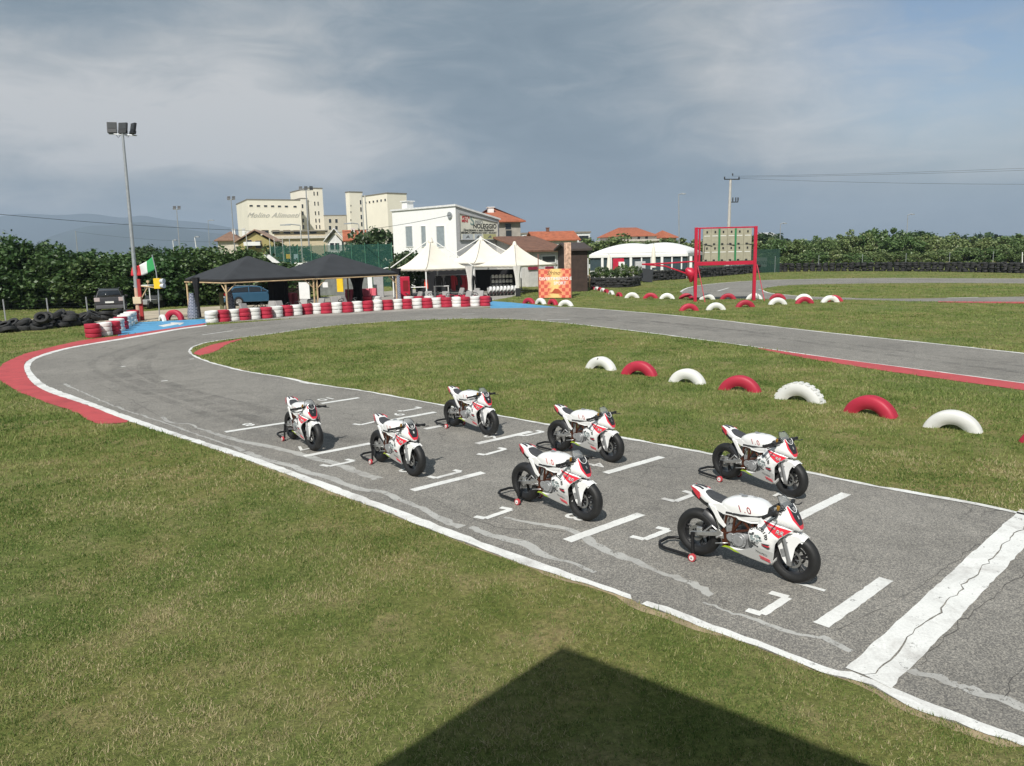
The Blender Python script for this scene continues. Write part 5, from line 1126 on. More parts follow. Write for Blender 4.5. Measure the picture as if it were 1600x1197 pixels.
for i, (u, v, k) in enumerate(kp):
    src = KR if k == 'R' else KW; o = src if k not in used else copy_tree(src); used.add(k)
    p = G(u, v); o.location = p; o.scale = (1.15,) * 3; o.rotation_euler = (0, 0, R_(random.uniform(-160, -20)))
    o['label'] = f"{'red' if k == 'R' else 'white'} go kart, {ORD[i]} from the left among those parked behind the tyre wall"
def make_minibike():
    root = thing('pocket_bike', (0, 0, 0), 0, 'small pocket bike', 'motorcycle', 'row of pocket bikes in front of the helmet rack'); 
    for x in (-.32, .32):
        mb = MB(); mb.lathe([(0.08, -.04), (0.14, -.04), (0.15, 0), (0.14, .04), (0.08, .04)], (x, 0, .15), (0, 1, 0), 14, closed=True); mb.build('wheel', [B_RUB], root)
    mb = MB(); mb.loft([[Vector((x, y, z)) for y, z in ((-w, z0), (w, z0), (w * .7, z1), (-w * .7, z1))] for x, w, z0, z1 in ((-.45, .05, .42, .48), (-.1, .09, .2, .42), (.1, .1, .15, .52), (.3, .10, .25, .58), (.42, .04, .36, .46))]); mb.build('fairing', [B_WHITE], root)
    mb = MB(); mb.tube([(.22, -.2, .56), (.22, .2, .56)], .015, 6); mb.build('handlebar', [DARKM], root); mb = MB(); mb.tube([(.32, 0, .15), (.22, 0, .56)], .03, 6); mb.build('fork', [PAINTR], root); return root
mk = make_minibike()
for i in range(8):
    o = mk if i == 0 else copy_tree(mk); o.location = G(765 + i * 5.6, 462.5 - i * .3); o.rotation_euler = (0, 0, R_(-75)); o.scale = (1.2,) * 3; o['label'] = f'white pocket bike, {ORD[i]} from the left in the row under the helmet rack'
# racing suits on a rail, tables under the left white tent
ra = thing('clothes_rail', G(712, 461.5), R_(12), 'clothes rail at the back of the left white tent', 'rail'); mb = MB(); mb.tube([(-1.5, 0, 0), (-1.5, 0, 1.55), (1.5, 0, 1.55), (1.5, 0, 0)], .025, 6); mb.build('rail', [GALV], ra); p0 = G(712, 461.5)
mb = MB(); rings = []
for z, w_, d_ in ((1.52, .03, .03), (1.46, .20, .06), (1.38, .26, .09), (1.1, .20, .10), (.85, .19, .10), (.80, .20, .10), (.35, .17, .08)): rings.append([Vector((math.cos(t) * w_, math.sin(t) * d_, z)) for t in np.linspace(0, 6.28, 13)[:-1]])
mb.loft(rings)
for s in (-1, 1): mb.tube([(s * .24, 0, 1.36), (s * .30, 0, 1.0), (s * .29, 0, .78)], [.07, .06, .05], 8)
SM = {k: mb.mesh('racing_suit', [mat('suit_' + k, c_, .7, var=.2)]) for k, c_ in (('black', (.02, .02, .022)), ('red', (.32, .02, .03)), ('grey', (.22, .22, .23)))}
for i, k in enumerate(('black', 'grey', 'black', 'red', 'black', 'red', 'red', 'black')):
    q = Matrix.Rotation(R_(12), 3, 'Z') @ Vector((-1.25 + i * .36, -.02, 0)); o = bpy.data.objects.new('racing_suit', SM[k]); COL.objects.link(o); o.location = (p0.x + q.x, p0.y + q.y, 0); o.rotation_euler = (0, 0, R_(random.uniform(-20, 45)))
    tag(o, f'{k} racing suit, {ORD[i]} from the left on the rail in the left white tent', 'racing suit', 'racing suits hung under the left white tent')
for u, v, l in ((655, 466, 'white topped table at the left pole of the white tent'), (690, 464, 'white legged table in the middle of the left white tent')):
    tb = thing('table', G(u, v), R_(12), l, 'table'); mb = MB(); mb.box((0, 0, .80), (1.1, .6, .05)); mb.build('tabletop', [WHITE], tb, .01)
    for sx in (-.5, .5):
        for sy in (-.25, .25): mb = MB(); mb.tube([(sx, sy, 0), (sx, sy, .78)], .025, 6); mb.build('leg', [WHITE if u > 680 else DARKM], tb)
# red barriers, red machine, boards under the gazebos
def barrier(u0, u1, v, label, grp='red plastic barriers in the paddock'):
    a, b = G(u0, v), G(u1, v); d = b - a; L_ = d.length
    mb = MB(); prof = [(-.22, 0), (.22, 0), (.12, .35), (.08, .85), (-.08, .85), (-.12, .35)]
    mb.loft([[Vector((x, y, z)) for y, z in prof] for x in (-L_ / 2, L_ / 2)], sm=False)
    for k in range(int(L_ / 0.35)): mb.box((-L_ / 2 + .2 + k * .35, -.15, .45), (.05, .12, .7))
    o = mb.build('plastic_barrier', [mat('faded_red_plastic', (0.62, 0.12, 0.16), 0.6)]); c = (a + b) / 2; o.location = c; o.rotation_euler = (0, 0, math.atan2(d.y, d.x)); return tag(o, label, 'barrier', grp)
barrier(541, 556, 471, 'pink red plastic barrier left of the tied black curtain'); barrier(566, 578, 470, 'pink red plastic barrier right of the tied black curtain'); barrier(578, 589, 469, 'pink red plastic barrier nearest the red tyre stack'); barrier(441, 465, 478, 'faded pink barrier behind the left gazebo')
panel('yellow_poster', 528, 537.5, 434, 456, 468, YEL, 'tall yellow notice board under the right gazebo', 'notice board'); panel('white_notice', 469, 485, 441, 467, 472, WHITE, 'stack of white notice boards under the right gazebo', 'notice board'); panel('white_notice', 506, 514, 441, 449, 469, WHITE, 'small white notice on the wire mesh', 'notice')
panel('yellow_poster', 394, 406, 440, 449, 474, YEL, 'yellow sign hanging behind the blue car', 'sign'); panel('container_wall', 441, 470, 432, 470, 470, mat('pink_panel', (0.6, 0.42, 0.36), 0.8, var=.2), 'pale pink boarded wall behind the left gazebo', 'wall', zb=0)
panel('grey_cabin_wall', 585, 600, 430, 470, 464, mat('grey_panel', (0.33, 0.33, 0.33), 0.7), 'grey cabin wall under the right gazebo edge', 'wall', zb=0); panel('white_cabin_post', 576, 583, 430, 466, 465, WHITE, 'white wall panel beside the grey cabin', 'wall', zb=0)
panel('grey_cabin_wall', 500, 575, 434, 466, 462, mat('netted_grey', (0.17, 0.18, 0.17), .8, var=.3, scale=2), 'grey mesh covered wall behind the right gazebo', 'wall', zb=0)
panel('cream_wall', 625, 642, 423, 470, 462, mat('cream_panel', (0.68, 0.56, 0.34), 0.8, var=.1), 'cream panel left of the left white tent', 'wall', zb=0); panel('green_board', 345, 351, 457, 483, 490, mat('olive_board', (0.13, 0.13, .06), .8), 'olive board leaning at the left gazebo leg', 'board')
vm_ = G(634, 472); red = thing('red_machine', vm_, R_(8), 'red vending style machine at the left edge of the white tents', 'machine'); mb = MB(); mb.box((0, 0, .85), (0.62, .5, 1.7)); mb.build('cabinet', [PAINTR], red, .02); mb = MB(); mb.box((0.05, -.255, 1.1), (.36, .02, .7)); mb.build('front_panel', [mat('dark_red', (.2, .01, .015), .4)], red)
o = panel('red_sign', 664.5, 669.5, 437, 451, 465.5, mat('orange_red', (.75, .06, .02), .5), 'narrow orange red sign on the white tent pole', 'sign', .05)
# plaid bollards
for u, v, l in ((302.5, 498, 'blue and white plaid wrapped bollard left of the gazebo'), (361, 489, 'blue and white plaid wrapped bollard by the gazebo corner'), (624, 470, 'plaid wrapped bollard at the right gazebo leg')):
    m, nt, bs = newmat('plaid_cloth'); v_ = coords(nt); wv = N(nt, 'ShaderNodeTexBrick'); wv.inputs['Scale'].default_value = 3.2; wv.inputs['Color1'].default_value = (.02, .025, .06, 1); wv.inputs['Color2'].default_value = (.05, .06, .12, 1); wv.inputs['Mortar'].default_value = (.5, .52, .58, 1); wv.inputs['Mortar Size'].default_value = .035
    L(nt, v_, wv.inputs['Vector']); rt = N(nt, 'ShaderNodeMapping'); rt.inputs['Rotation'].default_value = (R_(90), 0, 0); L(nt, v_, rt.inputs['Vector']); L(nt, rt.outputs[0], wv.inputs['Vector']); L(nt, wv.outputs['Color'], bs.inputs['Base Color'])
    p = G(u, v); ht = zat(u, v - 40, p.y); mb = MB(); mb.tube([(0, 0, 0), (0, 0, .35), (0, 0, ht * .75), (0, 0, ht)], [.30, .29, .16, .12], 14); o = mb.build('wrapped_bollard', [m]); o.location = p; tag(o, l, 'bollard')
# flame coloured poster
pa, pb = G(842.5, 467), G(892, 466.5); dd = pb - pa; Lp = dd.length; po = thing('festival_poster', (pa + pb) / 2, math.atan2(dd.y, dd.x), 'red and yellow flame coloured advertising banner on a steel frame', 'poster'); zt = zat(866, 420, pa.y); z0 = zat(866, 465, pa.y)
m, nt, bs = newmat('flame_print'); v = coords(nt); ck = N(nt, 'ShaderNodeTexChecker'); ck.inputs['Scale'].default_value = 4.2; ck.inputs['Color1'].default_value = (.62, .10, .07, 1); ck.inputs['Color2'].default_value = (.82, .30, .16, 1); L(nt, v, ck.inputs['Vector'])
nz = noise(nt, v, 1.6, 5, .6, 1.2); sx = N(nt, 'ShaderNodeSeparateXYZ'); L(nt, v, sx.inputs[0]); ab = N(nt, 'ShaderNodeMath', operation='ABSOLUTE'); L(nt, sx.outputs[0], ab.inputs[0]); sb = N(nt, 'ShaderNodeMath', operation='MULTIPLY_ADD'); L(nt, ab.outputs[0], sb.inputs[0]); sb.inputs[1].default_value = -0.85; L(nt, nz, sb.inputs[2])
L(nt, mixc(nt, ramp(nt, sb.outputs[0], [(0.08, (0, 0, 0)), (0.30, (1, 1, 1))]), ck.outputs['Color'], (.85, .58, .22)), bs.inputs['Base Color']); bs.inputs['Roughness'].default_value = .6
mb = MB(); mb.box((0, 0, (zt + z0) / 2), (Lp, .05, zt - z0)); banner = mb.build('banner', [m], po)
def ptext(txt, x, z, sz, m, **k):
    mb = MB(); add_text(mb, txt, sz, frame((x, -0.030, z), (1, 0, 0), (0, 0, 1), (0, -1, 0)), **k); return mb.build('lettering', [m], banner)
zc = (zt + z0) / 2; hh = zt - z0
ptext('Sfrino', -.1, zc + hh * .36, hh * .20, mat('brown_ink', (.16, .05, .02), .6), shear=.4, extrude=.004); ptext('DIVERTIMENTO E', 0.05, zc + hh * .16, hh * .145, WHITE, extrude=.004, bold=.008); ptext('SPORT', .35, zc + hh * .0, hh * .145, WHITE, extrude=.004, bold=.008)
mb = MB(); 
for q in ([(-.5, zc - hh * .33), (-.2, zc - hh * .31), (0, zc - hh * .18), (.25, zc - hh * .2), (.5, zc - hh * .33), (.2, zc - hh * .36)],): mb.shell(q, lambda p, t: Vector((p[0], -.028 - t, p[1])), .006)
mb.build('printed_kart', [mat('brown_red_ink', (.45, .08, .03), .6)], banner)
for x in (-Lp / 2 - .03, Lp / 2 + .03):
    mb = MB(); mb.tube([(x, 0.02, 0), (x, 0.02, zt + (.03 if x > 0 else 1.0))], .035, 6); mb.build('post', [mat('rust_post', (.25, .12, .09), .7)], po)
# speckled column beside it
p = G(887.5, 464); zc2 = zat(887.5, 379, p.y); mb = MB(); mb.box((0, 0, zc2 / 2), (.36, .36, zc2)); o = mb.build('patterned_column', [mat('poster_column', (.72, .44, .32), .7, var=.5, scale=5)], bevel=.02); o.location = p; o.rotation_euler = (0, 0, .5); tag(o, 'tall orange and white patterned column behind the flame coloured poster', 'column')
# black speaker
p = G(809.5, 463.5); mb = MB(); mb.box((0, 0, .3), (.36, .34, .6)); mb.disc((0, -.175, .2), (0, 1, 0), .13, .02, 16); mb.disc((0, -.175, .45), (0, 1, 0), .06, .02, 12); o = mb.build('loudspeaker', [DARKM], bevel=.015); o.location = p; tag(o, 'black loudspeaker standing by the front post of the right white tent', 'loudspeaker')
# ---------------------------------------------------------------- scoreboard
a, b = G(1086, 471.5), G(1177.5, 469.5); dd = b - a; Ls = dd.length; sbd = thing('scoreboard', (a + b) / 2, math.atan2(dd.y, dd.x), 'large scoreboard seen from behind in a red steel frame on two posts', 'scoreboard'); Yb = (a.y + b.y) / 2
zt = zat(1130, 354.5, Yb); zb = zat(1130, 414.5, Yb)
for i, x in enumerate((-Ls / 2, Ls / 2)):
    mb = MB(); mb.box((x, 0, zt / 2), (.18, .16, zt)); mb.build('post', [PAINTR], sbd, .01)
    mb = MB(); mb.tube([(x + .10, -.12, zb), (x + .42, -.75, 0)], .024, 6); mb.build('brace', [PAINTR], sbd)
mb = MB(); mb.box((0, 0, zt - .05), (Ls - .18, .12, .08)); mb.box((0, 0, zb + .12), (Ls - .18, .14, .22)); mb.box((-Ls / 2 + .20, -.0, (zt + zb) / 2 + .08), (.10, .10, zt - zb - .32)); mb.build('cross_beam', [PAINTR], sbd, .008)
w0 = Ls - .62; zp0, zp1 = zb + .25, zt - .10; mb = MB()
for i in range(6):
    for j in range(2):
        xw = w0 / 6; zh = (zp1 - zp0) / 2; mb.box((-w0 / 2 + xw * (i + .5) + .08, 0, zp0 + zh * (j + .5)), (xw - .012, .09, zh - .012))
pn = mb.build('panel', [PLY], sbd, .004)
for i in (2, 4):
    mb = MB(); mb.box((-w0 / 2 + w0 / 6 * i + .08, -.065, (zp0 + zp1) / 2), (.11, .03, zp1 - zp0)); mb.build('green_strip', [GREEN], sbd)
mb = MB()
for i in range(6):
    for j in range(2):
        x = -w0 / 2 + w0 / 6 * (i + .5) + .08; zh = (zp1 - zp0) / 2; zb_ = zp0 + zh * j
        mb.box((x, -.05, zb_ + zh * .80), (.09, .03, .12)); mb.box((x - .06, -.055, zb_ + zh * .06), (.13, .05, .09))
mb.build('terminal_box', [DARKM], pn)
mb = MB()
for i in range(6):
    for j in range(2): mb.box((-w0 / 2 + w0 / 6 * (i + .5) + .08, -.047, zp0 + (zp1 - zp0) / 2 * (j + .56)), (w0 / 6 * .7, .008, .035))
mb.build('white_stripe', [WHITE], pn)
mb = MB(); r = random.Random(2)
for x0 in (-1.3, 0.05, 1.2):
    mb.tube([(x0, -.06, (zp0 + zp1) / 2 + .05), (x0 + .35, -.07, (zp0 + zp1) / 2 - .02), (x0 + .5, -.07, (zp0 + zp1) / 2 - .06)], .02, 5)
mb.tube([(-w0 / 2 + .2, -.06, (zp0 + zp1) / 2), (-w0 / 2 + .12, -.06, zp0 + .1)], .018, 5); mb.build('cable', [DARKM], pn)
# folded red arm hanging at the left post
pp = G(1081, 470); arm = thing('barrier_arm', (pp.x, pp.y - .4, 0), 0, 'red folded barrier arm with a red wrapped hub at the left scoreboard post', 'barrier arm'); Y0 = pp.y - .4
def rel(u, v): q = at(u, v, Y0); return Vector((q.x - pp.x, 0, q.z))
hub = [rel(1072, 420), rel(1077, 424), rel(1082, 430), rel(1080, 437), rel(1079, 441)]
mb = MB(); mb.tube(hub, [.10, .30, .34, .16, .06], 10); mb.box(rel(1087, 424), (.5, .3, .22)); mb.build('wrapped_hub', [PAINTR], arm)
mb = MB(); mb.tube([rel(1074, 428), rel(1040, 416), rel(1003, 413)], .045, 6); mb.tube([rel(1086, 408.5), rel(1040, 411.5), rel(1003, 413)], .045, 6); mb.build('red_pole', [PAINTR], arm)
mb = MB(); mb.tube([rel(1085, 432), rel(1085.5, 470)], .07, 6); mb.build('stand_pipe', [DARKM], arm)
# ---------------------------------------------------------------- lamp posts
def flood(root, p, rz, tilt, sz=1.0, parentname='floodlight'):
    M = Matrix.Translation(p) @ Matrix.Rotation(rz, 4, 'Z') @ Matrix.Rotation(tilt, 4, 'X')
    mb = MB(); 
    def bx(c, d, mi): 
        q = MB(); q.box(c, d, 0); mb.add([M @ Vector(v) for v in q.v], q.f, mi)
    bx((0, 0, .34 * sz), (.46 * sz, .10 * sz, .44 * sz), 0); bx((0, -.056 * sz, .38 * sz), (.38 * sz, .012, .30 * sz), 1); bx((0, .0, .08 * sz), (.44 * sz, .16 * sz, .14 * sz), 0)
    return mb.build(parentname, [DARKM, mat('lamp_glass', (.045, .05, .055), .5, spec=.2)], root)
bs_ = G(217.5, 500.7); htop = zat(191.5, 208, bs_.y); tpt = at(191.5, 208, bs_.y)
lamp = thing('floodlight_mast', bs_, 0, 'tall grey lamp mast with three floodlights at the left by the blue apron', 'lamp post'); off_ = tpt - bs_
mb = MB(); mb.tube([(0, 0, 0), (off_.x * .5, 0, htop * .5), (off_.x, 0, htop)], [.115, .09, .06], 14); mb.build('pole', [GALV], lamp)
mb = MB(); mb.tube([(0.0, 0, 0.0), (off_.x * .18, 0, htop * .18)], [.121, .112], 14); mb.build('pole_base', [mat('pole_base_paint', (.55, .36, .27), .7, var=.2)], lamp)
mb = MB(); mb.tube([(off_.x - .70, 0, htop - .02), (off_.x + .72, 0, htop - .14)], .03, 8); mb.build('crossarm', [GALV], lamp)
for i, (dx, rz) in enumerate(((-.52, .25), (0.02, -.15), (.52, -.7))): flood(lamp, Vector((off_.x + dx, -0.02, htop - .03 - dx * .07)), rz, R_(-12))
for dx in (-.4, .42):
    mb = MB(); mb.tube([(off_.x + dx, 0, htop - .02), (off_.x + dx * .6, 0, htop - .22), (off_.x + dx * .3, 0, htop - .1)], .012, 5)
    mb.build('cable', [DARKM], lamp)
mb = MB(); mb.box((0.06 + off_.x * .12, -.14, zat(220, 469, bs_.y)), (.42, .12, .36)); mb.build('switch_box', [mat('cream_box', (.62, .52, .36), .6)], lamp, .01)
mb = MB(); mb.box((0.20, -.02, 1.1), (.16, .10, 2.2)); mb.build('red_board', [mat('dark_red_board', (.35, .03, .03), .6)], lamp)
# start light box and flag
lb = G(249.5, 500); fl = thing('signal_pole', lb, 0, 'thin pole beside the lamp mast carrying the start light box', 'signal pole'); Yf = lb.y
def fr(u, v): q = at(u, v, Yf); return Vector((q.x - lb.x, 0, q.z))
mb = MB(); mb.tube([(0, 0, 0), fr(247, 452), fr(244, 425), fr(237.5, 398)], .03, 6); mb.build('pole', [GALV], fl)
mb = MB(); c_ = fr(246.5, 443); mb.box(c_, (.34, .26, .55)); bx_ = mb.build('light_box', [YEL], fl, .015)
for dz in (.13, -.12):
    mb = MB(); mb.tube([c_ + Vector((.15, -.02, dz)), c_ + Vector((.38, -.08, dz))], [.11, .13], 12); mb.build('hood', [mat('pale_hood', (.55, .57, .6), .5)], bx_)
mb = MB(); mb.tube([fr(219, 447), fr(243, 449.5)], .035, 6); mb.tube([fr(221, 466), fr(230, 450)], .03, 6); mb.tube([fr(231, 449), fr(231, 441)], .02, 6); mb.disc(fr(231, 440), (0, 1, 0), .07, .08, 10); mb.build('bracket', [WOOD], fl)
m, nt, bs = newmat('flag_cloth'); v = coords(nt); sx = N(nt, 'ShaderNodeSeparateXYZ'); L(nt, v, sx.inputs[0])
rp = N(nt, 'ShaderNodeValToRGB'); rp.color_ramp.interpolation = 'CONSTANT'; e = rp.color_ramp.elements; e[0].position = 0; e[0].color = (.55, .03, .04, 1); e[1].position = .36; e[1].color = (.75, .76, .74, 1); e2_ = e.new(.68); e2_.color = (.03, .30, .09, 1)
nw = N(nt, 'ShaderNodeAttribute', attribute_name='along'); L(nt, nw.outputs['Fac'], rp.inputs[0]); L(nt, rp.outputs[0], bs.inputs['Base Color']); bs.inputs['Roughness'].default_value = .8
A0, A1, B0, B1 = fr(239, 400), fr(243, 421), fr(206, 417), fr(206, 431); mb = MB(); nx, nz_ = 18, 8; al = []
for i in range(nx):
    for j in range(nz_):
        s_, t_ = i / (nx - 1), j / (nz_ - 1); q = A0.lerp(B0, s_).lerp(A1.lerp(B1, s_), t_); q = q + Vector((0, math.sin(s_ * 9 + t_ * 2.5) * .10 * s_ ** .5, -.12 * math.sin(s_ * 3.1))); mb.v.append(tuple(q)); al.append(1 - s_)
for i in range(nx - 1):
    for j in range(nz_ - 1): mb.f.append((i * nz_ + j, i * nz_ + j + 1, (i + 1) * nz_ + j + 1, (i + 1) * nz_ + j)); mb.m.append(0); mb.sm.append(True)
fo = mb.build('flag', [m]); at_ = fo.data.attributes.new('along', 'FLOAT', 'POINT'); at_.data.foreach_set('value', al); fo.location = lb; tag(fo, 'green white and red flag flying from the thin pole behind the lamp mast', 'flag'); so = fo.modifiers.new('skin', 'SOLIDIFY'); so.thickness = .006
# ---------------------------------------------------------------- cars
def car(loc, rz, kind, paint, label, sc=1.0):
    root = thing('parked_car', loc, rz, label, 'car'); GLS = mat('car_glass', (.015, .018, .022), .08, spec=.8)
    Lh, W, Hh = (2.30, .90, 1.48) if kind == 'estate' else (2.15, .90, 1.64)
    k = Hh
    if kind == 'estate':
        low = [(-Lh, .42), (-Lh + .02, .80), (-Lh + .10, .98), (.85, .98), (1.5, .90), (2.05, .78), (Lh, .62), (Lh, .35), (Lh - .1, .24), (-Lh + .1, .28)]; roof = [(-Lh + .14, .97), (-1.72, 1.38), (-1.5, 1.45), (-.4, 1.48), (.25, 1.42), (.98, .98)]
    else:
        low = [(-Lh, .50), (-Lh + .02, .95), (-Lh + .08, 1.06), (.75, 1.06), (1.35, 1.02), (1.95, .90), (Lh, .70), (Lh, .42), (Lh - .1, .30), (-Lh + .1, .34)]; roof = [(-Lh + .10, 1.05), (-1.85, 1.52), (-1.6, 1.60), (-.4, 1.64), (.2, 1.58), (.85, 1.06)]
    wx = (-1.32, 1.36); wr = .33 if kind == 'estate' else .36
    def prof3(prof, wf): return [[Vector((x, y * wf(z), z)) for x, z in prof] for y in (-1, -.93, -.6, 0, .6, .93, 1)]
    mb = MB()
    rings = []
    for y, ins in ((-1, .04), (-.96, .01), (-.7, 0), (0, 0), (.7, 0), (.96, .01), (1, .04)):
        rings.append([Vector((x * (1 - ins * .6 * (abs(x) / Lh)), y * W, z - ins * (.6 if z > .7 else -.6))) for x, z in low])
    mb.loft(rings, sm=False); body_ = mb.build('body', [paint], root, .03)
    mb = MB(); rings = []
    for y in (-1, -.85, 0, .85, 1):
        f = 1 if abs(y) < .9 else 0; rings.append([Vector((x, y * W * (.92 - .20 * (z - 1.0) / .5), z - (0 if f else .03 * (z > 1.1)))) for x, z in roof])
    mb.loft(rings, sm=False); mb.build('cabin', [paint], root, .02)
    # windows: side glass, rear and front screens
    sg = [(roof[0][0] + .26, 1.00 if kind == 'estate' else 1.08), (roof[1][0] + .16, roof[1][1] - .05), (roof[3][0], roof[3][1] - .08), (roof[4][0] - .02, roof[4][1] - .08), (roof[5][0] - .14, roof[5][1] + .03)]
    for s in (-1, 1):
        mb = MB(); mb.shell(sg, lambda p, t, s=s: Vector((p[0], s * (W * (.92 - .20 * (p[1] - 1.0) / .5) + .004 + t), p[1])), .012); wd = mb.build('side_window', [GLS], root)
        mb = MB()
        for x in (-.55, .35): mb.box((x, s * (W * .86 + .01), 1.2), (.06, .05, .38 if kind == 'estate' else .46), M=Matrix.Rotation(s * R_(11), 3, 'X'))
        mb.build('pillar', [paint], wd)
        mb = MB(); mb.box((.78, s * (W + .07), 1.02), (.10, .18, .14)); mb.build('mirror', [paint], root, .02)
        mb = MB(); mb.box((-Lh + .06, s * (W - .17), .86 if kind == 'estate' else .92), (.12, .34, .16 if kind == 'estate' else .26)); mb.build('tail_light', [mat('tail_lens', (.35, .012, .015), .2) if kind == 'estate' else mat('tail_lens_pale', (.5, .42, .42), .2)], root, .02)
    (x0, z0), (x1, z1) = roof[0], roof[1]; nx_, nz_ = -(z1 - z0), (x1 - x0); nl = math.hypot(nx_, nz_); nx_, nz_ = nx_ / nl, nz_ / nl
    mb = MB(); mb.add([Vector((x0 + (x1 - x0) * t + nx_ * .012, y * W * w, z0 + (z1 - z0) * t + nz_ * .012)) for t, w in ((.10, .80), (.92, .66)) for y in (-1, 1)], [(0, 1, 3, 2)]); rw = mb.build('rear_window', [GLS], root); so = rw.modifiers.new('skin', 'SOLIDIFY'); so.thickness = .01
    (x0, z0), (x1, z1) = roof[5], roof[4]; mb = MB(); mb.add([Vector((x0 + (x1 - x0) * t + .010, y * W * w, z0 + (z1 - z0) * t + .012)) for t, w in ((.08, .80), (.94, .66)) for y in (-1, 1)], [(0, 1, 3, 2)]); rw = mb.build('windscreen', [GLS], root); so = rw.modifiers.new('skin', 'SOLIDIFY'); so.thickness = .01
    mb = MB(); mb.box((-Lh - .01, 0, .66 if kind == 'estate' else .74), (.03, .52, .12)); mb.build('number_plate', [WHITE], root)
    mb = MB(); mb.box((-Lh - .01, 0, .42), (.10, 1.66, .24)); mb.build('rear_bumper', [paint if kind == 'estate' else mat('bumper_grey', (.10, .10, .11), .6)], root, .03)
    for s in (-1, 1):
        mb = MB(); mb.tube([(-1.5, s * .62, roof[2][1] + .04), (.1, s * .62, roof[4][1] + .05)], .02, 6); mb.build('roof_rail', [GALV], root)
        for x in wx:
            mb = MB(); mb.lathe([(.0001, -.09), (.20, -.10), (.21, -.11), (.21, .10), (.0001, .09)], (x, s * (W - .07), wr), (0, 1, 0), 20)
            for q in range(5):
                t = q * 1.2566; mb.tube([Vector((x, s * (W + .04), wr)), Vector((x + .19 * math.cos(t), s * (W + .035), wr + .19 * math.sin(t)))], .025, 5)
            wl = mb.build('wheel', [mat('alloy', (.5, .5, .5), .35, metal=.7)], root)
            mb = MB(); mb.lathe([(.205, -.11), (wr - .02, -.115), (wr, -.08), (wr, .08), (wr - .02, .115), (.205, .11)], (x, s * (W - .07), wr), (0, 1, 0), 22, closed=True); mb.build('tyre', [B_RUB], wl)
            mb = MB(); mb.lathe([(wr + .05, s * .02 - .09), (wr + .05, s * .02 + .09), (.0001, s * .02 + .09), (.0001, s * .02 - .09)], (x, s * (W - .085), wr), (0, 1, 0), 22); mb.build('wheel_arch', [DARKM], body_)
    root.scale = (sc,) * 3; return root
pc = G(399, 475.8); ppm = F / pc.y
blue = mat('blue_car_paint', (.05, .135, .225), .25, metal=.3, var=.04, coat=.6); grey = mat('shaded_grey_car_paint', (.06, .057, .06), .3, metal=.4, var=.05, coat=.6)  # the grey is darkened so the paint includes the shade of the trees
rzb = R_(22)
car((pc.x + .1, pc.y, 0), rzb, 'estate', blue, 'metallic blue estate car parked behind the left dark gazebo', 0.90)
pd = G(154.5, 489.5); car((pd.x, pd.y + 1.6, 0), R_(115), 'suv', grey, 'dark grey off-roader parked under the trees at the left', 0.92)
# small white utility cart behind the lamp mast
pu = G(233, 482); ut = thing('utility_cart', pu, R_(80), 'small white framed utility cart under the trees behind the lamp mast', 'cart'); mb = MB(); mb.box((0, 0, .45), (1.7, 1.0, .3)); mb.box((.6, 0, .7), (.5, .95, .3)); mb.build('body', [mat('cart_grey', (.3, .3, .3), .6)], ut, .03)
mb = MB()
for sx in (-.5, .5):
    for sy in (-.5, .5): mb.tube([(sx, sy, .5), (sx * .9, sy * .95, 1.5)], .035, 6)
mb.box((0, 0, 1.52), (1.2, 1.1, .06)); mb.build('roof_frame', [WHITE], ut)
for sx in (-.6, .6):
    for sy in (-.5, .5):
        mb = MB(); mb.disc((sx, sy, .25), (0, 1, 0), .25, .2, 16); mb.build('wheel', [B_RUB], ut)
# wire fence with posts at the left
fe = thing('wire_fence', G(40, 510), 0, 'low wire fence with thin posts between dirt road and tyre pile', 'fence'); o_ = G(40, 510); fe.location = o_
fpx = [(-60, 511.5), (9.5, 505), (77, 502), (138.5, 501), (196, 495)]; P = [G(*q) - o_ for q in fpx]; tp = [zat(q[0] - 3, 468 - q[0] * .03, G(*q).y) for q in fpx]
for p, t in zip(P, tp): mb = MB(); mb.tube([p, p + Vector((0, 0, t))], .035, 6); mb.build('post', [GALV], fe)
mb = MB()
for k in range(7):
    for (p, t), (q, t2) in zip(zip(P, tp), list(zip(P, tp))[1:]): mb.tube([p + Vector((0, 0, t * (k + .3) / 7)), q + Vector((0, 0, t2 * (k + .3) / 7))], .004, 4)
mb.build('wire', [DARKM], fe)
# ------------------------------------------------------------------ foliage
def leaf_mat(name, dark, mid, light, trans=0.25):
    m, nt, bs = newmat(name); an = N(nt, 'ShaderNodeAttribute', attribute_name='tint'); oi = N(nt, 'ShaderNodeObjectInfo')
    c = ramp(nt, an.outputs['Fac'], [(0, dark), (.5, mid), (1, light)])
    c = mixc(nt, 1.0, c, ramp(nt, oi.outputs['Random'], [(0, (.66, .80, .70)), (1, (1.32, 1.16, 1.20))]), 'MULTIPLY')
    L(nt, c, bs.inputs['Base Color']); bs.inputs['Roughness'].default_value = .45; bs.inputs['Specular IOR Level'].default_value = .5
    tl = N(nt, 'ShaderNodeBsdfTranslucent'); L(nt, c, tl.inputs['Color']); mx = N(nt, 'ShaderNodeMixShader'); mx.inputs[0].default_value = trans
    L(nt, bs.outputs[0], mx.inputs[1]); L(nt, tl.outputs[0], mx.inputs[2]); L(nt, mx.outputs[0], nt.nodes['Material Output'].inputs['Surface']); return m
LF_FIG = leaf_mat('fig_leaves', (.028, .058, .017), (.062, .122, .034), (.15, .22, .085)); LF_WIL = leaf_mat('olive_green_leaves', (.085, .135, .045), (.155, .225, .078), (.27, .32, .145)); LF_DRK = leaf_mat('dark_leaves', (.03, .055, .02), (.052, .095, .034), (.09, .14, .05))
BARK = mat('bark', (.12, .09, .065), .9, var=.3, scale=8, bmp=.5)
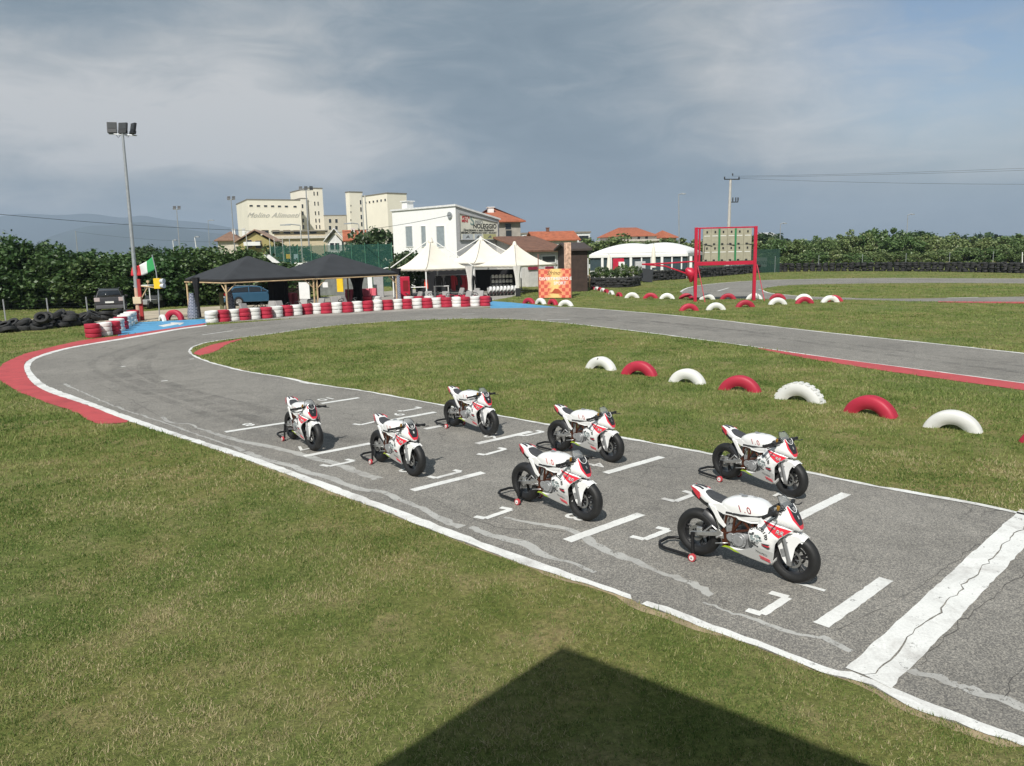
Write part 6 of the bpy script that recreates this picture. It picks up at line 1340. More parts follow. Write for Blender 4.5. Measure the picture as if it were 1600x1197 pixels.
def crown_mesh(name, m, n, leaf, rx, rz, z0, clumps, seed, spread=.30, flat=.6, low=-0.75):
    r = np.random.default_rng(seed)
    d = r.normal(size=(clumps, 3)); d /= np.linalg.norm(d, axis=1)[:, None]; rad = r.uniform(.45, 1.0, clumps) ** .6
    cc = d * rad[:, None]; cc = cc[cc[:, 2] > low]; k = len(cc)
    idx = r.integers(0, k, n); sz = r.uniform(.6, 1.3, k)
    off = r.normal(size=(n, 3)); off /= np.linalg.norm(off, axis=1)[:, None]; off *= (r.random(n) ** .45)[:, None] * (spread * sz[idx])[:, None]
    P = cc[idx] + off; P[:, 0] *= rx; P[:, 1] *= rx; P[:, 2] = P[:, 2] * rz + z0
    keep = P[:, 2] > 0.05; P = P[keep]; n = len(P)
    nrm = r.normal(size=(n, 3)); nrm[:, 2] = np.abs(nrm[:, 2]) + flat; nrm /= np.linalg.norm(nrm, axis=1)[:, None]
    a = np.cross(nrm, r.normal(size=(n, 3))); a /= np.linalg.norm(a, axis=1)[:, None]; b = np.cross(nrm, a)
    s = leaf * r.uniform(.6, 1.35, n)[:, None]
    V = np.stack([P - a * s * .5, P + b * s * .32, P + a * s * .5 - nrm * s * .12, P - b * s * .32], 1).astype(np.float32)
    me = bpy.data.meshes.new(name); me.vertices.add(n * 4); me.loops.add(n * 4); me.polygons.add(n)
    me.vertices.foreach_set('co', V.ravel()); me.loops.foreach_set('vertex_index', np.arange(n * 4, dtype=np.int32)); me.polygons.foreach_set('loop_start', np.arange(0, n * 4, 4, dtype=np.int32)); me.update()
    t = np.clip(r.normal(.5, .24, n), 0, 1); at_ = me.attributes.new('tint', 'FLOAT', 'FACE'); at_.data.foreach_set('value', t.astype(np.float32)); me.materials.append(m); return me
def trunk_mesh(name, h, r0, spread, nl, seed, mats=None):
    r = random.Random(seed); mb = MB(); mb.tube([(0, 0, -.05), (.03, .02, h * .3), (-.02, .05, h * .6)], [r0, r0 * .8, r0 * .55], 8)
    for i in range(nl):
        t = 6.28 * i / nl + r.uniform(-.4, .4); z = h * r.uniform(.3, .55); e = Vector((math.cos(t) * spread, math.sin(t) * spread, h * r.uniform(.75, 1.0)))
        mb.tube([(0, 0, z), Vector((e.x * .45, e.y * .45, z + (e.z - z) * .6)), e], [r0 * .5, r0 * .32, r0 * .12], 6)
    return mb.mesh(name, mats or [BARK])
FIG = [(crown_mesh('crown', LF_FIG, 6600, .30, 2.5, 2.25, 2.2, 90, s, .30, low=-.97), trunk_mesh('trunk', 3.4, .16, 1.3, 6, s)) for s in (1, 2, 3)]
WIL = [(crown_mesh('crown', LF_WIL, 3800, .32, 2.6, 2.15, 2.25, 40, s + 10, .27, .3), trunk_mesh('trunk', 3.4, .10, 1.2, 6, s)) for s in (1, 2, 3)]
BSH = [(crown_mesh('crown', LF_DRK, 2600, .30, 1.6, 1.8, 2.0, 40, s + 20, .32, .3), trunk_mesh('trunk', 2.6, .09, .8, 5, s)) for s in (1, 2)]
def tree(kind, loc, sx, sz, label, name='tree', cat='tree', group=None, k=0):
    cm, tm = kind[k % len(kind)]; root = thing(name, loc, random.uniform(0, 6.28), label, cat, group); root.scale = (sx, sx, sz)
    for nm, me in (('crown', cm), ('trunk', tm)): o = bpy.data.objects.new(nm, me); COL.objects.link(o); o.parent = root
    return root
# left row of fig trees along the dirt road
fig = [(-95, 372), (-48, 368), (-2, 369), (36, 374), (76, 385), (112, 392), (142, 404), (182, 400), (212, 396), (248, 396), (282, 390), (318, 386), (356, 388), (392, 397), (428, 410)]
for i, (u, vt) in enumerate(fig):
    p = G(u, 483.5 - u * .020 - (5 if u > 370 else 0)); ht = zat(u, vt, p.y); p = p + Vector((random.uniform(-.3, .3), random.uniform(0, 1.2), 0))
    tree(FIG, p, random.uniform(.92, 1.1), ht / 4.45, f'large leaved green tree, {ORD[i]} from the left in the row along the dirt road', 'fig_tree', 'tree', 'large leaved trees along the dirt road', i)
for i, u in enumerate((-70, -20, 20, 58, 96, 128, 165, 200, 232)):
    p = G(u, 480 - u * .02); tree(FIG, p + Vector((0, 3.2, 0)), 1.0, zat(u, 412, p.y) / 4.45, f'lower green tree behind the front row, {ORD[i]} from the left', 'fig_tree', 'tree', 'second row of trees behind the dirt road', i + 1)
tree(BSH, at(72, 392, 95) * Vector((1, 1, 0)) if False else Vector((at(72, 392, 95).x, 95, 0)), 1.2, zat(72, 368, 95) / 4.0, 'dark pointed tree top rising behind the left hedge', 'tree', k=0)
for i, (u, vt, Y) in enumerate(((231, 376, 85), (222, 384, 82), (262, 392, 84))): tree(BSH, Vector((at(u, 395, Y).x, Y, 0)), 1.25, zat(u, vt, Y) / 4.0, ['bushy tree top behind the lamp mast', 'lower bushy tree top left of the lamp mast', 'bushy tree top right of the flag'][i], 'tree', k=i)
# row beyond the far tyre wall
wil = [(1010, 378), (1045, 373), (1075, 372), (1192, 374), (1212, 374), (1238, 375), (1262, 371), (1290, 373), (1318, 367), (1340, 361), (1362, 358), (1386, 357), (1408, 367), (1432, 370), (1454, 367), (1476, 366), (1500, 373), (1524, 371), (1546, 373), (1570, 371), (1592, 366), (1618, 364), (1650, 366), (1690, 368), (1730, 366), (1775, 364), (1820, 361), (1870, 363), (1920, 359), (1975, 360), (2030, 357), (2090, 358)]
for i, (u, vt) in enumerate(wil):
    Y = 108 + random.uniform(-4, 4); x = at(u, 400, Y).x
    tree(WIL, Vector((x, Y, 0)), random.uniform(.92, 1.12), zat(u, vt, Y) / 4.35, f'grey green bushy tree, {ORD[i]} from the left in the row beyond the tyre wall', 'willow_tree', 'tree', 'bushy trees beyond the far tyre wall', i)
for i, u in enumerate(range(1200, 1700, 34)):
    Y = 101 + random.uniform(-1, 1); tree(WIL, Vector((at(u, 400, Y).x, Y, 0)), .85, .52 + random.uniform(-.06, .08), f'low grey green bush, {ORD[i]} from the left at the foot of the tree row', 'willow_bush', 'bush', 'low bushes behind the far tyre wall', i + 1)
for i, (u, vt, Y) in enumerate(((1186, 360, 170), (1207, 362, 160), (1432, 356, 150), (1420, 362, 152))): tree(BSH, Vector((at(u, 395, Y).x, Y, 0)), 2.0, zat(u, vt, Y) / 4.0, ['dark tree top behind the scoreboard, left one', 'dark pointed tree top right of the scoreboard', 'dark tree top sticking out above the right tree row', 'smaller dark tree top beside the street lamp'][i], 'tree', k=i)
# trees around the courts and the white building
for i, (u, vt, Y, s, l) in enumerate(((590, 346, 84, 1.7, 'tall loose tree left of the white building'), (572, 362, 82, 1.4, 'tree at the left of the tall loose one'), (640, 383, 60.5, .75, 'green shrub in front of the white building wall'), (626, 392, 60, .55, 'small shrub at the white building corner'), (440, 373, 96, 1.5, 'dark tree before the flat roofed block'), (470, 382, 92, 1.3, 'dark tree behind the green netting'), (545, 384, 88, 1.5, 'low dark tree behind the netting'), (515, 392, 85, 1.2, 'lower bush behind the netting by the white house'), (420, 392, 84, 1.1, 'bush beside the yellow house'), (955, 372, 120, 2.0, 'tree behind the left end of the white pavilion'), (975, 375, 125, 1.7, 'tree behind the white pavilion roof'), (935, 380, 118, 1.2, 'bush left of the pavilion'), (1083, 376, 112, 1.3, 'bush at the right end of the pavilion'))):
    tree(BSH if i != 9 else WIL, Vector((at(u, 395, Y).x, Y, 0)), s, zat(u, vt, Y) / 4.0, l, 'tree', 'tree', None, i)
# distant belt of woods to the horizon (reads as one mass)
def woods():
    r = np.random.default_rng(3); Ps = []
    for ang in np.linspace(-.75, .75, 150):
        D = r.uniform(330, 520); Ps.append((D * math.sin(ang), D * math.cos(ang), r.uniform(3.5, 6.5)))
    V = []; 
    for x, y, h in Ps:
        n = 170; q = r.normal(size=(n, 3)); q /= np.linalg.norm(q, axis=1)[:, None]; q *= (r.random(n) ** .4)[:, None]; q = q * np.array([7, 4, h * .5]) + np.array([x, y, h * .5])
        a = r.normal(size=(n, 3)); a /= np.linalg.norm(a, axis=1)[:, None]; b = np.cross(a, r.normal(size=(n, 3))); b /= np.linalg.norm(b, axis=1)[:, None]
        V.append(np.stack([q - a, q + b * .7, q + a, q - b * .7], 1))
    V = np.concatenate(V).astype(np.float32); n = len(V); me = bpy.data.meshes.new('distant_woods'); me.vertices.add(n * 4); me.loops.add(n * 4); me.polygons.add(n)
    me.vertices.foreach_set('co', V.ravel()); me.loops.foreach_set('vertex_index', np.arange(n * 4, dtype=np.int32)); me.polygons.foreach_set('loop_start', np.arange(0, n * 4, 4, dtype=np.int32)); me.update()
    at_ = me.attributes.new('tint', 'FLOAT', 'FACE'); at_.data.foreach_set('value', r.random(n).astype(np.float32)); me.materials.append(LF_DRK)
    o = bpy.data.objects.new('distant_woods', me); COL.objects.link(o); tag(o, 'belt of dark green woods far off on the horizon', 'woods', kind='stuff')
woods()
# mountains
def hills(name, prof, Y, depth, label, col):
    pts = crom([Vector((u, v, 0)) for u, v in prof], 6); mb = MB(); rows = 11; n = len(pts); r = random.Random(3)
    for j in range(rows):
        t = j / (rows - 1); q = -1 + 2 * t
        for i, p in enumerate(pts):
            yy = Y + depth * q; top = at(p.x, p.y, Y); hgt = max(0, top.z) * max(0, 1 - abs(q)) ** .9; jit = hgt * .05 * math.sin(i * .37 + j * 2.1) * (0 if j in (rows // 2, ) else 1)
            mb.v.append((top.x * (yy / Y), yy, max(-2, hgt + jit)))
    for j in range(rows - 1):
        for i in range(n - 1): mb.f.append((j * n + i, j * n + i + 1, (j + 1) * n + i + 1, (j + 1) * n + i)); mb.m.append(0); mb.sm.append(True)
    return tag(mb.build(name, mat('hill_' + str(Y), col, .95, var=.2, scale=.002)), label, kind='structure')  # base colours lean blue, putting part of the haze into the hills
hills('hills', [(-260, 396), (-120, 392), (0, 394), (60, 380), (78, 370), (110, 360), (140, 353), (175, 352), (218, 347), (260, 352), (316, 362), (370, 368), (450, 380), (540, 389), (700, 394)], 4200, 900, 'blue grey forested foothills on the horizon', (.045, .068, .075))
hills('hills', [(-300, 378), (-60, 350), (20, 335), (90, 336), (140, 334), (190, 340), (222, 337), (260, 343), (330, 350), (420, 368), (520, 385), (640, 394)], 6200, 1200, 'hazy blue mountain ridge behind the foothills', (.05, .075, .09))
hills('hills', [(300, 398), (500, 391), (700, 386), (850, 381), (1000, 381), (1150, 376), (1300, 375), (1450, 372), (1600, 367), (1800, 364)], 6000, 1000, 'faint blue line of distant hills on the right', (.05, .075, .09))
# ------------------------------------------------------------------ buildings
GLASS = mat('dark_window_glass', (.025, .03, .035), .12, spec=.7); TILE = None
def tile_mat(name, col):
    m, nt, bs = newmat(name); v = coords(nt); w_ = N(nt, 'ShaderNodeTexWave', wave_type='BANDS'); w_.inputs['Scale'].default_value = 2.2; w_.inputs['Distortion'].default_value = .6; L(nt, v, w_.inputs['Vector'])
    n_ = noise(nt, v, 1.8, 6, .7); c = ramp(nt, n_, [(.25, tuple(x * .55 for x in col)), (.5, col), (.8, tuple(min(1, x * 1.35) for x in col))]); L(nt, mixc(nt, 1.0, c, ramp(nt, w_.outputs['Fac'], [(0, (.75, .75, .75)), (1, (1.1, 1.1, 1.1))]), 'MULTIPLY'), bs.inputs['Base Color']); bs.inputs['Roughness'].default_value = .85
    bump(nt, bs, w_.outputs['Fac'], .5, .05); return m
TILE = tile_mat('terracotta_tiles', (.42, .13, .065)); TILE_OLD = tile_mat('old_brown_tiles', (.20, .10, .065)); MILL = mat('cream_mill_render', (.84, .785, .67), .85, var=.05, scale=.15); MILLR = mat('mill_coping', (.22, .20, .17), .8)
def corner(uM, Y, a, uL, uR, v):
    C = at(uM, v, Y); C.z = 0; f = Vector((math.cos(a), math.sin(a), 0)); g = Vector((-math.sin(a), math.cos(a), 0))
    def span(d, u):
        r = ray(u, v); k = r[0] / r[1]; return (k * C.y - C.x) / (d.x - k * d.y)
    return C, f, g, span(f, uR), span(g, uL)
class Bld:
    def __init__(s, name, uM, Y, deg, uL, uR, vtop, m, label, cat='building', base=0.0, group=None, Lg=None):
        a = R_(deg); s.C, s.f, s.g, s.Lf, s.Lg = corner(uM, Y, a, uL, uR, vtop); s.ht = zat(uM, vtop, Y); s.Y = Y
        if Lg: s.Lg = Lg
        s.root = thing(name, s.C, a, label, cat, group); mb = MB(); mb.box((s.Lf / 2, s.Lg / 2, (s.ht + base) / 2), (s.Lf, s.Lg, s.ht - base)); s.wall = mb.build('wall', [m], s.root)
    def win(s, face, t, z, w, h, m=None, frame_m=None, nm='window', sill=True):
        """face 'f' = right hand wall (x axis), 'g' = left hand wall (y axis); t in metres from the shared corner"""
        mb = MB(); fm = frame_m or WHITE; fr = .05 if w < 1.2 else .08
        def B(c, d, mi):
            if face == 'f': mb.box((t + c[0], -c[1], z + c[2]), (d[0], d[1], d[2]), mi)
            else: mb.box((-c[1], t + c[0], z + c[2]), (d[1], d[0], d[2]), mi)
        B((0, .01, h / 2 - fr / 2), (w, .10, fr), 0); B((0, .01, -h / 2 + fr / 2), (w, .10, fr), 0)
        B((-w / 2 + fr / 2, .01, 0), (fr, .10, h - 2 * fr), 0); B((w / 2 - fr / 2, .01, 0), (fr, .10, h - 2 * fr), 0)
        o = mb.build(nm, [fm], s.root); mb2 = mb; mb = MB()
        if face == 'f': mb.box((t, -.004, z), (w - 2 * fr, .03, h - 2 * fr))
        else: mb.box((-.004, t, z), (.03, w - 2 * fr, h - 2 * fr))
        mb.build('pane', [m or GLASS], o); return o
    def slab(s, nm, m, over=.3, th=.25, z=None, mi=0):
        mb = MB(); z = s.ht if z is None else z; mb.box((s.Lf / 2, s.Lg / 2, z + th / 2 + .002), (s.Lf + 2 * over, s.Lg + 2 * over, th)); return mb.build(nm, [m], s.root)
    def roof(s, m, rise, along='f', over=.35, hip=0.0, nm='roof', th=.15):
        x0, x1, y0, y1 = -over, s.Lf + over, -over, s.Lg + over; z = s.ht
        if along == 'f': A, B_ = Vector((x0 + hip, (y0 + y1) / 2, z + rise)), Vector((x1 - hip, (y0 + y1) / 2, z + rise))
        else: A, B_ = Vector(((x0 + x1) / 2, y0 + hip, z + rise)), Vector(((x0 + x1) / 2, y1 - hip, z + rise))
        e = [Vector((x0, y0, z)), Vector((x1, y0, z)), Vector((x1, y1, z)), Vector((x0, y1, z))]; mb = MB(); V = e + [A, B_] + [p + Vector((0, 0, th)) for p in e + [A, B_]]
        F_ = [(0, 1, 5, 4), (2, 3, 4, 5), (3, 0, 4), (1, 2, 5)] if along == 'f' else [(1, 2, 5, 4), (3, 0, 4, 5), (0, 1, 4), (2, 3, 5)]
        gab = F_[2:] if hip == 0 else []
        top = [tuple(i + 6 for i in q) for q in (F_ if hip else F_[:2])]; bot = [tuple(reversed(q)) for q in (F_ if hip else F_[:2])]
        fs = top + bot
        edges = [(0, 1), (1, 2), (2, 3), (3, 0)] if hip else ([(0, 1), (2, 3), (3, 4), (4, 0), (1, 5), (5, 2)] if along == 'f' else [(1, 2), (3, 0), (0, 4), (4, 1), (2, 5), (5, 3)])
        fs += [(a, b, b + 6, a + 6) for a, b in edges]; mb.add(V, fs, 0); r_ = mb.build(nm, [m], s.root)
        if not hip:
            mb = MB(); q = .06
            if along == 'f':
                for x, th_ in ((0.0, .2), (s.Lf - .2, .2)): mb.add([(x + d, y, zz) for d in (0, th_) for y, zz in ((0, z), (s.Lg, z), (s.Lg / 2, z + rise * s.Lg / (s.Lg + 2 * over)))], [(0, 2, 1), (3, 4, 5), (0, 1, 4, 3), (1, 2, 5, 4), (2, 0, 3, 5)])
            else:
                for y in (0.0, s.Lg - .2): mb.add([(x, y + d, zz) for d in (0, .2) for x, zz in ((0, z), (s.Lf, z), (s.Lf / 2, z + rise * s.Lf / (s.Lf + 2 * over)))], [(0, 1, 2), (3, 5, 4), (0, 3, 4, 1), (1, 4, 5, 2), (2, 5, 3, 0)])
            mb.build('gable_wall', list(s.wall.data.materials), s.root)
        return r_
    def chimney(s, x, y, h, m, w=.5):
        mb = MB(); mb.box((x, y, s.ht + h / 2), (w, w, h)); mb.box((x, y, s.ht + h + .04), (w * 1.3, w * 1.3, .09)); return mb.build('chimney', [m], s.root)
    def t_at(s, u, v, face='f'):
        d = s.f if face == 'f' else s.g; r = ray(u, v); k = r[0] / r[1]; t = (k * s.C.y - s.C.x) / (d.x - k * d.y); P = s.C + d * t; return t, H + r[2] * P.y / r[1]
# --- flour mill
mA = Bld('flour_mill', 386, 270, 27, 368.5, 469, 312.5, MILL, 'long cream mill block with script lettering and a row of small windows', 'mill')
mA.slab('parapet', MILLR, .12, .35)
for i, x in enumerate((172, 233, 293, 351, 408, 466, 538)):
    t, z = mA.t_at(360 + x / 5.33, 280 + (222 + i * 1.2) / 5.33); mA.win('f', t, z, 1.15 * 1.1, .78, frame_m=MILL)
t, z = mA.t_at(360 + 352 / 5.33, 280 + 301 / 5.33); mb = MB(); add_text(mb, 'Molino Alimonti', 2.4, frame((t, -.06, z), (1, 0, 0), (0, 0, 1), (0, -1, 0)), shear=.6, extrude=.04, spacing=1.1); mb.build('lettering', [mat('grey_lettering', (.47, .455, .42), .7)], mA.root)
mT = Bld('mill_tower', 480, 290, 32, 453, 503.5, 294.5, MILL, 'tall cream stair tower of the mill with paired slit windows', 'mill tower'); mT.slab('parapet', MILLR, .12, .35)
for y in (120, 203, 283, 345, 398):
    for x in (696 + (y - 120) * .07, 724 + (y - 120) * .07): t, z = mT.t_at(360 + x / 5.33, 280 + y / 5.33); mT.win('f', t, z, .55, 1.5, frame_m=MILL)
mS = Bld('mill_annex', 470, 288, 32, 467.5, 480, 310.5, MILL, 'narrow cream annex at the foot of the mill tower', 'mill tower', Lg=10); mS.slab('parapet', MILLR, .1, .3)
for y in (225, 285, 345, 398): t, z = mS.t_at(360 + (600 + (y - 225) * .05) / 5.33, 280 + y / 5.33); mS.win('f', t, z, .7, 1.5, frame_m=MILL)
mL = Bld('mill_link', 506, 285, 10, 505, 541, 337.5, mat('mill_grey_cream', (.50, .46, .38), .85), 'low cream link building between the two mill blocks', 'building', Lg=10); mL.slab('parapet', MILLR, .1, .3)
for x in (830, 883):
    for y in (348, 405): t, z = mL.t_at(360 + x / 5.33, 280 + y / 5.33); mL.win('f', t, z, 1.0, 1.5, frame_m=MILL)
mB1 = Bld('mill_tower', 545.5, 280, 36, 539.5, 566, 300.5, MILL, 'shorter cream tower at the left of the second mill block', 'mill tower'); mB1.slab('parapet', MILLR, .12, .35)
for y in (192, 252, 315, 375): t, z = mB1.t_at(360 + (1084 + (y - 192) * .05) / 5.33, 280 + y / 5.33); mB1.win('f', t, z, .7, 1.6, frame_m=MILL)
for y in (220, 275, 340): t, z = mB1.t_at(360 + (1003) / 5.33, 280 + y / 5.33); mB1.win('f', t, z, .45, .7, frame_m=MILL)
mB = Bld('flour_mill', 604.5, 258, 40, 566, 635, 302.5, MILL, 'second cream mill block with a plain corner beside the white building', 'mill'); mB.slab('parapet', MILLR, .12, .35)
for i, x in enumerate((1128, 1160, 1192, 1224, 1256, 1290)): t, z = mB.t_at(360 + x / 5.33, 280 + (197 - i * 4.8) / 5.33, 'g'); mB.win('g', t, z, 1.2, .9, frame_m=MILL)
# --- houses between
fb = Bld('apartment_block', 428, 170, 14, 411, 508, 362.5, mat('cream_block', (.56, .47, .33), .85), 'flat roofed block with balcony strip in front of the mill', 'building', Lg=9); fb.slab('roof', MILLR, .6, .25); fb.slab('balcony', mat('pale_band', (.58, .54, .48), .8), .5, .55, z=zat(450, 373, 170))
for x in (290, 380, 470, 555, 690): t, z = fb.t_at(360 + x / 5.33, 280 + 440 / 5.33); fb.win('f', t, z, 1.6, .9, frame_m=fb.wall.data.materials[0])
yh = Bld('yellow_house', 372, 104, 10, 352, 427, 379, mat('olive_yellow_render', (.36, .31, .13), .85, var=.08), 'olive yellow gabled house above the hedge', 'house', Lg=9); yh.roof(tile_mat('faded_roof', (.40, .27, .20)), 1.55, 'g', .45)
for u, v in ((389, 377), (404, 378)): t, z = yh.t_at(u, v + 4); yh.win('f', t, z, .9, 1.1, frame_m=WOOD)
mb = MB(); t, z = yh.t_at(395, 381); mb.box((t, -.45, z), (2.1, .8, .5)); mb.build('balcony', [WHITE], yh.root); yh.chimney(yh.Lf * .2, 3, 1.5, WHITE, .5)
ph = Bld('pale_house', 340, 125, 12, 322, 372, 377, mat('pale_render', (.62, .56, .47), .85), 'pale house with brown roof behind the left hedge', 'house', Lg=8); ph.roof(tile_mat('brown_roof', (.26, .15, .10)), 1.5, 'f', .5, 2.0); ph.chimney(2.2, 3, 1.9, WHITE, .45); ph.chimney(3.6, 4, 2.0, WHITE, .45)
wh = Bld('white_house', 512, 118, 10, 494, 534, 378, mat('white_render', (.68, .68, .66), .8), 'white gabled house with pale eaves behind the netting', 'house', Lg=9); wh.roof(WHITE, 1.9, 'g', .6)
for u in (519, 527): t, z = wh.t_at(u, 385); wh.win('f', t, z, .7, 1.1)
wh2 = Bld('white_house', 540, 116, 12, 531, 572, 377, mat('grey_white_render', (.55, .56, .57), .8), 'grey white house with a terracotta roof beside the mill link', 'house', Lg=8); wh2.roof(TILE, 1.6, 'f', .4); wh2.chimney(wh2.Lf * .4, 3.0, 1.9, WHITE, .5)
# --- white building with the painted billboard
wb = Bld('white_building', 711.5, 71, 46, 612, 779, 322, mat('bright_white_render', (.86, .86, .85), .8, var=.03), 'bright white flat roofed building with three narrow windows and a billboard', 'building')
_, z2_ = wb.t_at(779, 344); hr = wb.ht; dz = hr - z2_
for v_ in wb.wall.data.vertices:
    if v_.co.z > 1 and v_.co.x > wb.Lf / 2: v_.co.z -= dz
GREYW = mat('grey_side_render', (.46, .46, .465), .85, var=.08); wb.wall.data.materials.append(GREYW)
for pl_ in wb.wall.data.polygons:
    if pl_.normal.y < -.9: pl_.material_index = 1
mb = MB(); ov = .12; V = []
for y in (-ov, wb.Lg + ov):
    for x, z in ((-ov, hr + .004), (wb.Lf + ov, z2_ + .004)): V += [(x, y, z), (x, y, z + .16)]
mb.add(V, [(0, 2, 3, 1), (4, 5, 7, 6), (0, 1, 5, 4), (2, 6, 7, 3), (1, 3, 7, 5), (0, 4, 6, 2)]); mb.build('coping', [mat('coping_white', (.72, .72, .72), .8)], wb.root)
for x in (398, 511, 643): t, z = wb.t_at(560 + x / 4.99, 290 + 397 / 4.99, 'g'); wb.win('g', t, z, [1.1, .75, 1.25][(398, 511, 643).index(x)], 2.0, m=mat('pale_glass', (.28, .32, .34), .15))
for u, v in ((714, 331),): 
    t, z = wb.t_at(704, 336, 'g'); mb = MB(); mb.disc((-.12, t, z), (1, 0, 0), .28, .12, 16); mb.build('lamp', [GALV], wb.root)
t_, z_ = wb.t_at(622, 327, 'g'); wb.chimney(1.2, t_, .9, WHITE, .8)
# grey billboard field on the right wall
bt0, bz0 = wb.t_at(717.5, 375); bt1, bz1 = wb.t_at(777, 375); _, ztl = wb.t_at(719, 333.5); _, ztr = wb.t_at(776, 347.5)
bl, br = bt0, bt1; mb = MB(); q = [(bl, bz0), (br, bz0), (br, ztr), (bl, ztl)]; mb.shell(q, lambda p, t: Vector((p[0], -.03 - t, p[1])), .05); bb = mb.build('billboard', [mat('billboard_print', (.70, .68, .58), .7, var=.15, scale=.9)], wb.root)
mb = MB(); P = [Vector((x, -.10, z)) for x, z in q]; mb.tube(P, .06, 6, closed=True); mb.build('billboard_frame', [mat('frame_grey', (.28, .28, .29), .6)], bb)
W_, Hh_ = br - bl, ztl - bz0
def bt(txt, fx, fz, sz, m, **k): mb = MB(); add_text(mb, txt, sz, frame((bl + W_ * fx, -.088, bz0 + Hh_ * fz), (1, 0, 0), (0, 0, 1), (0, -1, 0)), extrude=.006, **k); me = mb.build('lettering', [m], bb); return me
RI, BI = mat('red_sign_ink', (.42, .03, .04), .6), mat('black_sign_ink', (.03, .03, .03), .6)
s_ = W_ / 3.9
bt('PISTA', .17, .845, .31 * s_, RI, bold=.012); bt('MINI', .14, .715, .30 * s_, RI, bold=.012); bt('S', .33, .72, .95 * s_, mat('grey_green_ink', (.20, .28, .26), .6), bold=.02); bt('PEED', .50, .67, .36 * s_, mat('grey_ink', (.30, .31, .31), .6), bold=.012); bt('NOLEGGIO', .66, .52, .47 * s_, BI, bold=.016)
bt('Divertimento e sano Godimento', .50, .375, .235 * s_, BI, shear=.2, bold=.004); bt('MINIMOTO', .18, .27, .22 * s_, BI, bold=.006); bt('MINIQUAD KART', .52, .27, .20 * s_, BI, bold=.006); bt('GO-KART', .86, .27, .19 * s_, BI, bold=.006)
for fx, w_, col in ((.20, .26, (.50, .53, .55)), (.47, .18, (.48, .52, .55)), (.78, .34, (.46, .45, .22))):
    mb = MB(); mb.box((bl + W_ * fx, -.086, bz0 + Hh_ * .12), (W_ * w_, .012, Hh_ * .20)); pn_ = mb.build('picture_panel', [mat('panel_tone_%d' % int(fx * 100), col, .7, var=.15, scale=2)], bb)
    mb = MB(); x = bl + W_ * fx; z = bz0 + Hh_ * .11; mb.shell([(x - .28, z - .12), (x - .1, z + .06), (x + .05, z + .16), (x + .16, z + .10), (x + .24, z - .10), (x + .05, z - .05)], lambda p, t: Vector((p[0], -.094 - t, p[1])), .008); mb.build('printed_rider', [mat('print_grey', (.16, .17, .17), .7)], pn_)
# stone house behind
sh = Bld('stone_house', 752, 92, 12, 735, 813, 348, mat('grey_stone_wall', (.36, .33, .29), .9, var=.2, scale=1.2), 'grey stone house with hipped red roof behind the white building', 'house', Lg=11); sh.roof(TILE, zat(750, 326, 97) - sh.ht, 'f', .55, 3.2)
for u, v in ((794, 354), (795, 368)): t, z = sh.t_at(u, v); sh.win('f', t, z, .8, .8 if v < 360 else 1.3, frame_m=sh.wall.data.materials[0])
sh.chimney(1.8, 3.5, 1.9, WHITE, .7)
# low tiled workshop behind the tents and brown shed
lw = Bld('workshop', 826, 70, 32, 745, 880, 394, mat('workshop_white', (.56, .55, .53), .85), 'low workshop with old brown tiled roof behind the white tents', 'building', Lg=11)
zr = zat(780, 372.5, 77) - lw.ht; lw.roof(TILE_OLD, max(1.0, zr), 'f', .5)
t, z = lw.t_at(857, 405); lw.win('f', t, z, 1.6, .7)
mb = MB(); t, z = lw.t_at(832, 419); mb.box((t, -.06, z), (1.0, .1, .28)); mb.build('red_sign_strip', [mat('maroon', (.25, .02, .05), .6)], lw.root); mb = MB(); t, z = lw.t_at(858, 418.5); mb.box((t, -.06, z), (.9, .1, .25)); mb.build('red_sign_strip', [mat('maroon', (.25, .02, .05), .6)], lw.root)
sd = Bld('brown_shed', 892, 60, 8, 880, 918, 392, mat('dark_brown_planks', (.045, .028, .022), .8, var=.3, scale=3), 'dark brown wooden shed right of the flame coloured poster', 'shed', Lg=5); sd.roof(mat('dark_shed_roof', (.06, .045, .04), .8), .5, 'f', .3)
# background right of the tents
gb = Bld('glazed_hall', 815, 135, 6, 806, 922, 366, mat('pale_hall', (.60, .62, .63), .7), 'long pale flat roofed hall with dark arched windows', 'building', Lg=12); gb.slab('parapet', MILLR, .15, .25)
for u in (826, 912): t, z = gb.t_at(u, 373); gb.win('f', t, z, 1.9, 1.2)
t, z = gb.t_at(894, 371); gb.win('f', t, z, 1.2, .8)
rh = Bld('white_cottage', 838, 112, 12, 826, 902, 377, mat('cottage_white', (.66, .64, .60), .85), 'white cottage with orange tiled roof in front of the glazed hall', 'house', Lg=6); rh.roof(TILE, 1.3, 'f', .4); rh.chimney(2.5, 3, 1.9, TILE_OLD, .4)
fh = Bld('white_villa', 972, 205, 18, 944, 1026, 370, mat('villa_white', (.64, .63, .60), .85), 'white villa with orange roof and balcony behind the pavilion', 'house', Lg=14); fh.roof(TILE, 2.4, 'f', .6, 3.0); fh.slab('balcony', mat('pale_band', (.58, .54, .48), .8), .9, .5, z=zat(990, 377, 205))
for u in (985, 998, 1010): t, z = fh.t_at(u, 372.5); fh.win('f', t, z, .9, 1.3)
t, z = fh.t_at(955, 374, 'g'); fh.win('g', t, z, 1.2, 1.4)
fh2 = Bld('beige_house', 1042, 208, 18, 1024, 1057, 372, mat('villa_beige', (.50, .42, .30), .85), 'beige house with orange roof right of the white villa', 'house', Lg=10); fh2.roof(TILE, 2.0, 'f', .6, 2.0); t, z = fh2.t_at(1049, 377); fh2.win('f', t, z, .9, 1.2)
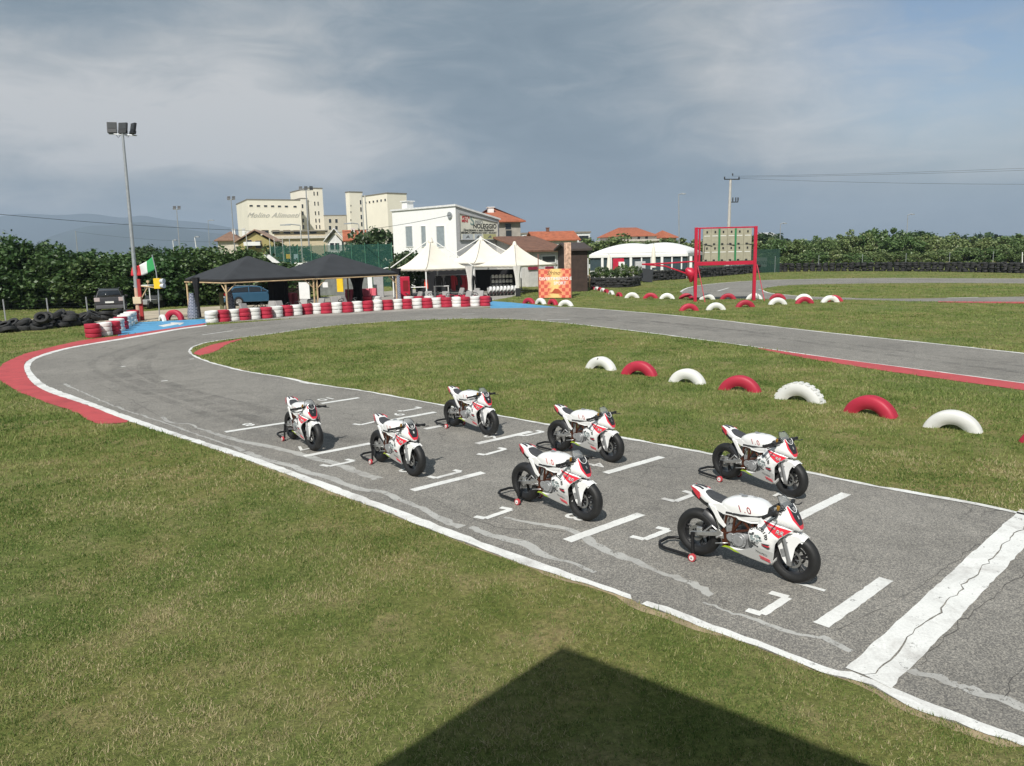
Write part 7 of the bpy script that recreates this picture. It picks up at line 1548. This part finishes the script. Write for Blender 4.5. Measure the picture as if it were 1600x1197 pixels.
rr_ = Bld('red_roofed_house', 1198, 190, 10, 1190, 1214, 370, mat('brick_orange', (.42, .18, .10), .85), 'small orange brick house right of the scoreboard', 'house', Lg=6); rr_.roof(mat('white_sheet_roof', (.62, .62, .62), .6), .9, 'f', .3)
# white vaulted pavilion
PV = Y_ = 84; pav = Bld('pavilion', 1030, PV, 8, 920, 1073, 440, mat('pavilion_plinth', (.50, .50, .49), .7), 'white pavilion with double vaulted fabric roof and glazed walls', 'pavilion', Lg=9) if False else None
C0, C1 = at(921, 432, 84), at(1073, 428, 80); C0.z = C1.z = 0; dd = C1 - C0; LP = dd.length; pav = thing('pavilion', C0, math.atan2(dd.y, dd.x), 'white pavilion with double vaulted fabric roof and glazed walls', 'pavilion'); ze = zat(1000, 399.5, 82); zt_ = zat(990, 381.5, 84); DP = 10
MEM = mat('white_membrane', (.82, .82, .81), .6, var=.03)
mb = MB(); nv = 28; rings = []
for j in range(9):
    y = DP * j / 8; ring = []
    for i in range(nv + 1):
        x = LP * i / nv; tt = (i / nv * 2) % 1.0 if i < nv else 1.0; vault = math.sin(math.pi * tt) * .35 + (.0 if i in (0, nv) else 0)
        hx = .80 * math.sin(math.pi * i / nv) ** .55 + .24 * abs(math.sin(2 * math.pi * i / nv)); ring.append(Vector((x, y, ze + .18 + (zt_ - ze) * hx * (.55 + .45 * math.sin(math.pi * (j / 8)) ** .6) )))
    rings.append(ring)
vs = [p for r_ in rings for p in r_]; k = nv + 1; mb.add(vs, [(j * k + i, j * k + i + 1, (j + 1) * k + i + 1, (j + 1) * k + i) for j in range(8) for i in range(nv)], 0, True)
mb.add([(x, -.05, z) for x in (0, LP) for z in (ze - .1, ze + .2)], [(0, 2, 3, 1)]); 
# front lunette closes the vault
fr_ = rings[0]; mb.add([Vector((p.x, 0.0, ze)) for p in fr_] + [p.copy() for p in fr_], [(i, i + 1, k + i + 1, k + i) for i in range(nv)], 0, False)
ro = mb.build('roof', [MEM], pav); so = ro.modifiers.new('skin', 'SOLIDIFY'); so.thickness = .05
mb = MB(); mb.box((LP / 2, 0, ze), (LP, .22, .28)); mb.box((LP, DP / 2, ze), (.2, DP, .28)); mb.build('eave_beam', [WHITE], pav)
for u in (921, 944, 957, 986.5, 1031.5, 1072): 
    x = (at(u, 420, 82).x - C0.x) / dd.x * LP; mb = MB(); mb.box((x, .0, ze / 2 - .08), (.26 if u != 957 else .2, .2, ze - .16)); mb.build('post', [WHITE], pav)
for u in (1002, 1016, 1045.5, 1059):
    x = (at(u, 420, 82).x - C0.x) / dd.x * LP; mb = MB(); mb.box((x, .02, ze * .66), (.13, .12, ze * .55)); mb.build('mullion', [WHITE], pav)
PG = mat('pavilion_glass', (.05, .075, .085), .1, spec=.8)
mb = MB(); mb.box((LP / 2, .12, ze * .68), (LP - .1, .04, ze * .58)); mb.build('glazing', [PG], pav)
mb = MB(); mb.box((LP / 2, .11, ze * .19), (LP - .1, .08, ze * .38)); mb.box((LP - .02, DP / 2, ze * .19), (.08, DP, ze * .38)); mb.build('plinth', [mat('pavilion_plinth', (.50, .50, .49), .7)], pav)
mb = MB(); mb.box((LP, DP / 2 + .1, ze * .68), (.05, DP - .2, ze * .55)); mb.build('glazing', [PG], pav)
def prop(name, u, v, Y, d, m, label, cat, rz=0, bev=.02, rot=None):
    p = at(u, v, Y); mb = MB(); mb.box((0, 0, 0), d, 0); o = mb.build(name, [m], None, bev); o.location = (p.x, p.y, max(d[2] / 2, p.z)); o.rotation_euler = rot or (0, 0, rz); return tag(o, label, cat)
prop('red_cabinet', 966, 414, 79, (1.1, .5, 1.3), PAINTR, 'red vending cabinet in front of the pavilion glass', 'cabinet'); prop('white_fridge', 971, 417, 78.5, (.6, .5, 1.0), WHITE, 'small white fridge beside the red cabinet', 'fridge'); prop('tilted_black_board', 1011, 431, 74, (1.1, .12, 1.3), DARKM, 'tilted black board leaning at the pavilion corner', 'board', rot=(R_(-18), R_(10), .1)); prop('white_crate', 979, 427, 77, (.9, .6, .8), WHITE, 'white box table before the pavilion', 'table'); prop('white_crate', 1000, 418, 78, (1.0, .6, 1.2), mat('grey_kiosk', (.5, .5, .5), .6), 'grey kiosk in front of the pavilion post', 'kiosk')
# closed parasols in front of it
for u, v0, v1, l in ((951.5, 424, 397, 'closed pale parasol at the left of the pavilion'), (1021, 418, 380, 'thin closed parasol before the pavilion middle')):
    p = at(u, v0, 78); p.z = 0; ht = zat(u, v1, 78); pr_ = thing('closed_parasol', p, 0, l, 'parasol'); mb = MB(); mb.tube([(0, 0, 0), (0, 0, ht)], .05, 6); mb.build('pole', [GALV], pr_); mb = MB(); mb.tube([(0, 0, ht * .35), (0, 0, ht * .5), (0, 0, ht * .85), (0, 0, ht)], [.28, .24, .16, .03], 10); mb.build('canopy', [TENT_W], pr_)
# plants along the terrace
for i in range(9):
    u = 928 + i * 8.5; tree(WIL if i % 2 else BSH, Vector((at(u, 430, 73.5).x, 73.5, .45)), .24, .20 + .06 * (i % 3), f'green terrace plant, {ORD[i]} from the left behind the black tyre barrier', 'potted_plant', 'plant', 'plants on the pavilion terrace', i)
# poles, wires
def simple_pole(name, u0, v0, u1, v1, Y, r, label, cat, heads=0, m=None, arm=0.0):
    b = at(u0, v0, Y); b.z = 0; tpt = at(u1, v1, Y); root = thing(name, b, 0, label, cat); o = tpt - b; mb = MB(); mb.tube([(0, 0, 0), o], [r, r * .65], 8); mb.build('pole', [m or GALV], root)
    if heads:
        mb = MB(); mb.tube([o + Vector((-.5 * heads * .5, 0, 0)), o + Vector((.5 * heads * .5, 0, 0))], .05, 6); mb.build('crossarm', [GALV], root)
        for h_ in range(heads): flood(root, o + Vector(((h_ - (heads - 1) / 2) * .66, 0, 0)), .2 * h_, R_(-20), .85)
    if arm: mb = MB(); mb.tube([o, o + Vector((arm * .6, -.1, .12)), o + Vector((arm, -.2, .1))], .06, 6); mb.box(o + Vector((arm, -.2, .06)), (abs(arm) * .7, .26, .12)); mb.build('lamp_head', [GALV], root)
    return root
simple_pole('floodlight_mast', 280, 392, 276, 327, 110, .09, 'slim floodlight mast behind the hedge, right of the main lamp mast', 'lamp post', 2); simple_pole('floodlight_mast', 366, 385, 361, 312, 105, .09, 'slim floodlight mast left of the cream mill', 'lamp post', 2); simple_pole('floodlight_mast', 484, 408, 478, 297, 95, .10, 'tall floodlight mast in front of the mill tower', 'lamp post', 3)
simple_pole('lamp_pole', 311, 392, 304, 371, 100, .08, 'short white court lamp above the hedge', 'lamp post', 0, WHITE, .5); simple_pole('lamp_pole', 272, 392, 270, 376, 120, .08, 'small lamp post top behind the hedge', 'lamp post', 0, WHITE, .5); simple_pole('lamp_pole', 326, 385, 325, 345, 150, .08, 'thin lattice lamp mast left of the mill', 'lamp post', 0, GALV, .9)
for i, (a0, b0, a1, b1) in enumerate(((473, 408, 469, 352), (572, 410, 565, 305), (577, 410, 570, 305), (569, 410, 560, 350))): simple_pole('net_pole', a0, b0, a1, b1, 88 + i, .10, ['green court lamp pole with double arm in front of the mill tower', 'tall pale net pole before the second mill tower, left of a pair', 'tall pale net pole before the second mill tower, right of a pair', 'shorter net pole with lamp arm near the tall pair'][i], 'pole', 0, mat('pale_pole', (.52, .52, .48), .6), (-1.6, 0, 0, -1.2)[i])
for i, (a0, a1) in enumerate(((431, 428), (443, 441), (454, 452), (388, 384), (423, 421))): simple_pole('net_post', a0, 400 if a0 != 388 else 392, a1, 372 if a0 != 388 else 362, 82 + i, .06, f'thin court net post, {["before the dark trees at left", "second before the dark trees", "third before the dark trees", "in front of the yellow house", "beside the yellow house"][i]}', 'post', 0, mat('pale_pole', (.52, .52, .48), .6))
simple_pole('street_lamp', 1062, 385, 1060.5, 304, 100, .085, 'tall slim street lamp left of the scoreboard', 'street lamp', 0, GALV, .6); simple_pole('street_lamp', 1219, 385, 1219.5, 350, 112, .085, 'white street lamp just right of the scoreboard', 'street lamp', 0, GALV, .6); simple_pole('street_lamp', 1417, 380, 1418.5, 336, 112, .085, 'white street lamp above the right tree row', 'street lamp', 0, GALV, .6)
simple_pole('white_post', 1597, 420, 1597.5, 394, 88, .06, 'thin white post at the right edge before the trees', 'post', 0, WHITE); simple_pole('electric_pole', 120, 392, 118, 361, 140, .10, 'thin electric pole behind the left hedge', 'pole', 0, GALV, .0)
# concrete utility pole with crossarm and lines
b = at(1137, 400, 92); b.z = 0; tp_ = at(1141.5, 280, 92); up = thing('utility_pole', b, 0, 'tapered concrete utility pole with insulators behind the scoreboard', 'utility pole'); o_ = tp_ - b; mb = MB(); mb.tube([(0, 0, 0), o_], [.25, .13], 10); mb.build('pole', [mat('concrete_pole', (.46, .44, .41), .85, var=.12)], up)
mb = MB(); mb.tube([o_ + Vector((-.75, 0, .0)), o_ + Vector((1.0, -.2, -.05))], .06, 6); mb.build('crossarm', [DARKM], up)
for dx, dz in ((-.7, .0), (.2, .35), (.95, -.05)): mb = MB(); mb.lathe([(.0001, .28), (.08, .24), (.06, .16), (.10, .10), (.05, .0)], o_ + Vector((dx, -.1 * (dx > 0), dz + .03)), (0, 0, 1), 8); mb.build('insulator', [DARKM], up)
sw = at(1149, 313, 92) - b; mb = MB(); mb.tube([sw + Vector((-.8, 0, -.2)), sw + Vector((.3, 0, -.2)), sw + Vector((.35, 0, .2))], .06, 6); mb.build('switch_arm', [DARKM], up)
for dx in (-.3, .05, .3): mb = MB(); mb.box(sw + Vector((dx, 0, .1)), (.10, .12, .45)); mb.build('switch', [DARKM], up)
def wire(name, A, B_, sag, r, label, n=14):
    mb = MB(); mb.tube([A.lerp(B_, i / n) + Vector((0, 0, -sag * 4 * (i / n) * (1 - i / n))) for i in range(n + 1)], r, 4); o = mb.build(name, [DARKM]); tag(o, label, 'wire')
top = b + o_
wire('power_line', top + Vector((.95, 0, .2)), at(1640, 258, 75) + (at(1640, 258, 75) - top) * 1.2, .5, .014, 'upper power line running right from the concrete pole'); wire('power_line', top + Vector((.9, -.2, .05)), at(1640, 275, 72) + (at(1640, 275, 72) - top) * 1.2, .8, .014, 'lower power line running right from the concrete pole'); wire('power_line', top + Vector((.2, .2, .35)), at(1640, 254.5, 78) + (at(1640, 254.5, 78) - top) * 1.2, .6, .014, 'topmost power line running right from the concrete pole')
wire('cable', at(-30, 332, 75), at(384, 360, 100), .25, .03, 'black overhead cable crossing the sky at left'); wire('cable', at(384, 360, 100), at(705, 336, 64), .9, .022, 'overhead cable running on to the white building'); wire('cable', at(118, 362, 140), at(360, 378, 140), .5, .02, 'thin cable from the electric pole behind the hedge')
# netting fence round the sports court
m, nt, bs = newmat('green_netting'); bs.inputs['Base Color'].default_value = (.015, .09, .07, 1); bs.inputs['Roughness'].default_value = .8; bs.inputs['Alpha'].default_value = .40
nf = thing('court_netting', Vector((at(425, 410, 78).x, 78, 0)), 0, 'green netting fence on thin posts behind the gazebos', 'fence'); x0 = at(425, 410, 78).x; x1 = at(613, 405, 78).x; zt = zat(520, 383, 78)
mb = MB(); mb.box(((x1 - x0) / 2, 0, zt / 2), (x1 - x0, .03, zt)); mb.build('net', [m], nf)
for i in range(10): x = (x1 - x0) * i / 9; mb = MB(); mb.tube([(x, -.06, 0), (x, -.06, zt + .15)], .045, 6); mb.build('post', [mat('green_post', (.05, .16, .11), .6)], nf)
mb = MB(); mb.tube([((x1 - x0) * i / 20, -.09, zt * .42 + .12 * math.sin(i * 1.7)) for i in range(21)], .05, 5); mb.build('white_rope', [WHITE], nf)
panel('white_board', 463, 491, 409.5, 420, 452, WHITE, 'white board showing between the two gazebo roofs', 'board'); panel('warning_sign', 450.5, 458, 397, 404, 446, YEL, 'yellow warning sign on the green netting', 'sign'); panel('pale_sign', 462.5, 470, 397, 405, 446, mat('pale_blue_sign', (.42, .52, .56), .6), 'pale blue sign on the green netting', 'sign')
p = at(426, 405, 58); mb = MB(); mb.shell([(0, zat(413, 398, 58)), (.4, zat(418, 398, 58)), (1.25, zat(441, 412, 58)), (.6, zat(425, 410, 58))], lambda q, t: Vector((q[0], t, q[1])), .08); o = mb.build('slanted_awning', [WHITE]); o.location = (at(412.5, 405, 58).x, 58, 0); tag(o, 'white slanted awning behind the left gazebo roof', 'awning')
# football goal behind the hedge
gx = at(143, 405, 66); go = thing('football_goal', Vector((gx.x, 66, 0)), 0, 'white football goal behind the left hedge', 'goal'); wg = at(165, 405, 66).x - gx.x; hg = zat(160, 402.5, 66); mb = MB(); mb.tube([(0, 0, 0), (0, 0, hg), (wg, 0, hg), (wg, 0, 0)], .06, 6); mb.build('frame', [WHITE], go)
# banners on the circuit fence right of the scoreboard
panel('banner', 1131, 1178, 411.5, 420.5, 426, WHITE, 'long white banner on the fence behind the scoreboard', 'banner'); bo = panel('banner', 1180, 1197.5, 402.5, 417, 426, WHITE, 'white banner with black script right of the scoreboard', 'banner')
mb = MB(); add_text(mb, 'moto', .75, frame((0, -.04, zat(1189, 410, bo.location.y)), (1, 0, 0), (0, 0, 1), (0, -1, 0)), shear=.4, extrude=.004, bold=.01); mb.build('lettering', [BI], bo)
fr2 = thing('circuit_fence', Vector((at(1075, 400, 93).x, 93, 0)), 0, 'dark green mesh fence behind the far tyre wall', 'fence'); x1 = at(1620, 400, 93).x - at(1075, 400, 93).x; zf = zat(1130, 391, 93); mb = MB(); mb.box((5.5, 0, zf / 2), (11, .03, zf)); m2, nt2, bs2 = newmat('dark_green_mesh'); bs2.inputs['Base Color'].default_value = (.02, .06, .045, 1); bs2.inputs['Alpha'].default_value = .55; mb.build('mesh', [m2], fr2)
for i in range(9): x = x1 * i / 8; mb = MB(); mb.tube([(x, 0, 0), (x, 0, zf * .7)], .028, 6); mb.build('post', [GALV], fr2)
# wooden rail left of the black tyre barrier, by the shed
a_, b_ = at(893, 437, 61), at(921, 434, 66); a_.z = b_.z = 0; wr_ = thing('timber_railing', a_, 0, 'pale timber railing in front of the brown shed', 'railing'); d_ = b_ - a_; mb = MB()
for z in (.55, 1.0): mb.tube([Vector((0, 0, z)), d_ + Vector((0, 0, z))], .07, 6)
mb.build('rail', [WOOD], wr_)
for t in (0, .5, 1): mb = MB(); mb.tube([d_ * t, d_ * t + Vector((0, 0, 1.1))], .07, 6); mb.build('post', [WOOD], wr_)

# ------------------------------------------------------------------ air
m, nt, bs = newmat('haze_air'); nt.nodes.remove(bs); pv = N(nt, 'ShaderNodeVolumePrincipled'); pv.inputs['Density'].default_value = 0.00018; pv.inputs['Color'].default_value = (.60, .74, .92, 1); L(nt, pv.outputs[0], nt.nodes['Material Output'].inputs['Volume'])
mb = MB(); mb.box((0, 4450, 219), (18200, 9400, 440)); hz = mb.build('haze', [m]); tag(hz, 'thin bluish haze in the air over the plain', kind='stuff')
